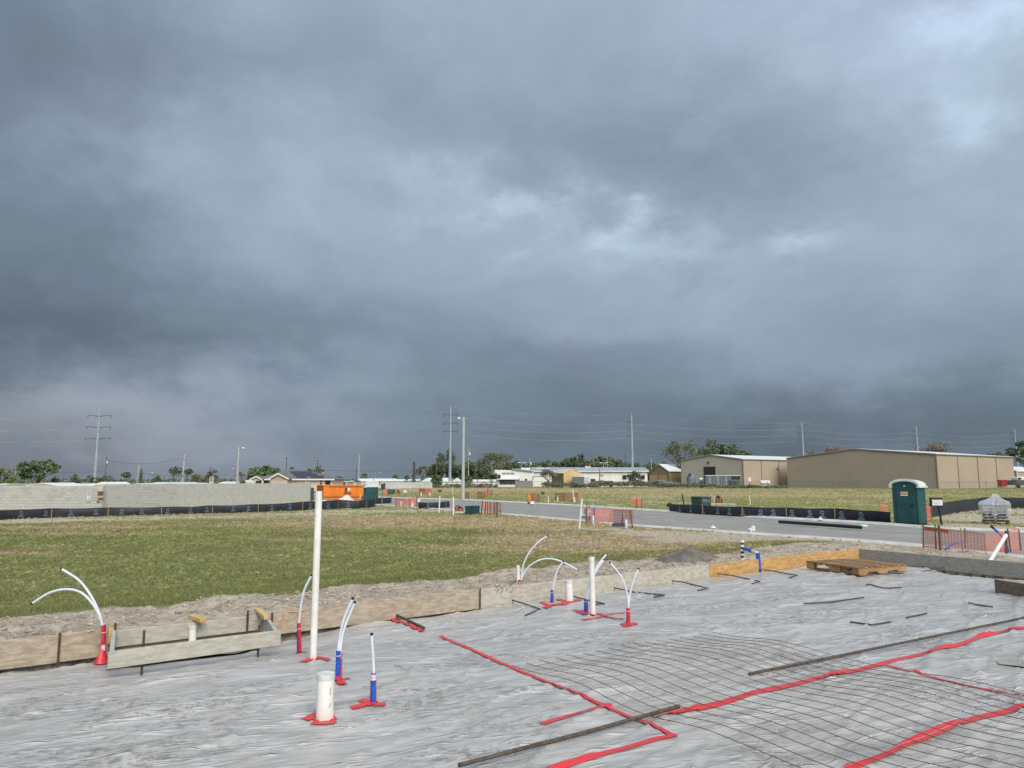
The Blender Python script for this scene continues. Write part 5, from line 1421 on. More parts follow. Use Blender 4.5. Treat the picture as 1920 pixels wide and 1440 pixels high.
# ================================================================== portable toilets
def toilet(loc, rz, label, w_=1.18, dp=1.18, door='teal', side='teal_lit', sticker=True, H=1.98, rise=0.30):
    th = thing('portable_toilet', label, 'portable toilet', loc, 'portable toilets', rz)
    MB().box((0, 0, .06), (w_ * .98, dp * .98, .12)).build('skid', 'teal_n', th, local=True)
    mb = MB()
    for sx in (-1, 1): mb.box((sx * (w_ / 2 - .03), 0, H / 2 + .08), (.06, dp, H - .1))
    mb.box((0, dp / 2 - .03, H / 2 + .08), (w_ - .13, .055, H - .1))
    for sx in (-1, 1):
        for z in (.55, 1.35):
            mb.box((sx * (w_ / 2 + .006), 0, z), (.02, dp * .72, .62))
    mb.build('side_panel', side, th, local=True, bevel=.012)
    mb = MB()
    arch = [(-w_ / 2 + .06, -dp / 2, .1), (w_ / 2 - .06, -dp / 2, .1), (w_ / 2 - .06, -dp / 2, H - .02)] + [((w_ / 2 - .06) * math.cos(R(a)), -dp / 2, H - .02 + (rise - .08 if sticker else .02) * math.sin(R(a))) for a in range(15, 180, 15)] + [(-w_ / 2 + .06, -dp / 2, H - .02)]
    mb.prism(arch, (0, .05, 0)); mb.build('front_panel', door, th, local=True)
    mb = MB(); mb.box((0, -dp / 2 - .018, 1.02), (w_ * .70, .03, 1.78))
    d_ = mb.build('door', door, th, local=True, bevel=.02)
    h_ = MB().box((w_ * .27, -dp / 2 - .05, 1.0), (.05, .04, .16)).build('handle', 'black', d_, local=True)
    if sticker:
        for z0, z1, mt, nm in ((1.60, 1.71, 'yellow', 'sticker'), (1.555, 1.60, 'inkred', 'sticker_stripe'), (1.50, 1.555, 'paper', 'sticker_foot')):
            MB().box((-.02, -dp / 2 - .037, (z0 + z1) / 2), (.36, .006, z1 - z0)).build(nm, mt if mt != 'inkred' else 'orplas', d_, local=True)
        MB().box((0, -dp / 2 - .008, 1.99), (.10, .02, .045)).build('vent_label', 'pvc_dull', th, local=True)
    mb = MB()
    def prof(k): return [((w_ / 2 + .06 + k) * math.cos(R(a)), H - .01 + (rise + k) * math.sin(R(a)) ** 0.8 if 0 < a < 180 else H - .01) for a in range(0, 181, 12)]
    for y0, y1, k in ((-dp / 2 - .09, -dp / 2 + .02, .055), (-dp / 2 + .02, dp / 2 + .06, .0)):
        ou = prof(k)
        poly = [(x, y0, z) for x, z in ou] + [(x * .9, y0, H - .01 + (z - H + .01) * .70) for x, z in reversed(ou)]
        n = len(ou)
        vs = poly + [(x, y1, z) for x, _, z in poly]
        N_ = 2 * n
        fs = [(i, (i + 1) % N_, N_ + (i + 1) % N_, N_ + i) for i in range(N_)]
        fs += [(i, i + 1, N_ - 2 - i, N_ - 1 - i) for i in range(n - 1)]
        fs += [(N_ + i, N_ + N_ - 1 - i, N_ + N_ - 2 - i, N_ + i + 1) for i in range(n - 1)]
        mb.add(vs, fs)
    if not sticker:
        for y0 in (-dp / 2 - .06, dp / 2 + .02):
            mb.prism([(x, y0, z) for x, z in prof(-.04)], (0, .04, 0))
    for sx in (-1, 1): mb.box((sx * (w_ / 2 + .05), 0, H - .03), (.14, dp + .16, .08))
    mb.build('roof', 'whitep', th, local=True, smooth=True)
    mb = MB(); mb.tube([(w_ * .3, dp / 2 - .14, 1.9), (w_ * .3, dp / 2 - .14, 2.42)], .05, 8) if not sticker else mb.tube([(w_ * .3, dp / 2 - .1, 1.9), (w_ * .3, dp / 2 - .1, 2.2)], .045, 8)
    mb.build('vent_pipe', 'black', th, local=True, smooth=True)
    return th
toilet(Vector((Xat(1704, 38.4), 38.5, gz(20, 38))), R(-46), 'dark green portable toilet with a yellow sticker near the road at the right', 1.22, 1.16, rise=.34)
toilet(Vector((Xat(694, 74), 74.5, -.05)), R(24), 'far dark green portable toilet with a tall white dome right of the orange dumpster', 1.22, 1.2, sticker=False, H=1.66, rise=.64)

# ================================================================== wrapped pallet of bags
b_ = P(1884, 983, 0); d = b_.y + .7; k_ = b_.y * CP / FOC
bagp = thing('bag_pallet', 'pallet stacked with grey bags under clear plastic wrap on the sand lot', 'pallet of bags', (b_.x, d, 0), rz=R(-34))
for y in (-.5, -.25, 0, .25, .5): MB().box((0, y, .12), (1.25, .14, .03)).build('deck_board', 'pallet', bagp, local=True)
for x in (-.55, 0, .55): MB().box((x, 0, .055), (.09, 1.1, .10)).build('stringer', 'pallet', bagp, local=True)
for l_ in range(6):
    for i in range(2):
        for j in range(3):
            sx, sy = (.62, .37) if l_ % 2 == 0 else (.62, .37)
            x = (-.31 + .62 * i) + rnd.uniform(-.03, .03); y = -.37 + .37 * j + rnd.uniform(-.02, .02)
            n = 10; mb = MB(); z0 = .14 + l_ * .155
            # pillow-shaped sack
            rows = []
            for a in range(7):
                for b2 in range(5):
                    fx, fy = a / 6 * 2 - 1, b2 / 4 * 2 - 1
                    hgt = .078 * (1 - fx ** 4) ** .5 * (1 - fy ** 4) ** .5 if abs(fx) < 1 and abs(fy) < 1 else 0
                    rows.append((x + fx * sx / 2 * (1 - .03 * fy * fy), y + fy * sy / 2, z0 + .08, hgt))
            vs = [(r_[0], r_[1], r_[2] + r_[3]) for r_ in rows] + [(r_[0], r_[1], r_[2] - r_[3]) for r_ in rows]
            fs = []
            for a in range(6):
                for b2 in range(4):
                    i0 = a * 5 + b2
                    fs.append((i0, i0 + 5, i0 + 6, i0 + 1)); fs.append((35 + i0, 35 + i0 + 1, 35 + i0 + 6, 35 + i0 + 5))
            mb.add(vs, fs); mb.build('bag', 'bag', bagp, local=True, smooth=True)
mb = MB(); n = 36; rg = random.Random(3); rows = []
for l_, (z, k) in enumerate(((.62, 1.02), (.72, 1.04), (.84, 1.02), (1.02, 1.04), (1.13, .98), (1.20, .70), (1.34, .38), (1.56, .10))):
    row = []
    for q in range(n):
        a = 2 * math.pi * q / n; c_, s_ = math.cos(a), math.sin(a)
        r_ = 1 / max(abs(c_) / .68, abs(s_) / .61)
        j = 1 + rg.uniform(-.035, .045)
        x, y = r_ * c_ * k * j, r_ * s_ * k * j
        row.append(Vector((x + (.06 if l_ > 5 else 0), y, z + rg.uniform(-.03, .03) - (.0 if l_ else rg.uniform(0, .2)))))
    rows.append(row)
mb.add([v_ for r_ in rows for v_ in r_], [(l_ * n + q, l_ * n + (q + 1) % n, (l_ + 1) * n + (q + 1) % n, (l_ + 1) * n + q) for l_ in range(7) for q in range(n)] + [[7 * n + q for q in range(n)]])
mb.build('plastic_wrap', 'wrap', bagp, local=True)

# ================================================================== orange roll-off dumpster, sand pile
d = 88.0
def zrow(r_): return Zat(r_, d)
x0, x1 = Xat(608, d), Xat(683, d)
th = thing('dumpster', 'large orange open dumpster with a black and white emblem', 'dumpster', ((x0 + x1) / 2, d + 1.2, 0), None)
L = x1 - x0; Hh = zrow(910.5)
c0 = Vector((x0, d, 0)); lv = Vector((1, .10, 0)).normalized(); bv = Vector((-.55, .84, 0)).normalized() * 2.5
fr = [c0, c0 + lv * L, c0 + lv * L + bv, c0 + bv]
def wall(a, b_, z0, z1, th_, mat, nm):
    mb = MB(); dd = (b_ - a).normalized(); n_ = Vector((dd.y, -dd.x, 0))
    mb.prism([a + Vector((0, 0, z0)), b_ + Vector((0, 0, z0)), b_ + Vector((0, 0, z1)), a + Vector((0, 0, z1))], -n_ * th_)
    return mb.build(nm, mat, th)
wall(fr[0], fr[1], .06, Hh, .08, 'dump', 'side_wall'); wall(fr[2], fr[3], .3, Hh, .08, 'dump', 'side_wall'); wall(fr[3], fr[0], .3, Hh * .99, .08, 'dump_shade', 'end_wall'); wall(fr[1], fr[2], .3, Hh * .99, .08, 'dump', 'end_wall')
mb = MB(); mb.prism([fr[0] + Vector((0, 0, .30)), fr[1] + Vector((0, 0, .30)), fr[2] + Vector((0, 0, .30)), fr[3] + Vector((0, 0, .30))], (0, 0, .1)); mb.build('floor', 'dump_shade', th)
nf = Vector((lv.y, -lv.x, 0))
for a, b_ in ((fr[0], fr[1]), (fr[1], fr[2]), (fr[2], fr[3]), (fr[3], fr[0])):
    MB().tube([a + Vector((0, 0, Hh)), b_ + Vector((0, 0, Hh))], .085, 4).build('top_rail', 'dump', th)
for k in range(3):
    q = fr[0] + lv * L * (.004, .5, .996)[k] + nf * .03
    if k != 1: MB().box((q.x, q.y, Hh * .5 + .1), (.12, .08, Hh * .82), rz=math.atan2(lv.y, lv.x)).build('corner_post', 'dump', th)
MB().beam(fr[0] + nf * .05 + Vector((0, 0, .46)), fr[1] + nf * .05 + Vector((0, 0, .46)), .08, .16).build('skirt_rail', 'dump_shade', th)
MB().beam(fr[0] + nf * .035 + lv * .6 + Vector((0, 0, Hh - .10)), fr[1] + nf * .035 - lv * .1 + Vector((0, 0, Hh - .10)), .03, .08).build('side_rib', 'dump_shade', th)
for k in range(5):
    q = fr[0] + bv * (.1 + .2 * k) - lv * .05
    MB().box((q.x, q.y, Hh * .5 + .1), (.12, .08, Hh * .8), rz=math.atan2(bv.y, bv.x)).build('end_rib', 'dump_shade', th)
q = fr[0] + lv * ((Xat(651.5, d) - x0)) + nf * .03; ang = math.atan2(lv.y, lv.x)
text_part('5', .62, 'ink', th, Vector((q.x - .16, q.y, zrow(919.3))) - Vector(th.location), ang, 'emblem_black', .01, sx=1.05, bold=.035)
text_part('B', .62, 'white', th, Vector((q.x + .17, q.y, zrow(919.3))) - Vector(th.location), ang, 'emblem_white', .012, sx=1.05, bold=.03)
for z, wd in ((zrow(924.2), .82), (zrow(926.2), 1.0)):
    for k in range(7):
        x = q.x - wd * .5 + wd * (k + .5) / 7
        MB().box((x, q.y + (x - q.x) * .1 - .005, z), (wd / 7 * .8, .012, .065), rz=ang).build('emblem_text_mark', 'ink', th)
mb = MB(); c = P(648, 943, 0); k_ = c.y * CP / FOC; n = 30
for l_ in range(9):
    f = l_ / 8
    for q in range(n):
        a = 2 * math.pi * q / n; r_ = (1 - f) * 22.5 * k_ * (1 + .10 * (rnd.random() - .5)) + .02
        z = 17 * k_ * (f ** .95) * (1 + .04 * (rnd.random() - .5)) if l_ < 8 else 16.2 * k_
        mb.v.append((c.x + math.cos(a) * r_ + (.1 if l_ > 4 else 0), c.y + math.sin(a) * r_ * .9, z - .05))
    if l_:
        for q in range(n):
            mb.f.append([(l_ - 1) * n + q, (l_ - 1) * n + (q + 1) % n, l_ * n + (q + 1) % n, l_ * n + q]); mb.mi.append(0)
tag(mb.build('sand_pile', 'sandpile'), 'cone shaped heap of white sand in front of the orange dumpster', 'sand pile')

# ================================================================== concrete block wall
def bl_mesh(mat, sx, sy=.19, sz=.19):
    o = MB().box((0, 0, 0), (sx - .012, sy, sz - .0)).build('block', mat); me = o.data; bpy.data.objects.remove(o); return me
bm3 = [bl_mesh(q, .4) for q in ('blk1', 'blk2', 'blk3')]
bm3h = [bl_mesh(q, .2) for q in ('blk1', 'blk2', 'blk3')]
D0 = 52.0
xr = Xat(196.5, D0); xl = xr - 21 * .4
wall1 = thing('block_wall', 'pale concrete block wall with mixed light and grey blocks at the left edge', 'block wall', ((xl + xr) / 2, D0, 0), 'block walls of the unfinished house')
ZT1 = Zat(911.6, D0)
nc = 10; z0_ = ZT1 - nc * .2
for c_ in range(nc):
    off = .2 if c_ % 2 else 0
    x = xl
    if off:
        o = bpy.data.objects.new('block', rnd.choice(bm3h)); COL.objects.link(o); o.parent = wall1; o.location = Vector((x + .1, D0, z0_ + c_ * .2 + .1)) - wall1.location; x += .2
    while x < xr - .05:
        wd = .4 if x + .4 <= xr + .01 else .2
        r_ = rnd.random(); k = 0 if r_ < .55 else (1 if r_ < .78 + (.15 if c_ < 5 else 0) else 2)
        o = bpy.data.objects.new('block', (bm3 if wd == .4 else bm3h)[k]); COL.objects.link(o); o.parent = wall1
        o.location = Vector((x + wd / 2, D0 + rnd.uniform(-.004, .004), z0_ + c_ * .2 + .1 - .004)) - wall1.location
        x += wd
mb = MB(); mb.box(((xl + xr) / 2, D0 + .015, ZT1 / 2 - .12), (xr - xl - .02, .15, ZT1 + .21)); mb.build('mortar', 'blk2', wall1)
mb = MB(); mb.box(((xl + xr) / 2, D0, ZT1 + .015), (xr - xl, .2, .03)); mb.build('cap_strip', 'white', wall1)
# meter pilaster
MB().box((Xat(191.5, D0), D0 - .02, (ZT1 + Zat(941, D0)) / 2), (.36, .26, ZT1 - Zat(941, D0) + .02)).build('pilaster', 'blkbeige', wall1)
for r0, r1, mt in ((921, 927.5, 'brown'), (932.5, 936.5, 'wood_brn')):
    plate(wall1, 186.5, 195.5, r0, r1, D0, mt, 'meter_box', .1, -.19)
plate(wall1, 184, 188.5, 939.6, 941, D0, 'ink', 'vent_slot', .05, -.16)
plate(wall1, 164, 171, 937, 941.2, D0, 'blk3', 'outlet_box', .06, -.12); plate(wall1, 165, 166.6, 929.5, 936.5, D0, 'white', 'white_pipe', .05, -.12); plate(wall1, 168.8, 170.4, 929.5, 936.5, D0, 'white', 'white_pipe', .05, -.12)
# receding wall
a, c = Vector((Xat(195, 52.4), 52.4, 0)), Vector((Xat(580, 73), 73.0, 0))
ZT2 = 1.98
wall2 = thing('block_wall', 'long smooth receding concrete block wall left of the orange dumpster', 'block wall', (a + c) / 2, 'block walls of the unfinished house')
dv = (c - a).normalized(); nv_ = Vector((-dv.y, dv.x, 0)); Lw = (c - a).length; ang = math.atan2(dv.y, dv.x)
mb = MB()
for c_ in range(10):
    x = -.2 if c_ % 2 else 0.0
    while x < Lw:
        w0, w1 = max(x, 0), min(x + .4, Lw); mb.cur = rnd.choice((0, 0, 0, 0, 0, 0, 0, 2))
        if w0 < 6.3 and w1 - w0 > .15:
            q = a + dv * (w0 + w1) / 2 + nv_ * rnd.uniform(-.004, .004)
            o = bpy.data.objects.new('block', (bm3 if w1 - w0 > .3 else bm3h)[rnd.choice((0, 0, 0, 0, 2))]); COL.objects.link(o); o.parent = wall2
            o.location = Vector((q.x, q.y, ZT2 - 2.0 + c_ * .2 + .096)) - wall2.location; o.rotation_euler = (0, 0, ang)
        elif w1 - w0 > .05:
            q = a + dv * (w0 + w1) / 2 + nv_ * rnd.uniform(-.004, .004); mb.box((q.x, q.y, ZT2 - 2.0 + c_ * .2 + .1), (w1 - w0 - .01, .19, .192), rz=ang)
        x += .4
mb.build('block_courses', ['blk1', 'blk1', 'blk2'], wall2, kind='stuff')
q = (a + c) / 2
MB().box((q.x, q.y, ZT2 / 2 - .1), (Lw - .02, .165, ZT2 + .17), rz=ang).build('mortar', 'blk1', wall2)
MB().beam(a + Vector((0, 0, ZT2 + .02)), c + Vector((0, 0, ZT2 + .02)), .2, .03).build('cap_strip', 'blk1', wall2)
e = c + Vector((-.25, .97, 0)) * 7
MB().beam(c + nv_ * .1 + Vector((.06, .1, ZT2)), e + Vector((0, 0, ZT2)), .19, 2.2).build('return_wall', 'blk1', wall2)
# a block column that stands above the wall
q = Wp(397.5, 897, 69); q.z = -.6
t_ = thing('block_column', 'small pale column of two hollow blocks rising above the block wall', 'column', q)
zt = Zat(893.5, 69); MB().box((q.x, q.y, zt / 2 - .3), (.32, .32, zt + .6)).build('shaft', 'blk2', t_)
plate(t_, 396, 399, 895, 897.5, 69, 'ink', 'hollow', .05, -.15); plate(t_, 396, 399, 899, 901.5, 69, 'ink', 'hollow', .05, -.15)
q = Wp(583, 915, 70)
util_box('dark green box against the right end of the block wall', 580.5, 586, 910, 940, 'txbox', 'cabinet', dep=.5, lid=False)
# ================================================================== warehouses
EA, EB = Vector((0.82, 0.572, 0)).normalized(), Vector((-0.55, 0.835, 0)).normalized()
Z3 = lambda z: Vector((0, 0, z))
def ribs(mb, a, b_, z0, ztop, n_, step, wd=.10, dep=.035):
    """vertical cladding ribs proud of a wall; ztop(f) gives the wall height"""
    L = (b_ - a).length; d_ = (b_ - a) / L; ang = math.atan2(d_.y, d_.x); k = int(L / step)
    for i in range(1, k):
        f = i / k; q = a + d_ * L * f + n_ * dep * .45; h = ztop(f) - z0
        mb.box((q.x, q.y, z0 + h / 2 - .03), (wd, dep, h - .1), rz=ang)
def gable_shed(name, label, corner, glen, slen, eave, rise, gm, sm, rm, trim, ga=None, sa=None, ribstep=.9, trims=True, cat='building', over=.15, group=None, bays=0):
    """corner = nearest corner; gable runs along ga, the long side along sa"""
    ga = ga or EB; sa = sa or EA
    c = Vector(corner); g1 = c + ga * glen; s1 = c + sa * slen; f1 = g1 + sa * slen
    th = thing(name, label, cat, (c.x, c.y, 0), group)
    ng, ns = -sa, -ga
    ap = c + ga * glen / 2
    mb = MB(); mb.prism([c + Z3(-.3), g1 + Z3(-.3), g1 + Z3(eave), ap + Z3(eave + rise), c + Z3(eave)], sa * .2)
    mb.build('gable_wall', gm, th)
    mb = MB(); mb.prism([f1 + Z3(-.3), s1 + Z3(-.3), s1 + Z3(eave), ap + sa * slen + Z3(eave + rise), f1 + Z3(eave)], -sa * .2); mb.build('gable_wall', gm, th)
    for p0, p1, nm in ((c, s1, 1), (g1, f1, -1)):
        mb = MB(); e0, e1 = p0 + sa * .2, p1 - sa * .2
        mb.prism([e0 + Z3(-.3), e1 + Z3(-.3), e1 + Z3(eave), e0 + Z3(eave)], ga * .2 * nm); mb.build('side_wall', sm, th)
    o = sa * over
    for e0, nm in ((c, 1), (g1, -1)):
        mb = MB(); sl = (ap - e0).normalized()
        lo = e0 - ga * over * nm + Z3(eave - over * rise / (glen / 2))
        mb.prism([lo - o, lo + sa * slen + o, ap + sa * slen + o + Z3(eave + rise), ap - o + Z3(eave + rise)], Z3(.14)); mb.build('roof', rm, th)
    if trims:
        for p, q in ((c + Z3(eave), ap + Z3(eave + rise)), (ap + Z3(eave + rise), g1 + Z3(eave))):
            MB().beam(p - sa * (over + .04) + Z3(.08), q - sa * (over + .04) + Z3(.08), .12, .32).build('rake_trim', trim, th)
        MB().beam(c - ga * (over + .06) + Z3(eave + .02), s1 - ga * (over + .06) + Z3(eave + .02), .16, .26).build('gutter', trim, th)
        MB().box((c.x, c.y, eave / 2 - .1), (.3, .3, eave + .2), rz=math.atan2(sa.y, sa.x)).build('corner_trim', trim, th)
    if ribstep:
        mb = MB(); ribs(mb, c, g1, -.2, lambda f: eave + rise * (1 - abs(2 * f - 1)), ng, ribstep); mb.build('cladding_ribs', gm, th, kind='stuff')
        mb = MB(); ribs(mb, c, s1, -.2, lambda f: eave, ns, ribstep, .08, .025); mb.build('cladding_ribs', sm, th, kind='stuff')
    for i in range(1, bays):
        q = c + sa * slen * i / bays + ns * .08
        MB().box((q.x, q.y, eave / 2), (.16, .14, eave), rz=math.atan2(sa.y, sa.x)).build('downpipe', trim, th)
    return th, c, g1, s1, ng, ns
cor = Vector((Xat(1394, 235), 235, 0))
th, c, g1, s1, ng, ns = gable_shed('warehouse', 'ribbed tan metal warehouse with an open dark door and a container in front', cor, 26.6, 46, 8.9, 1.7, 'tan_g', 'tan_s', 'metalroof', 'tantrim', bays=5)
def on_wall(a, dirv, n_, f0, f1, z0, z1, mat, nm, th, proud=.1, t=.1):
    q0, q1 = a + dirv * f0 + n_ * proud, a + dirv * f1 + n_ * proud
    mb = MB(); mb.prism([q0 + Z3(z0), q1 + Z3(z0), q1 + Z3(z1), q0 + Z3(z1)], -n_ * t); return mb.build(nm, mat, th)
def f_on(c, dv, px): # distance along a wall where it crosses pixel column px
    k = (px - CX) / FOC; return (k * c.y * CP - c.x) / (dv.x - k * dv.y * CP)
fa, fb_ = f_on(c, EB, 1342), f_on(c, EB, 1320.5)
on_wall(c, EB, ng, fa, fb_, 2.6, Zat(875, c.y + EB.y * fa), 'dark', 'door_opening', th, .14)
on_wall(c, EB, ng, fa + .2, fb_ - .2, 0, 3.9, 'white', 'door_curtain', th, .18)
on_wall(c, EB, ng, f_on(c, EB, 1331), f_on(c, EB, 1328), Zat(868.5, 245), Zat(865.5, 245), 'dark', 'wall_lamp', th, .3, .4)
q = c + EA * f_on(c, EA, 1458) + ns * .15; MB().ico((q.x, q.y, Zat(879.5, q.y)), .42, (1, .4, 1)).build('wall_vent', 'brown', th)
cor = Vector((Xat(1758, 200), 200, 0))
th, c, g1, s1, ng, ns = gable_shed('warehouse', 'largest brown metal warehouse with a plain blank gable at the right', cor, 47, 48, 9.3, 2.2, 'tan_d', 'tan_s', 'metalroof', 'tantrim', ribstep=1.0, bays=4)
# lean-to at the right edge
cor = Vector((Xat(1908, 238), 238, 0))
gable_shed('shed', 'pinkish shed at the right edge beyond the largest warehouse', cor, 8, 14, 5.2, 1.4, 'stucco_p', 'stucco_p', 'metalroof', 'white', ribstep=0)
# olive garage building
cor = Vector((Xat(1255, 262), 262, 0))
th, c, g1, s1, ng, ns = gable_shed('garage_building', 'olive brown garage building with two roll doors and a white roof', cor, 9.6, 12, 5.3, 2.6, 'olive', 'olive', 'metalroof', 'olive', ribstep=0)
for a, b_ in ((1218.5, 1232.5), (1236, 1250)):
    on_wall(c, EB, ng, f_on(c, EB, b_), f_on(c, EB, a), 0.0, Zat(890.5, c.y), 'garage', 'roll_door', th)
# yellow shed
cor = Vector((Xat(1057, 225), 225, 0))
ga_ = Vector((0.93, 0.36, 0)).normalized(); sa_2 = Vector((-0.36, 0.93, 0)).normalized()
gable_shed('yellow_shed', 'yellow gabled metal shed with a cream roof', cor, 5.9, 9.0, 4.3, 1.25, 'yelwall', 'olive', 'creamroof', 'yelwall', ga=ga_, sa=sa_2, ribstep=.6, trims=False)  # olive side wall: the yellow shed's shaded side put into the colour
# ================================================================== far boxes and buildings facing the viewer
def fbox(px0, px1, rt, rb, d, dep=6.0, rz=0.0):
    z1, z0 = Zat(rt, d), Zat(rb, d)
    if z0 < .3: z0 = -.1
    x0, x1 = Xat(px0, d), Xat(px1, d)
    return (x0 + x1) / 2, d + dep / 2, (z0 + z1) / 2, x1 - x0, dep, z1 - z0
def far_part(th, nm, mat, px0, px1, rt, rb, d, dep=6.0, bevel=0):
    x, y, z, a, b_, c_ = fbox(px0, px1, rt, rb, d, dep)
    return MB().box((x, y, z), (a, b_, c_)).build(nm, mat, th, bevel=bevel)
d = 262
th = thing('white_building', 'long low white commercial building with a grey metal roof', 'building', (Xat(1110, d), d, 0))
far_part(th, 'wall', 'white', 1000, 1214, 883.5, 913, d, 14)
x0, x1 = Xat(996, d), Xat(1217, d); ze, zr = Zat(883.2, d), Zat(877.5, d + 8)
mb = MB(); mb.prism([(x0, d - .5, ze), (x0, d - .5, ze + .25), (x0, d + 8, zr + .25), (x0, d + 15, ze + .25), (x0, d + 15, ze), (x0, d + 8, zr)], (x1 - x0, 0, 0)); mb.build('roof', 'greyroof', th)
far_part(th, 'fascia', 'white', 996, 1217, 883, 884.6, d - .8, .4)
for a, b_ in ((1168, 1174.5), (1203, 1209)):
    f_ = far_part(th, 'window', 'stucco', a - .8, b_ + .8, 885.5, 898.5, d - .3, .3); far_part(f_, 'pane', 'glass', a, b_, 891, 897.5, d - .6, .2)
far_part(th, 'door', 'dark', 1108, 1116, 898, 913, d - .3, .3)
for a, b_, rt in ((1097.5, 1104.5, 874), (1105, 1108, 873.5), (1114.5, 1120, 876.3), (1131.5, 1137, 877.6), (1006, 1020, 877), (1025, 1031, 877)):
    far_part(th, 'roof_unit', 'vinyl' if a > 1090 else 'white', a, b_, rt, 882, d + 5, 2.0)
for k in range(1, 12):
    q = 1000 + 214 * k / 12
    if not 1030 < q < 1092: far_part(th, 'wall_joint', 'vinyl', q, q + .7, 885, 912, d - .08, .1)
d = 248
th = thing('sports_bar', 'white sports bar building with red lettering and dark front windows', 'building', (Xat(960, d), d, 0))
z1 = Zat(881, d); zs = Zat(884.5, d)
x0, x1 = Xat(938.5, d), Xat(1000.5, d)
mb = MB(); mb.prism([(x0, d, -.3), (x1, d, -.3), (x1, d, Zat(886, d)), (Xat(985, d), d, Zat(882.6, d)), (x0, d, z1)], (0, 12, 0)); mb.build('facade', 'white', th)
mb = MB(); xa = Xat(960, d); mb.prism([(xa, d - .6, Zat(880.3, d)), (Xat(999, d), d - .6, Zat(884.6, d)), (Xat(1002, d), d + 14, Zat(881.5, d + 14)), (Xat(963, d), d + 14, Zat(879.5, d + 14))], (0, 0, .18)); mb.build('roof', 'greyroof', th)
far_part(th, 'sign_box', 'white', 927.5, 938.2, 881, 889.8, d - 1.5, 2.4)
far_part(th, 'canopy', 'whitep', 931, 972, 897.3, 899.3, d - 1.6, 2.4)
fr_ = far_part(th, 'window_frame', 'white', 935.5, 967, 899.4, 910.3, d - .4, .35)
for k in range(7):
    far_part(fr_, 'pane', 'glass', 937.2 + 4.1 * k, 940.7 + 4.1 * k, 899.8, 908.6, d - .7, .25)
far_part(th, 'base_band', 'white', 934, 968, 908.8, 912.5, d - .9, .3)
far_part(th, 'door', 'dark', 971, 974, 898.5, 902, d - .2, .2); far_part(th, 'window', 'glass', 984.5, 988.5, 898, 901, d - .2, .2)
text_part('SPORTS BAR GRILL', .80, 'barred', th, Vector((Xat(953, d), d - .12, Zat(887.8, d))) - Vector(th.location), depth=.05, sx=.64)
far_part(th, 'roof_parapet', 'white', 977, 994, 877, 880.8, d + 8, 3); 
far_part(th, 'side_awning', 'greyroof', 1000, 1018, 892.5, 894.5, d - 1, 5)
t_ = thing('wood_fence', 'grey wooden fence in front of the sports bar', 'fence', (Xat(985, 238), 238, 0), 'grey fences by the white buildings')
for k in range(14):
    a = 965.5 + 2.6 * k
    if 997 < a < 1000: continue
    far_part(t_, 'panel', 'fencegrey', a, a + 2.5, 901 + .3 * rnd.random(), 912.8, 238, .12)
# trailers and boxes by the yellow shed
d = 222
t_ = thing('box_trailer', 'grey box trailer parked in front of the yellow shed', 'trailer', (Xat(1084, d), d, 0)); far_part(t_, 'box', 'contain', 1074.5, 1093.5, 893.5, 909.5, d, 2.6, .06); far_part(t_, 'roof_edge', 'white', 1074, 1094, 893, 894, d - .1, 2.7)
MB().tube([(Xat(1080, d), d - .1, .45), (Xat(1080, d), d + .2, .45)], .45, 12).build('wheel', 'tyre', t_)
t_ = thing('box_truck', 'small white box van beside the grey box trailer', 'van', (Xat(1100, d), d, 0)); far_part(t_, 'body', 'white', 1094.5, 1105.5, 892, 909.5, d + .5, 5, .1); far_part(t_, 'rear_door', 'vinyl', 1096, 1104, 894, 907, d + .4, .1)
for q in (1096.5, 1103.5): MB().tube([(Xat(q, d), d + .3, .4), (Xat(q, d), d + .6, .4)], .4, 12).build('wheel', 'tyre', t_)
t_ = thing('crate_stack', 'stack of reddish and white crates by the long white building', 'crates', (Xat(1128, 226), 226, 0))
for k in range(3): far_part(t_, 'crate', ('stucco_p', 'white', 'stucco_p')[k], 1125.5, 1131.5, 889.5 + 5 * k, 894 + 5 * k if k < 2 else 911, 226, 1.2)
q = Vector((Xat(1112, 226), 226, 0))
tag(MB().ico(q + Z3(.95), 1.0, (.75, .6, 1.1), .1).build('tarped_load', 'dkcar'), 'dark rounded covered load right of the white box van', 'covered load')
t_ = thing('low_trailer', 'long low flatbed frame lying behind the brown hedge', 'trailer', (Xat(1122, 229), 229, 0)); far_part(t_, 'deck', 'contain', 1115, 1150, 901.5, 904, 229, 1.8); far_part(t_, 'rail', 'dkcar', 1115, 1150, 904.1, 906, 229.2, .3)
for q in (1120, 1145): MB().tube([(Xat(q, 229), 229, .4), (Xat(q, 229), 229.3, .4)], .4, 10).build('wheel', 'tyre', t_)
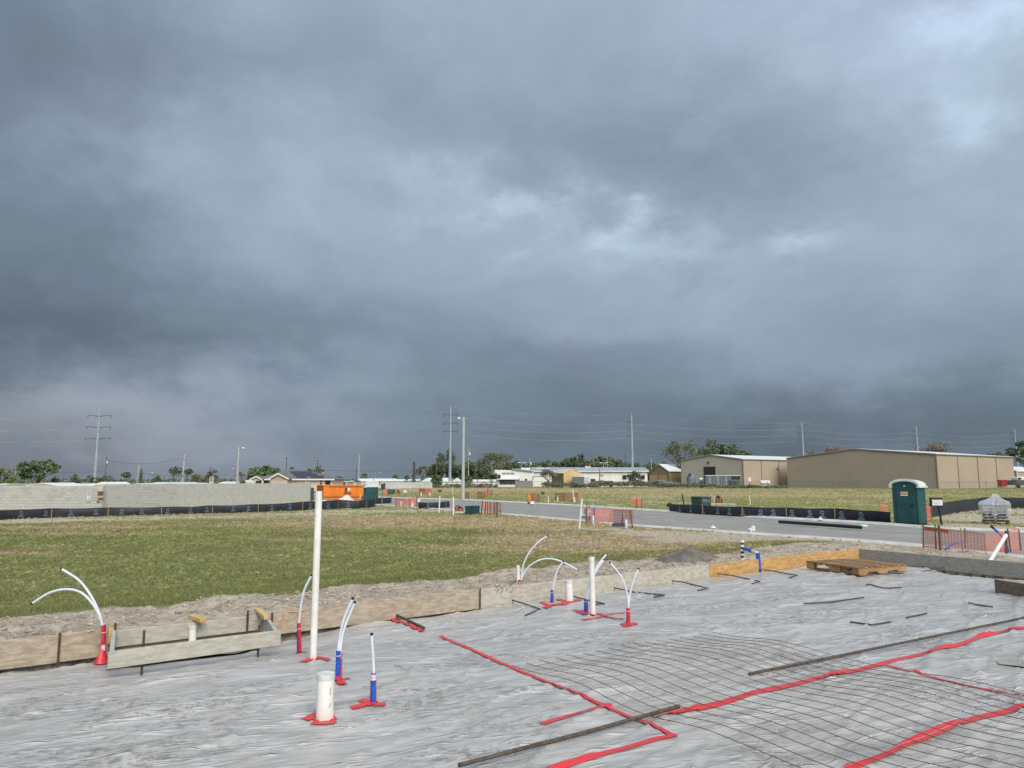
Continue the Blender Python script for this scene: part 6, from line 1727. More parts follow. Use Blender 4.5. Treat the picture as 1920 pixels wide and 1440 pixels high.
# yard in front of the tan warehouse
d = 222
t_ = thing('shipping_container', 'grey blue shipping container with a light top rail in front of the tan warehouse', 'container', (Xat(1350, d), d, 0))
far_part(t_, 'body', 'contain', 1323.5, 1370, 892, 911.5, d, 2.5); far_part(t_, 'top_rail', 'white', 1323, 1389, 891, 892, d - .1, 2.6)
for k in range(9):
    far_part(t_, 'rib', 'vinyl' if k % 3 == 1 else 'contain', 1326 + 5 * k, 1326.8 + 5 * k, 892.3, 911, d - .12, .12)
for k in range(4): far_part(t_, 'frame_bay', 'glass' if k % 2 else 'dark', 1371 + 4.4 * k, 1374.4 + 4.4 * k, 893, 899.5, d + .05, .2)
for k in range(5): far_part(t_, 'frame_post', 'contain', 1370 + 4.4 * k, 1371 + 4.4 * k, 892.1, 911.5, d + .2, .3)
d = 214
t_ = thing('green_dumpster', 'small green dumpster in front of the grey container', 'dumpster', (Xat(1377, d), d, 0)); far_part(t_, 'body', 'txbox', 1370, 1386, 902.5, 912.5, d, 1.8, .05); far_part(t_, 'lid', 'txbox', 1369.5, 1386.5, 901, 902.4, d - .1, 2.0); far_part(t_, 'side_pocket', 'dark', 1377.5, 1379, 903, 912, d - .1, .15)
d = 216
x0, x1, z = Xat(1424, d), Xat(1444.5, d), Zat(904.6, d)
t_ = thing('propane_tank', 'white horizontal gas tank by the tan warehouse side wall', 'tank', ((x0 + x1) / 2, d, 0))
MB().tube([(x0, d, z), (x0 + .12, d, z), (x0 + .35, d, z), (x1 - .35, d, z), (x1 - .12, d, z), (x1, d, z)], [.1, .36, .56, .56, .36, .1], 16).build('tank', 'white', t_, smooth=True)
for q in (x0 + .6, x1 - .6): MB().box((q, d, (z - .4) / 2), (.18, .7, z - .35)).build('leg', 'conc', t_)
t_ = thing('electric_box', 'white electric box on the corner of the tan warehouse', 'electric box', (Xat(1405, 228), 228, 0)); far_part(t_, 'cabinet', 'white', 1403.5, 1408, 895.5, 904, 228, .5); far_part(t_, 'post', 'vinyl', 1401, 1402, 897, 912, 228, .2); far_part(t_, 'conduit', 'dark', 1404.5, 1405.5, 904, 913, 228, .2)
t_ = thing('metal_hopper', 'grey metal hopper left of the open warehouse door', 'hopper', (Xat(1296, 226), 226, 0))
q = Vector((Xat(1296, 226), 226, 0)); MB().tube([q + Z3(z) for z in (0, 2.6, 3.4, 3.9, 4.1)], [1.35, 1.35, 1.2, .7, .2], 14).build('body', 'contain', t_, smooth=True); MB().box((q.x - .6, q.y - .9, 4.0), (.7, .7, .5)).build('hatch', 'dark', t_)
t_ = thing('white_drum', 'white round drum beside the grey metal hopper', 'drum', (Xat(1314, 226), 226, 0)); q = Vector((Xat(1314.5, 226), 226, Zat(899, 226))); MB().tube([q - Vector((.5, 0, 0)), q + Vector((.5, 0, 0))], .5, 14).build('drum', 'white', t_, smooth=True); MB().box((q.x, q.y, .9), (1.2, .8, 1.9)).build('stand', 'contain', t_)
t_ = thing('junk_pile', 'dark pile of pipes and scrap by the fence left of the pine', 'scrap pile', (Xat(1250, 224), 224, 0))
for k in range(16):
    q = Vector((Xat(1233 + 38 * rnd.random(), 224), 224 + rnd.uniform(-1, 1), rnd.uniform(.3, 2.0)))
    MB().tube([q - Vector((rnd.uniform(.8, 2.4), 0, rnd.uniform(-.15, .15))), q + Vector((rnd.uniform(.8, 2.4), .3, 0))], rnd.uniform(.12, .28), 7).build('pipe', rnd.choice(('contain', 'dkcar', 'chain')), t_)
t_ = thing('white_truck', 'white cab pickup cut by the right edge beyond the red bin', 'truck', (Xat(1914, 215), 215, 0)); far_part(t_, 'cab', 'white', 1908, 1926, 894, 901, 215, 3, .2); far_part(t_, 'bed', 'dkcar', 1904.5, 1930, 900.5, 909.5, 215, 5, .1); far_part(t_, 'window', 'glass', 1909.5, 1915, 895.5, 899, 214.9, .1)
for q in (1909, 1924): MB().tube([(Xat(q, 215), 214.9, .5), (Xat(q, 215), 215.2, .5)], .5, 12).build('wheel', 'tyre', t_)
t_ = thing('red_bin', 'bright red bin at the right end of the largest warehouse', 'bin', (Xat(1882, 205), 205, 0)); far_part(t_, 'body', 'redbin', 1876, 1888, 901, 912, 205, 1.5, .08); far_part(t_, 'lid', 'redbin', 1875.4, 1888.6, 899.8, 900.9, 204.9, 1.7)
for k in range(3): far_part(t_, 'rib', 'redbin', 1877.5 + 4 * k, 1878.5 + 4 * k, 901.4, 911, 204.85, .12)
# red car
d = 252
t_ = thing('parked_car', 'dark red car parked under the palms left of the sports bar', 'car', (Xat(909, d), d, 0))
X0, X1 = Xat(896, d), Xat(922.5, d); LC = X1 - X0
def cx_(f): return X0 + LC * f
pr = [(0, .45), (0, .85), (.06, .95), (.16, 1.05), (.24, 1.45), (.38, 1.62), (.55, 1.60), (.70, 1.12), (.92, .98), (1.0, .80), (1, .40)]
mb = MB(); mb.prism([(cx_(f), d, z) for f, z in pr], (0, 1.8, 0)); mb.build('body', 'carred', t_, bevel=.05)
for f0, f1 in ((.26, .39), (.41, .60)):
    mb = MB(); mb.prism([(cx_(f0), d - .02, 1.08), (cx_(f1), d - .02, 1.08), (cx_(f1 - .02), d - .02, 1.5), (cx_(f0 + .03), d - .02, 1.48)], (0, .03, 0)); mb.build('window', 'glass', t_)
for f in (.18, .80):
    wq = MB().tube([(cx_(f), d - .05, .36), (cx_(f), d + .2, .36)], .36, 14).build('wheel', 'tyre', t_); MB().tube([(cx_(f), d - .07, .36), (cx_(f), d - .04, .36)], .2, 10).build('rim', 'vinyl', wq)
far_part(t_, 'headlight', 'pvc', 921.6, 922.7, 906.5, 907.6, d + .2, .3)

# ================================================================== house with solar panels
d = 192
th = thing('house', 'beige house with a grey hip roof, two front gables and solar panels', 'house', (Xat(548, d), d, 0))
x0, x1 = Xat(489, d), Xat(624, d); ze = Zat(898.4, d)
MB().box(((x0 + x1) / 2, d + 6, ze / 2 - .3), (x1 - x0, 12, ze + .5)).build('wall', 'stucco', th)
rx0, rx1, zr = Xat(536, d + 6), Xat(566, d + 6), Zat(880.2, d + 6)
o_ = .6; A_, B_2, C_2, D_2 = Vector((x0 - o_, d - o_, ze)), Vector((x1 + o_, d - o_, ze)), Vector((x1 + o_, d + 12 + o_, ze)), Vector((x0 - o_, d + 12 + o_, ze))
R0_, R1_ = Vector((rx0, d + 6, zr)), Vector((rx1, d + 6, zr))
mb = MB(); mb.add([A_, B_2, C_2, D_2, R0_, R1_], [(0, 1, 5, 4), (1, 2, 5), (2, 3, 4, 5), (3, 0, 4), (3, 2, 1, 0)]); mb.build('roof', 'shingle', th)
MB().box(((x0 + x1) / 2, d - o_ - .06, ze - .10), (x1 - x0 + 1.2, .1, .34)).build('fascia', 'white', th)
def house_gable(pl, pp, pr_, rowp, rowe, dd, mat, openw=None):
    xa, xb, xp = Xat(pl, dd), Xat(pr_, dd), Xat(pp, dd); zp, zl = Zat(rowp, dd), Zat(rowe, dd)
    g = MB(); g.prism([(xa + .5, dd, -.2), (xb - .5, dd, -.2), (xb - .5, dd, zl), (xp, dd, zp - .25), (xa + .5, dd, zl)], (0, 5, 0)); gw = g.build('gable_wall', mat, th)
    for a, b_ in ((xa, xp), (xp, xb)):
        za, zb = (zl, zp) if a == xa else (zp, zl)
        g = MB(); g.prism([(a, dd - .4, za), (b_, dd - .4, zb), (b_, dd - .4, zb + .16), (a, dd - .4, za + .16)], (0, 9, 0)); g.build('gable_roof', 'shingle', th)
        g = MB(); g.prism([(a, dd - .52, za - .14), (b_, dd - .52, zb - .14), (b_, dd - .52, zb + .2), (a, dd - .52, za + .2)], (0, .1, 0)); g.build('gable_trim', 'white', th)
    return gw
g2 = house_gable(504, 522, 542.5, 888.6, 898.6, d - 3, 'stucco_p')
far_part(g2, 'garage_door', 'stucco', 508, 538.5, 902.6, 915, d - 3.15, .12); far_part(g2, 'trim_band', 'white', 506.5, 540, 902, 902.9, d - 3.3, .2)
g1_ = house_gable(468.5, 481.5, 492.5, 893.6, 900, d - 2, 'stucco')
far_part(g1_, 'porch_opening', 'dark', 479.5, 490.5, 901.5, 915, d - 2.1, .1); far_part(g1_, 'column', 'white', 472, 474.5, 901, 915, d - 2.4, .5); far_part(g1_, 'column', 'white', 491, 493.3, 901, 915, d - 2.4, .5)
far_part(th, 'porch_opening', 'dark', 494, 503.5, 900.5, 915, d - .15, .1)
for a, r0, r1 in ((600, 900.5, 903.6), (600, 904.6, 907.8)):
    f_ = far_part(th, 'window', 'white', a - .7, a + 4.7, r0 - .5, r1 + .5, d - .12, .1); far_part(f_, 'pane', 'glass', a, a + 4, r0, r1, d - .2, .06)
f_ = far_part(th, 'patio_door', 'dark', 610, 619.5, 900.3, 909.5, d - .12, .1); far_part(f_, 'pane', 'glass', 611, 618.5, 902.5, 909, d - .2, .06)
for q in (573, 577.5): far_part(th, 'downpipe', 'white', q, q + 1.6, 899.4, 909, d - .25, .15)
# solar panels lie on the front roof plane
nr_ = (B_2 - A_).cross(R0_ - A_).normalized()
def roof_pt(px, row):
    a, b_, c_ = ray(px, row); dr = Vector((a, b_, c_)); o0 = Vector((0, 0, CAMZ)); t_ = (A_ - o0).dot(nr_) / dr.dot(nr_); return o0 + dr * t_
rows_ = [(884.6, 888.2, 544, 584), (888.6, 892.2, 549, 594), (892.6, 896.2, 554, 606)]
for r0, r1, a, b_ in rows_:
    n = 7 if r0 < 886 else 8
    for k in range(n):
        p0, p1 = a + (b_ - a) * k / n + .25, a + (b_ - a) * (k + 1) / n - .25
        sk = 2.6
        if r0 > 892 and k == 3: continue
        mb = MB(); mb.prism([roof_pt(p0 + sk, r1) + nr_ * .08, roof_pt(p1 + sk, r1) + nr_ * .08, roof_pt(p1, r0) + nr_ * .08, roof_pt(p0, r0) + nr_ * .08], nr_ * .1); mb.build('solar_panel', 'solar', th)

# ================================================================== mobile homes and sheds behind the wall
def mobile_home(label, px0, px1, re, rr, d, wall='white', roof='white', gable=None, dep=8.0, zb=-1.9, wins=3, name='mobile_home', group='white roofed mobile homes'):
    x0, x1 = Xat(px0, d), Xat(px1, d); ze, zr = Zat(re, d), Zat(rr, d)
    th = thing(name, label, 'mobile home' if name == 'mobile_home' else 'house', ((x0 + x1) / 2, d, zb), group)
    MB().box(((x0 + x1) / 2, d + dep / 2, (ze + zb) / 2), (x1 - x0 - .4, dep - .3, ze - zb)).build('wall', wall, th)
    mb = MB()
    if gable:
        xm = (x0 + x1) / 2
        mb.prism([(x0, d - .2, ze), (x1, d - .2, ze), (xm, d - .2, zr)], (0, dep + .4, 0)); mb.build('roof', roof, th)
        g = MB(); g.prism([(x0 + (x1 - x0) * .12, d - .26, ze + .05), (x1 - (x1 - x0) * .12, d - .26, ze + .05), (xm, d - .26, zr - (zr - ze) * .22)], (0, .05, 0)); g.build('gable_panel', gable, th)
    else:
        mb.prism([(x0, d - .2, ze), (x0, d - .2, ze + .12), (x0, d + dep / 2, zr), (x0, d + dep + .2, ze + .12), (x0, d + dep + .2, ze)], (x1 - x0, 0, 0)); mb.build('roof', roof, th)
    for k in range(wins):
        q = px0 + (px1 - px0) * (k + .5) / wins
        w_ = MB().box((Xat(q, d), d - .02 + .1, (ze + zb) / 2 + .3), (1.1, .12, 1.0)).build('window', 'vinyl', th); MB().box((Xat(q, d), d + .02, (ze + zb) / 2 + .3), (.9, .12, .8)).build('pane', 'glass', w_)
    return th
mobile_home('low white roof behind the block wall at the far left edge', -30, 16, 909, 907, 150)
mobile_home('white roofed mobile home with a pinkish gable left of the leftmost pylon', 46, 117, 911, 905.2, 120, gable='stucco_p', zb=-1.6)
mobile_home('pale roof right of the pinkish gabled mobile home', 116, 132, 911, 906.5, 150, wall='stucco')
mobile_home('pale grey roofed home behind the small round tree at left', 138, 150, 909, 906, 175)
mobile_home('white roof just left of the leftmost pylon foot', 150, 176, 911, 906.5, 140)
mobile_home('white hipped roof immediately right of the leftmost pylon foot', 176, 206, 910, 903.5, 130, gable='white')
mobile_home('cream box shed behind the white hipped roof', 197, 210, 906, 903.5, 190, wall='stucco', zb=-1.5)
mobile_home('long low white roof between the small cabbage palm and the conifer', 244, 300, 909.5, 906.5, 150)
mobile_home('pale grey long roof between the conifer and the fan palms', 280, 352, 907.5, 904, 180, roof='whitep')
mobile_home('white roof under the olive bush', 352, 384, 908, 905.5, 180)
mobile_home('white roof right of the small block column', 410, 440, 906.5, 903, 210)
mobile_home('pale pink low home left of the solar house', 418, 470, 908, 905, 190, wall='stucco_p')
mobile_home('white roof just left of the solar house porch', 446, 476, 904, 900.5, 230)
mobile_home('cream home with a white roof right of the solar house', 620, 653, 904, 902.4, 205, wall='stucco', zb=-.2, wins=2)
mobile_home('teal gabled home behind the orange dumpster', 652, 668, 902.5, 899.6, 240, wall='stucco', roof='tealbox', gable='stucco', zb=-.4, wins=1)
mobile_home('longest white roof behind the far toilet', 668, 741, 902.5, 897.2, 260, wall='vinyl', zb=-.4, wins=6)
mobile_home('white roof right of the longest white roof', 740, 757, 902.5, 898.5, 250, wall='vinyl', zb=-.4, wins=2)
mobile_home('grey roofed home by the tall thin conifer', 763, 785, 902, 898.3, 270, wall='vinyl', roof='whitep', zb=-.4, wins=2)
mobile_home('small white home with dark gaps left of the bushy palm shrub', 789, 808, 903.5, 897.5, 270, zb=-.4, gable='white', wins=1)
mobile_home('white home between the palm shrub and the tallest pylon', 798, 845, 904, 896, 285, zb=-.4, wins=3)
mobile_home('white home between the tallest pylon and the street lamp', 846, 866, 904, 896, 285, zb=-.4, gable='white', wins=1)
mobile_home('white home behind the dark red car', 880, 930, 904, 899, 285, zb=-.4, wins=3)
# pale vinyl fence
t_ = thing('vinyl_fence', 'long pale plank fence at the far edge of the field behind the far toilet', 'fence', (Xat(765, 205), 205, 0))
for k in range(12):
    a = 722 + 7.4 * k
    for j in range(3): far_part(t_, 'plank', 'vinyl', a + .2, a + 7.2, 904.5 + 3.4 * j, 907.6 + 3.4 * j if j < 2 else 914.5, 205, .08)
    MB().box((Xat(a, 205), 205.15, .85), (.14, .14, 1.8)).build('post', 'vinyl', t_)
t_ = thing('guard_rail', 'long white rail fence behind the tallest pylon foot', 'fence', (Xat(880, 236), 236, 0))
for a in range(826, 935, 9): MB().box((Xat(a, 236), 236, .75), (.16, .16, 1.7)).build('post', 'white', t_)
for r_ in (902.3, 905.5): far_part(t_, 'rail', 'white', 826, 934, r_, r_ + 1.3 if r_ > 903 else r_ + 1.5, 235.9, .1).location.z += 0
# flag
t_ = thing('flag', 'small flag with red and white on a pole right of the yellow green tree', 'flag', (Xat(608, 250), 250, 0)); MB().tube([(Xat(604, 250), 250, 0), (Xat(603.5, 250), 250, Zat(884, 250))], .05, 6).build('pole', 'steelpole', t_)
far_part(t_, 'cloth_stripe', 'stucco_p', 604, 608, 885.5, 888, 250, .04); far_part(t_, 'cloth_stripe', 'inkred', 604, 607, 888.1, 889.5, 250, .04)

# ================================================================== chain link fence at the field edge
CL = [(640, 206), (820, 214), (935, 216), (1060, 214), (1200, 214), (1300, 212), (1500, 190), (1700, 168), (1900, 158), (2050, 152)]
t_ = thing('chain_link_fence', 'long chain link fence along the far side of the field', 'fence', (Xat(1200, 214), 214, 0))
cp = [Vector((Xat(a, b_), b_, 0)) for a, b_ in CL[1:]]
rs_ = resample(cp, 4.2)
for p in rs_: MB().tube([p, p + Z3(1.95)], .035, 5).build('post', 'chain', t_)
MB().tube([p + Z3(1.88) for p in rs_], .03, 4).build('top_rail', 'chain', t_)
mb = MB()
for a, b_ in zip(rs_, rs_[1:]):
    L = (b_ - a); n = int(L.length / .28)
    for k in range(n):
        p = a + L * k / n; q = a + L * min(1, (k + 5) / n); q2 = a + L * max(0, (k - 5) / n)
        for e in (q, q2):
            dd = Vector((0, 0, .012)); mb.quad(p + Z3(.05) - dd, e + Z3(1.85) - dd, e + Z3(1.85) + dd, p + Z3(.05) + dd)
mb.build('netting', 'chain', t_, kind='stuff')

# ================================================================== poles and overhead lines
PYL = []
def pylon(label, pbx, ptx, ptop, d, arms, left_only=False, r0=.72, r1=.28):
    z = Zat(ptop, d); x = Xat((pbx + ptx) / 2, d)
    x = Xat(pbx, d, 0)
    th = thing('transmission_pole', label, 'pylon', (x, d, 0), 'steel transmission poles')
    MB().tube([(x, d, -2.2), (x, d, z)], [r0, r1], 12).build('pole', 'steelpole', th, smooth=True)
    MB().tube([(x, d, z), (x, d, z + 1.2)], .05, 6).build('spike', 'cable', th)
    att = {'top': Vector((x, d, z))}
    for k, (row, L) in enumerate(arms):
        za = Zat(row, d)
        for s_ in ((-1,) if left_only else (-1, 1)):
            e = Vector((x + s_ * L, d, za + .25))
            am = MB().tube([(x, d, za - .35), (x + s_ * L * .35, d, za + .05), e], [.14, .11, .08], 6).build('arm', 'insul', th)
            MB().tube([e, e - Z3(1.0)], [.10, .12], 6).build('insulator', 'insul', am)
            att[(k, s_)] = e - Z3(1.0)
    PYL.append(att); return th
pylon('leftmost tall steel transmission pole behind the block wall', 176.5, 187, 760, 273, [(780, 4.2), (801, 4.4), (822.5, 4.6)])
pylon('tall steel transmission pole left of the nearest street lamp', 843.5, 844.5, 764, 268, [(778, 2.6), (793.5, 2.6), (809, 2.6)], r0=.60)
pylon('tall steel transmission pole rising behind the long white building', 1186.5, 1181, 777, 311, [(790.5, 1.6), (804, 1.6), (817.5, 1.6)], True)
pylon('steel transmission pole between the two warehouses', 1509, 1504, 793, 357, [(801, 1.8), (812, 1.8), (824, 1.8)], True)
pylon('steel transmission pole above the middle of the largest warehouse', 1725, 1721.5, 800, 382, [(808, 1.8), (818, 1.8), (829, 1.8)], True)
pylon('far right steel transmission pole by the right edge oak', 1911, 1905, 804, 402, [(812, 1.8), (822, 1.8), (832, 1.8)], True)
def line(p, q, sag, label, group, r=.036, mat='cable', n=16, name='power_line'):
    pts = [p.lerp(q, k / n) - Z3(sag * 4 * (k / n) * (1 - k / n)) for k in range(n + 1)]
    return tag(MB().tube(pts, r, 4).build(name, mat), label, 'power line', group)
NMS = ['the left edge', 'the leftmost pylon', 'the street lamp pylon', 'the white building pylon', 'the pylon between the warehouses', 'the largest warehouse pylon', 'the right edge pylon']
LV = ['upper', 'middle', 'lower']
P0 = {'top': Vector((-300, 262, 33.5)), **{(k, s_): Vector((-300, 262 + s_ * 2, Zat(780 + 21 * k, 273) + 1.5)) for k in range(3) for s_ in (-1, 1)}}
allp = [P0] + PYL
for i in range(len(allp) - 1):
    a, b_ = allp[i], allp[i + 1]
    if i < 6:
        line(a['top'], b_['top'], 1.5 if i else .8, 'topmost thin wire strung between %s and %s' % (NMS[i], NMS[i + 1]), 'overhead transmission wires', .022)
    for k in range(3):
        for s_ in (-1, 1):
            p = a.get((k, s_)) or a.get((k, -1)); q = b_.get((k, s_)) or b_.get((k, -1))
            if s_ == 1 and (k, 1) not in a and (k, 1) not in b_: continue
            if i == 2 and s_ == -1: p = a[(k, 1)]
            if i == 2 and s_ == 1: continue
            if i >= 2 and s_ == 1: continue
            if i == 1 and s_ == -1: q = b_[(k, -1)]; p = a[(k, 1)]
            if i == 1 and s_ == 1: continue
            line(p, q, 3.2 if i == 1 else 1.8, '%s wire strung between %s and %s%s' % (LV[k], NMS[i], NMS[i + 1], '' if i else (', near side' if s_ < 0 else ', far side')), 'overhead transmission wires', .034)
def upole(label, px, ptop, d, mat='woodpole', arms=(), r=.17, lamp=False, trans=False, lean=0, name='utility_pole', light=False):
    x = Xat(px, d); z = Zat(ptop, d)
    th = thing(name, label, 'utility pole', (x, d, -1.7 if px < 640 else 0), 'small utility poles')
    MB().tube([(x, d, -2 if px < 640 else -.2), (x + lean, d, z)], [r, r * .75], 8).build('pole', mat, th, smooth=True)
    for rw, L in arms:
        za = Zat(rw, d); MB().box((x + lean, d - .15, za), (L, .12, .14)).build('crossarm', mat if mat == 'woodpole' else 'insul', th)
        for s_ in (-.45, .0, .45): MB().tube([(x + s_ * L, d - .15, za + .07), (x + s_ * L, d - .15, za + .35)], .06, 6).build('insulator', 'pvc_dull', th)
    if trans: MB().tube([(x + .35, d - .1, z - 2.6), (x + .35, d - .1, z - 1.7)], .28, 10).build('transformer', 'pvc_dull', th, smooth=True)
    if light:
        hd = MB().tube([(x, d, z - .3), (x + .8, d, z + .1), (x + 1.6, d, z + .15)], .05, 6).build('lamp_arm', 'steelpole', th)
        MB().box((x + 1.9, d, z + .12), (.8, .3, .14)).build('lamp_head', 'white', th)
    return th
upole('short wooden pole right of the leftmost dark tree', 25.5, 875, 240, 'woodpole', r=.22); upole('short grey pole beside the leftmost wooden pole', 27.5, 876, 240, 'concpole', r=.12)
upole('wooden utility pole with pale insulators right of the leftmost pylon', 197, 855, 262, 'woodpole', [(858, 1.4), (864, 1.4)], trans=True)
upole('thin grey pole left of the brown conifer', 257, 866, 300, 'concpole', [(868, 1.0)], lean=.4, r=.2); upole('short wooden pole inside the brown conifer', 265.5, 881, 250, 'woodpole', r=.18)
upole('pale concrete pole among the fan palms', 341.5, 851, 245, 'concpole', [(861, 1.3)], r=.30, lean=.4)
upole('low grey lamp post with a white head left of the fan palms', 274, 887, 250, 'concpole', r=.08, light=True); upole('thin lamp post with a white head left of the near wall street lamp', 428, 879, 300, 'steelpole', r=.09, light=True)
upole('thin dark pole above the solar house ridge', 536, 855, 262, 'woodpole', [(857, 1.0)], r=.17); upole('thin dark pole in the yellow green tree behind the solar house', 594.5, 857, 262, 'woodpole', [(858, 1.0), (862, .8)], r=.17)
upole('pale concrete pole behind the orange dumpster', 671.5, 853, 262, 'steelpole', [(862, .6)], r=.32, lean=.2); upole('short dark pole left of the pale concrete pole behind the dumpster', 668, 876, 262, 'woodpole', r=.14)
upole('far small lamp post on the horizon right of the dumpster', 704, 886, 300, 'steelpole', r=.07, light=True)
upole('dark pole in the tall thin conifer', 774.5, 868, 260, 'woodpole', r=.2); upole('wooden pole with insulators left of the street lamp pylon', 818, 856, 255, 'woodpole', [(858, 1.4)], r=.2)
upole('pale pole with a white box right of the nearest street lamp', 878.3, 838, 235, 'concpole', [(855, 1.0), (865, 1.6)], r=.14, trans=True)
upole('thin pole behind the sports bar roof', 993.5, 858, 272, 'concpole', r=.1, trans=True); upole('thin grey pole behind the long white building, left one', 1139.5, 858, 285, 'concpole', [(868, 1.2)], r=.1)
upole('thin wooden pole left of the white building pylon', 1173, 850, 285, 'woodpole', [(851, 1.6)], r=.14); upole('double armed pole left of the olive garage building', 1222, 855, 285, 'concpole', [(856, 2.2)], r=.13)
upole('dark short pole in front of the long white building', 1124.3, 880, 228, 'cable_dk', r=.13); upole('thin dark pole behind the largest warehouse', 1786, 832, 330, 'woodpole', [(833, 1.2)], r=.15)
def tlamp(label, px, rt, d, L=2.2):
    x, z = Xat(px, d), Zat(rt, d); th = thing('parking_lamp', label, 'lamp post', (x, d, 0), 'double headed parking lamps')
    MB().tube([(x, d, 0), (x, d, z)], [.13, .09], 8).build('pole', 'concpole', th, smooth=True); MB().box((x, d, z), (L, .1, .1)).build('arm', 'white', th)
    for s_ in (-1, 1): MB().box((x + s_ * L / 2, d, z + .04), (.8, .4, .2)).build('lamp_head', 'white', th)
tlamp('double headed parking lamp above the sports bar roof', 978.5, 867.5, 266); tlamp('double headed parking lamp above the long white building', 1132, 867.8, 280)
# street lamps
def street_lamp(label, pbx, pbr, ptop, d, head_dx, r0, r1, arm_row, base_z=0.0):
    x = Xat(pbx, d, 0); z = Zat(ptop, d)
    th = thing('street_lamp', label, 'street lamp', (x, d, base_z), 'concrete street lamps')
    MB().tube([(x, d, base_z - .2), (x, d, z)], [r0, r1], 10).build('pole', 'concpole', th, smooth=False)
    s_ = 1 if head_dx > 0 else -1; hx = x + head_dx * d * CP / FOC; za = Zat(arm_row, d)
    MB().tube(smooth_line([(x, d - .05, za - .45), (x + (hx - x) * .3, d - .1, za - .12), (x + (hx - x) * .75, d - .15, za)], 5), .045, 8).build('bracket_arm', 'steelpole', th, smooth=True)
    MB().tube([(x + (hx - x) * .70, d - .15, za), (x + (hx - x) * .8, d - .15, za + .02), (x + (hx - x) * 1.0, d - .15, za + .03), (x + (hx - x) * 1.25, d - .15, za - .02)], [.05, .16, .15, .05], 8).build('lamp_head', 'white', th, smooth=True)
street_lamp('nearest tall concrete street lamp with a curved arm, by the road', 868, 938, 782, 85, -9.5, .21, .13, 785)
street_lamp('concrete street lamp behind the block wall left of the solar house', 443.5, 908, 838.5, 118, 9.5, .20, .13, 840.5, -1.5)
# a far dark distribution wire
a, b_ = Vector((Xat(594.5, 262), 262, Zat(881, 262))), Vector((Xat(774.5, 260), 260, Zat(882.5, 260)))
line(a, b_, .3, 'thin dark wire strung low between the yellow green tree and the tall conifer', 'thin dark distribution wires', .05, 'cable_dk')
line(Vector((Xat(197, 262), 262, Zat(862, 262))), Vector((Xat(341.5, 245), 245, Zat(858, 245))), 1.8, 'thin wire between the wooden pole and the pole among the fan palms', 'thin dark distribution wires', .04, 'cable_dk')
line(Vector((Xat(257, 262), 262, Zat(887, 262))), Vector((Xat(430, 262), 262, Zat(890, 262))), .6, 'low dark wire crossing the fan palms', 'thin dark distribution wires', .05, 'cable_dk')
line(Vector((-230, 262, Zat(884, 262))), Vector((Xat(197, 262), 262, Zat(884.5, 262))), .5, 'low dark wire crossing the large oak at left', 'thin dark distribution wires', .04, 'cable_dk')

# ================================================================== trees
def leaves(mb, centre, rad, n, size, rg, squash=1.0, mats=1):
    for _ in range(n):
        while True:
            p = Vector((rg.uniform(-1, 1), rg.uniform(-1, 1), rg.uniform(-1, 1)))
            if .25 < p.length < 1: break
        c = Vector(centre) + Vector((p.x * rad[0], p.y * rad[1], p.z * rad[2]))
        u = Vector((rg.gauss(0, 1), rg.gauss(0, 1), rg.gauss(0, .7))).normalized(); v_ = u.cross(Vector((rg.gauss(0, 1), rg.gauss(0, 1), rg.gauss(0, 1)))).normalized()
        s_ = size * rg.uniform(.55, 1.35); mb.cur = rg.randrange(mats)
        mb.add([c - u * s_ * .6, c + v_ * s_ * .42, c + u * s_ * .7, c - v_ * s_ * .38], [(0, 1, 2, 3)])
def limb(mb, a, b_, r0, r1, rg, n=3):
    a, b_ = Vector(a), Vector(b_); pts = [a.lerp(b_, k / n) + (Vector((rg.uniform(-1, 1), rg.uniform(-1, 1), rg.uniform(-.4, .6))) * (b_ - a).length * .07 if 0 < k < n else Vector()) for k in range(n + 1)]
    mb.tube(pts, [r0 + (r1 - r0) * k / n for k in range(n + 1)], 6); return pts
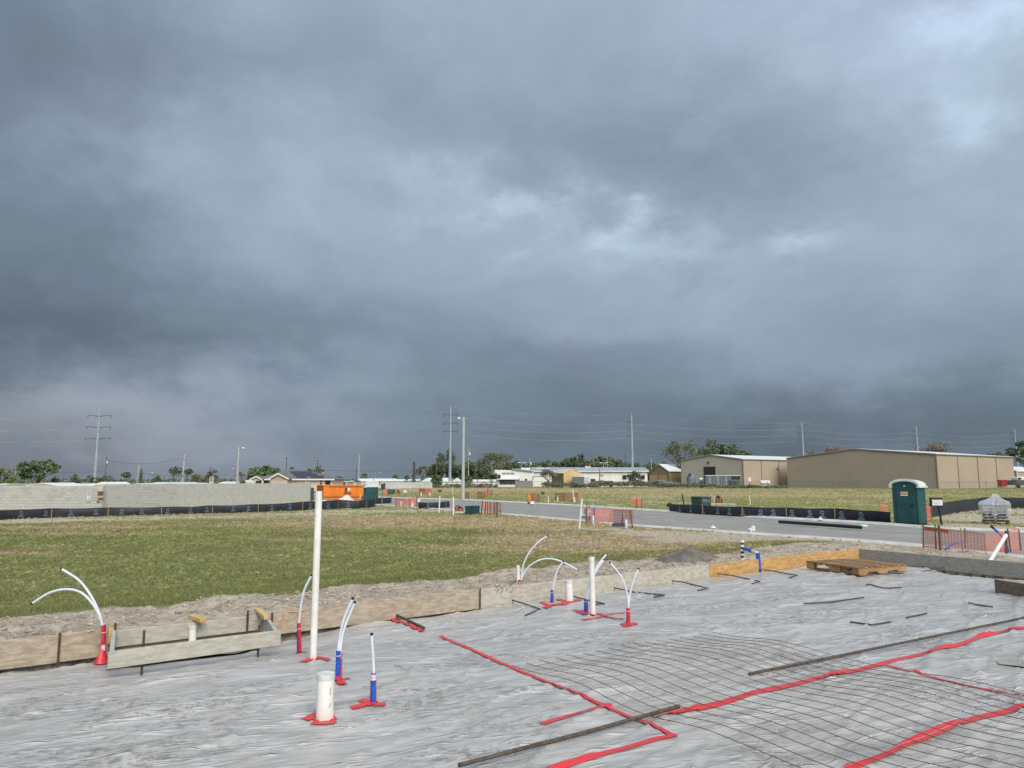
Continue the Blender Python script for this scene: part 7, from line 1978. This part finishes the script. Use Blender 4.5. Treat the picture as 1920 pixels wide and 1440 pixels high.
def tree(label, px0, px1, rt, rb, d, kind='oak', leaf=('oak', 'green'), group='trees behind the field', dens=1.0, name='tree', bark='bark', base=None, lsz=None, seed=None):
    rg = random.Random(seed if seed is not None else int(px0 * 13 + rt * 7))
    x = Xat((px0 + px1) / 2, d); Wd = (px1 - px0) * d * CP / FOC; z1 = Zat(rt, d); zb = -1.8 if px1 < 640 else 0.0
    if base is not None: zb = base
    if kind == 'bush': z1 += (z1 - zb) * .14
    if kind == 'dense': Wd *= 1.18
    H = z1 - zb; zc0 = Zat(rb, d)
    th = thing(name, label, 'tree', (x, d, zb), group)
    tk, cr = MB(), MB(); ls = lsz or max(.35, min(.9, Wd * .06))
    if kind in ('oak', 'bush', 'bare', 'dense'):
        nb = 9 if kind != 'bush' else 6
        cz0 = zb + H * {'bush': 0.0, 'dense': .05, 'oak': .36, 'bare': .3}[kind]
        top = z1
        r0 = max(.12, Wd * .028)
        fork = Vector((x, d, zb + H * (.30 if kind != 'bush' else .1)))
        limb(tk, (x + rg.uniform(-.05, .05) * Wd, d, zb - .2), fork, r0 * 1.3, r0, rg)
        cl = []
        for k in range(nb):
            f = (k + .5) / nb * 2 - 1
            e = Vector((x + f * Wd * .40 + rg.uniform(-.06, .06) * Wd, d + rg.uniform(-.3, .3) * Wd, cz0 + (top - cz0) * (.30 + .50 * math.sqrt(max(0, 1 - f * f)) * rg.uniform(.65, 1.12))))
            limb(tk, fork, e, r0 * .55, r0 * .12, rg); cl.append(e)
            if kind == 'bare':
                for q in range(16):
                    e2 = e + Vector((rg.uniform(-1, 1), rg.uniform(-1, 1), rg.uniform(-.2, .9))) * Wd * .16; limb(tk, fork.lerp(e, rg.uniform(.5, .95)), e2, r0 * .13, r0 * .05, rg, 2); cl.append(e2)
        ex = [Vector((x + rg.uniform(-.36, .36) * Wd, d + rg.uniform(-.3, .3) * Wd, cz0 + (top - cz0) * rg.uniform(.25, .75))) for _ in range(int((16 if kind == 'dense' else 7 if kind != 'bare' else 3) * dens))]
        for e in cl + ex:
            s_ = Wd * rg.uniform(.10, .17) if kind != 'bare' else Wd * .10
            hh = min(s_ * .8, (top - cz0) * .26); e = Vector((e.x, e.y, min(e.z, top - hh * .9)))
            leaves(cr, e, (s_, s_, hh), int((62 if kind != 'bare' else 9) * dens), ls * (1 if kind != 'bare' else .55), rg, mats=len(leaf))
        if kind == 'bush':
            leaves(cr, (x, d, zb + H * .48), (Wd * .46, Wd * .4, H * .46), int(330 * dens), ls, rg, mats=len(leaf))
    elif kind == 'conifer':
        limb(tk, (x, d, zb - .2), (x, d, z1 - .1), max(.1, Wd * .06), .04, rg, 4)
        for k in range(26):
            f = k / 25; r_ = Wd * .5 * (1 - f) ** .8 * rg.uniform(.6, 1.1) + .15
            leaves(cr, (x + rg.uniform(-.25, .25) * r_, d, zb + H * (.14 + .85 * f)), (r_, r_, H * .035), int(26 * dens), ls * .9, rg, mats=len(leaf))
    elif kind == 'pine':
        top = Vector((x + Wd * .05, d, z1 - H * .08)); trunk = limb(tk, (x + .06 * Wd, d, zb - .2), top, Wd * .030, Wd * .010, rg, 6)
        for k in range(24):
            f = rg.uniform(.40, 1.0); p = trunk[0].lerp(top, f); sgn = 1 if k % 2 else -1
            e = p + Vector((sgn * Wd * rg.uniform(.14, .46) * (1.15 - .5 * f), rg.uniform(-.25, .25) * Wd, H * rg.uniform(.02, .14)))
            e.z = min(e.z, z1 - .6)
            limb(tk, p, e, Wd * .010, Wd * .003, rg)
            for q in range(3):
                c = p.lerp(e, rg.uniform(.65, 1.05)) + Vector((rg.uniform(-.05, .05) * Wd, 0, rg.uniform(0, .04) * H))
                leaves(cr, c, (Wd * .15, Wd * .14, H * .055), int(30 * dens), ls, rg, mats=len(leaf))
    elif kind in ('fan', 'feather'):
        zt = z1 - Wd * .36; limb(tk, (x, d, zb - .2), (x + rg.uniform(-.1, .1), d, zt), .17, .13, rg, 4)
        n = 26 if kind == 'fan' else 18
        for k in range(n):
            a = 2 * math.pi * k / n + rg.uniform(-.2, .2); up = rg.uniform(-.55, 1.15); L = Wd * .5 * rg.uniform(.85, 1.1); cr.cur = 0 if rg.random() < .8 else len(leaf) - 1
            pts = []
            for q in range(6):
                f = q / 5; pts.append(Vector((x + math.cos(a) * L * f * math.cos(up * .6), d + math.sin(a) * L * f * math.cos(up * .6), zt + L * (up * .75 * f - (.75 if kind == 'feather' else .42) * f * f))))
            wd = L * (.30 if kind == 'fan' else .13)
            for q in range(5):
                t0, t1 = pts[q], pts[q + 1]; dr_2 = (t1 - t0).normalized(); sd_2 = dr_2.cross(Vector((0, 0, 1))).normalized()
                if kind == 'feather':
                    for s_ in (-1, 1):
                        for g in range(3):
                            m_ = t0.lerp(t1, g / 3 + .1); cr.add([m_, m_ + dr_2 * .12 * L, m_ + sd_2 * s_ * wd * (1.2 - .16 * q) + dr_2 * L * .08 - Z3(L * .12)], [(0, 1, 2)])
                elif q == 4:
                    for g in range(7):
                        b2 = (g / 6 - .5) * 2.2; e = t1 + (dr_2 * math.cos(b2) + sd_2 * math.sin(b2)) * wd - Z3(wd * .3 * abs(b2))
                        cr.add([t0.lerp(t1, .4) + sd_2 * .05 * wd, e, t0.lerp(t1, .4) + (dr_2 * math.cos(b2 + .3) + sd_2 * math.sin(b2 + .3)) * wd * .5], [(0, 1, 2)])
                else:
                    cr.quad(t0 - sd_2 * .03, t0 + sd_2 * .03, t1 + sd_2 * .03, t1 - sd_2 * .03)
        leaves(cr, (x, d, zt + Wd * .02), (Wd * .44, Wd * .44, Wd * .30) if kind == 'fan' else (Wd * .2, Wd * .2, Wd * .2), 430 if kind == 'fan' else 50, ls * .9, rg, mats=max(1, len(leaf) - 1))
        tk2 = MB(); cr2 = cr
    tk.build('trunk', bark, th, smooth=True)
    cr.build('crown', list(leaf), th)
    return th
tree('dark tree cut by the left edge of the photo', -22, 24, 875, 906, 240, 'oak', ('oak', 'yelgreen'))
tree('largest broad oak left of the leftmost pylon', 34, 109, 861, 907, 225, 'oak', ('oak', 'dkgreen'), dens=1.5)
tree('yellowish bush below the largest oak', 14, 43, 893, 911, 170, 'bush', ('yelgreen', 'green'))
tree('small dark bush right of the largest oak', 93, 114, 894, 908, 230, 'bush', ('dkgreen', 'oak'))
tree('small round green tree left of the leftmost pylon', 131, 151, 889, 911, 190, 'bush', ('green', 'dkgreen'))
tree('dull brown green bush just left of the leftmost pylon', 158, 180, 892, 908, 260, 'bush', ('oak', 'brnleaf'))
tree('wide olive bush right of the leftmost pylon', 180, 218, 890, 908, 270, 'bush', ('oak', 'brnleaf'))
tree('small dark shrub in front of the cream box shed', 195, 211, 900, 912, 150, 'bush', ('dkgreen', 'oak'))
tree('small cabbage palm with a rounded head', 226, 245, 884, 908, 215, 'fan', ('palm', 'palm', 'palm', 'palmbrn'), name='palm_tree', group='palm trees')
tree('low shrub at the foot of the small cabbage palm', 225, 245, 900, 911, 180, 'bush', ('dkgreen', 'oak'))
tree('narrow brown conifer right of the small cabbage palm', 257, 271, 880, 908, 250, 'conifer', ('brnleaf', 'oak'))
tree('dome shaped green tree left of the fan palms', 282, 310, 890, 908, 265, 'bush', ('green', 'dkgreen'))
tree('left fan palm of the pair beside the concrete pole', 315, 342, 873, 909, 205, 'fan', ('palm', 'palm', 'palm', 'palmbrn'), name='palm_tree', group='palm trees')
tree('right fan palm of the pair beside the concrete pole', 344, 362, 878, 909, 205, 'fan', ('palm', 'green'), name='palm_tree', group='palm trees')
tree('olive bush right of the fan palms', 354, 381, 889, 908, 225, 'bush', ('oak', 'yelgreen'))
tree('bare brown bush behind the small block column', 372, 396, 892, 908, 235, 'bush', ('brnleaf', 'twig'), dens=.7)
tree('reddish dark tree above the small block column', 383, 409, 879, 907, 230, 'bush', ('redleaf', 'dkgreen'))
tree('feather palm right of the street lamp behind the wall', 438, 465, 879, 908, 215, 'feather', ('palm', 'palmbrn'), name='palm_tree', group='palm trees')
tree('dark low shrub left of the solar house', 446, 463, 900.5, 909, 185, 'bush', ('dkgreen', 'oak'))
tree('wide dark oak sloping behind the left of the solar house', 470, 534, 869, 905, 300, 'dense', ('dkgreen', 'green'), dens=1.4)
tree('small dark tree at the left corner of the solar house', 462, 486, 884, 905, 300, 'bush', ('dkgreen', 'oak'))
tree('round dark tree above the solar house ridge', 539, 555, 869.5, 903, 290, 'dense', ('dkgreen', 'dkgreen'), dens=1.2)
tree('yellow green tree behind the right of the solar house', 565, 598, 871.5, 905, 290, 'dense', ('yelgreen', 'green'), dens=1.3)
tree('thin sparse tree right of the yellow green tree', 588, 609, 868.5, 905, 275, 'bare', ('dkgreen', 'twig'), dens=1.2)
tree('small pointed far tree behind the longest white roof, left one', 676, 690, 887.5, 903, 380, 'bush', ('dkgreen', 'oak')); tree('small round far tree behind the longest white roof, right one', 734, 748, 888.5, 903, 380, 'bush', ('dkgreen', 'oak'))
tree('tiny far tree left of the tall thin conifer', 757, 769, 890.5, 903, 380, 'bush', ('dkgreen', 'oak')); tree('tiny far tree behind the cream home', 626, 645, 892.5, 903, 400, 'bush', ('dkgreen', 'brnleaf'))
tree('tall thin dark conifer left of the wooded mass', 771, 781, 866.5, 905, 262, 'conifer', ('dkgreen', 'dkgreen'), dens=1.3)
tree('greyish bare topped tree right of the thin conifer', 779, 806, 871, 906, 290, 'oak', ('brnleaf', 'oak'), dens=1.1)
tree('dark dense tree at the left end of the wooded mass', 800, 832, 865, 907, 300, 'dense', ('dkgreen', 'green'), dens=1.6)
tree('tall sparse pine left of the street lamp pylon, left one', 815, 835, 847, 906, 296, 'pine', ('brnleaf', 'oak')); tree('tall sparse pine just behind the street lamp pylon, right one', 832, 854, 842.5, 906, 296, 'pine', ('oak', 'brnleaf'))
tree('dense green tree between the pylon and the nearest street lamp', 832, 874, 862, 907, 305, 'dense', ('dkgreen', 'oak'), dens=1.7)
tree('dark tree right of the nearest street lamp', 864, 902, 856, 907, 310, 'dense', ('dkgreen', 'oak'), dens=1.7); tree('bare branched wide oak left of the sports bar', 896, 960, 849, 906, 300, 'bare', ('brnleaf', 'oak'), dens=2.0, bark='barkl')
for k, (a, b_, rt, lf, wh) in enumerate([(880, 920, 866, ('dkgreen', 'oak'), 'above the dark red car'), (918, 962, 864, ('dkgreen', 'green'), 'above the sports bar lettering'), (948, 985, 859, ('dkgreen', 'oak'), 'at the left sports bar parking lamp'), (975, 1018, 864, ('dkgreen', 'green'), 'right of the left parking lamp'), (1000, 1040, 860, ('dkgreen', 'oak'), 'left of the yellow shed'), (1018, 1052, 856, ('oak', 'dkgreen'), 'above the cream roof of the yellow shed'), (1050, 1085, 854, ('dkgreen', 'green'), 'above the yellow gable'), (1078, 1112, 853, ('dkgreen', 'oak'), 'above the largest roof unit'), (1140, 1178, 858, ('dkgreen', 'oak'), 'right of the right parking lamp'), (1168, 1204, 861, ('oak', 'dkgreen'), 'at the foot of the white building pylon'), (1196, 1228, 867, ('dkgreen', 'green'), 'left of the double armed pole'), (1206, 1248, 865, ('green', 'dkgreen'), 'right of the double armed pole')]):
    tree('dark green tree in the dense row ' + wh, a, b_, rt, 905, 335 + 6 * (k % 3), 'dense', lf, 'dense tree row behind the white buildings', 2.2)
tree('broad olive oak standing above the tree row behind the long white building', 1100, 1150, 849.5, 905, 322, 'dense', ('oak', 'brnleaf'), dens=1.9)
tree('round topped pine standing just above the tree row, left one', 1064, 1083, 852.5, 905, 330, 'pine', ('dkgreen', 'pineleaf'), dens=1.3); tree('round topped pine standing just above the tree row, right one', 1082, 1096, 852, 905, 340, 'pine', ('dkgreen', 'pineleaf'), dens=1.3)
tree('palm with brown skirt left of the dark red car', 886, 904, 876.5, 912, 240, 'fan', ('palm', 'green', 'palm', 'palmbrn'), name='palm_tree', group='palm trees')
tree('bushy palm shrub left of the street lamp pylon foot', 807, 831, 891, 913, 228, 'bush', ('green', 'palm'), dens=1.4); tree('leafy shrub just right of the nearest street lamp', 870, 887, 892, 913, 232, 'bush', ('green', 'dkgreen'), dens=1.1)
tree('dark leafy tree hiding the left of the sports bar', 908, 935, 884, 913, 236, 'oak', ('dkgreen', 'green'), dens=1.5)
tree('scraggly bare shrub with pale blossom left of the yellow shed', 1012, 1043, 880, 913, 219, 'bare', ('brnleaf', 'twig'), dens=2.2)
tree('dark shrub in front of the right end of the long white building', 1174, 1206, 883, 912, 232, 'bush', ('dkgreen', 'oak'), dens=1.4)
tree('tall open crowned pine left of the tan warehouse', 1241, 1313, 820.5, 912, 268, 'oak', ('pineleaf', 'pineleaf', 'yelgreen'), dens=1.15, lsz=.6, seed=5)
tree('large round oak rising behind the tan warehouse', 1311, 1382, 817.5, 905, 330, 'dense', ('dkgreen', 'oak'), dens=1.9); tree('lower green tree at the right of the large round oak', 1362, 1412, 838, 905, 335, 'dense', ('oak', 'green'), dens=1.5)
tree('low bare brown trees left of the pine', 1236, 1262, 862, 905, 340, 'bare', ('brnleaf', 'twig'), dens=2.0)
tree('bare brownish tree above the roof right of the warehouse gap', 1546, 1606, 836, 900, 420, 'bare', ('brnleaf', 'twig'), dens=2.4); tree('small bare tree beside the pylon between the warehouses', 1506, 1546, 843, 900, 430, 'bare', ('brnleaf', 'twig'), dens=2.2)
tree('small green tree left of the pylon between the warehouses', 1480, 1500, 846, 900, 420, 'oak', ('green', 'oak'))
tree('bare brown tree above the right half of the largest warehouse', 1726, 1790, 829, 900, 420, 'bare', ('brnleaf', 'twig'), dens=2.6); tree('low grey tree at the far right above the warehouse roof', 1840, 1895, 846, 905, 420, 'oak', ('brnleaf', 'dkgreen'), dens=1.5)
tree('dark oak cut by the right edge of the photo', 1893, 1975, 822, 910, 262, 'oak', ('dkgreen', 'oak'), dens=1.7)
# hedges and weeds
def hedge(label, px0, px1, rt, rb, d, leaf, n, name='hedge'):
    rg = random.Random(px0); mb = MB(); x0, x1 = Xat(px0, d), Xat(px1, d); z1, z0 = Zat(rt, d), Zat(rb, d)
    for k in range(n):
        x = rg.uniform(x0, x1); h = (z1 - z0) * (.55 + .5 * float(vn(np.array(x * .4), np.array(d * 1.0), 9)))
        leaves(mb, (x, d + rg.uniform(-.8, .8), z0 + h * .5), (.8, .7, h * .5), 26, .32, rg, mats=len(leaf))
    return tag(mb.build(name, list(leaf)), label, 'hedge', 'overgrown hedges along the far fence')
hedge('long brown overgrown hedge in front of the long white building', 1122, 1238, 899, 912, 218, ('brnleaf', 'redleaf', 'oak'), 150)
hedge('low brown weeds along the fence in front of the tan warehouse', 1236, 1345, 904, 913, 215, ('brnleaf', 'oak'), 110)
hedge('thin weeds at the foot of the tan warehouse side wall', 1345, 1480, 909, 915, 200, ('oak', 'brnleaf'), 80)
hedge('weeds and brush before the yellow shed', 1018, 1122, 903, 913, 217, ('oak', 'brnleaf', 'dkgreen'), 90)
hedge('low dark brush under the palms and the parked red car', 808, 930, 907, 914.5, 226, ('brnleaf', 'oak'), 70)
for lab, a, b_, rt, rb in (('dark weed clump in the far grass right of the solid orange panel', 820, 829, 918, 922.5), ('dark weed clump in the grass right of the yellow hydrant', 1014, 1022, 922, 928), ('green weed clump left of the emblem silt fence', 1250, 1261, 943, 950)):
    q = P((a + b_) / 2, rb, 0); k_ = q.y * CP / FOC; mb = MB(); leaves(mb, q + Z3((rb - rt) * k_ * .5), ((b_ - a) * k_ * .5, .5, (rb - rt) * k_ * .5), 110, .16, rnd, mats=2)
    tag(mb.build('weed_clump', ['dkgreen', 'green']), lab, 'weeds', 'weed clumps in the field')
# far wood on the horizon, one mass
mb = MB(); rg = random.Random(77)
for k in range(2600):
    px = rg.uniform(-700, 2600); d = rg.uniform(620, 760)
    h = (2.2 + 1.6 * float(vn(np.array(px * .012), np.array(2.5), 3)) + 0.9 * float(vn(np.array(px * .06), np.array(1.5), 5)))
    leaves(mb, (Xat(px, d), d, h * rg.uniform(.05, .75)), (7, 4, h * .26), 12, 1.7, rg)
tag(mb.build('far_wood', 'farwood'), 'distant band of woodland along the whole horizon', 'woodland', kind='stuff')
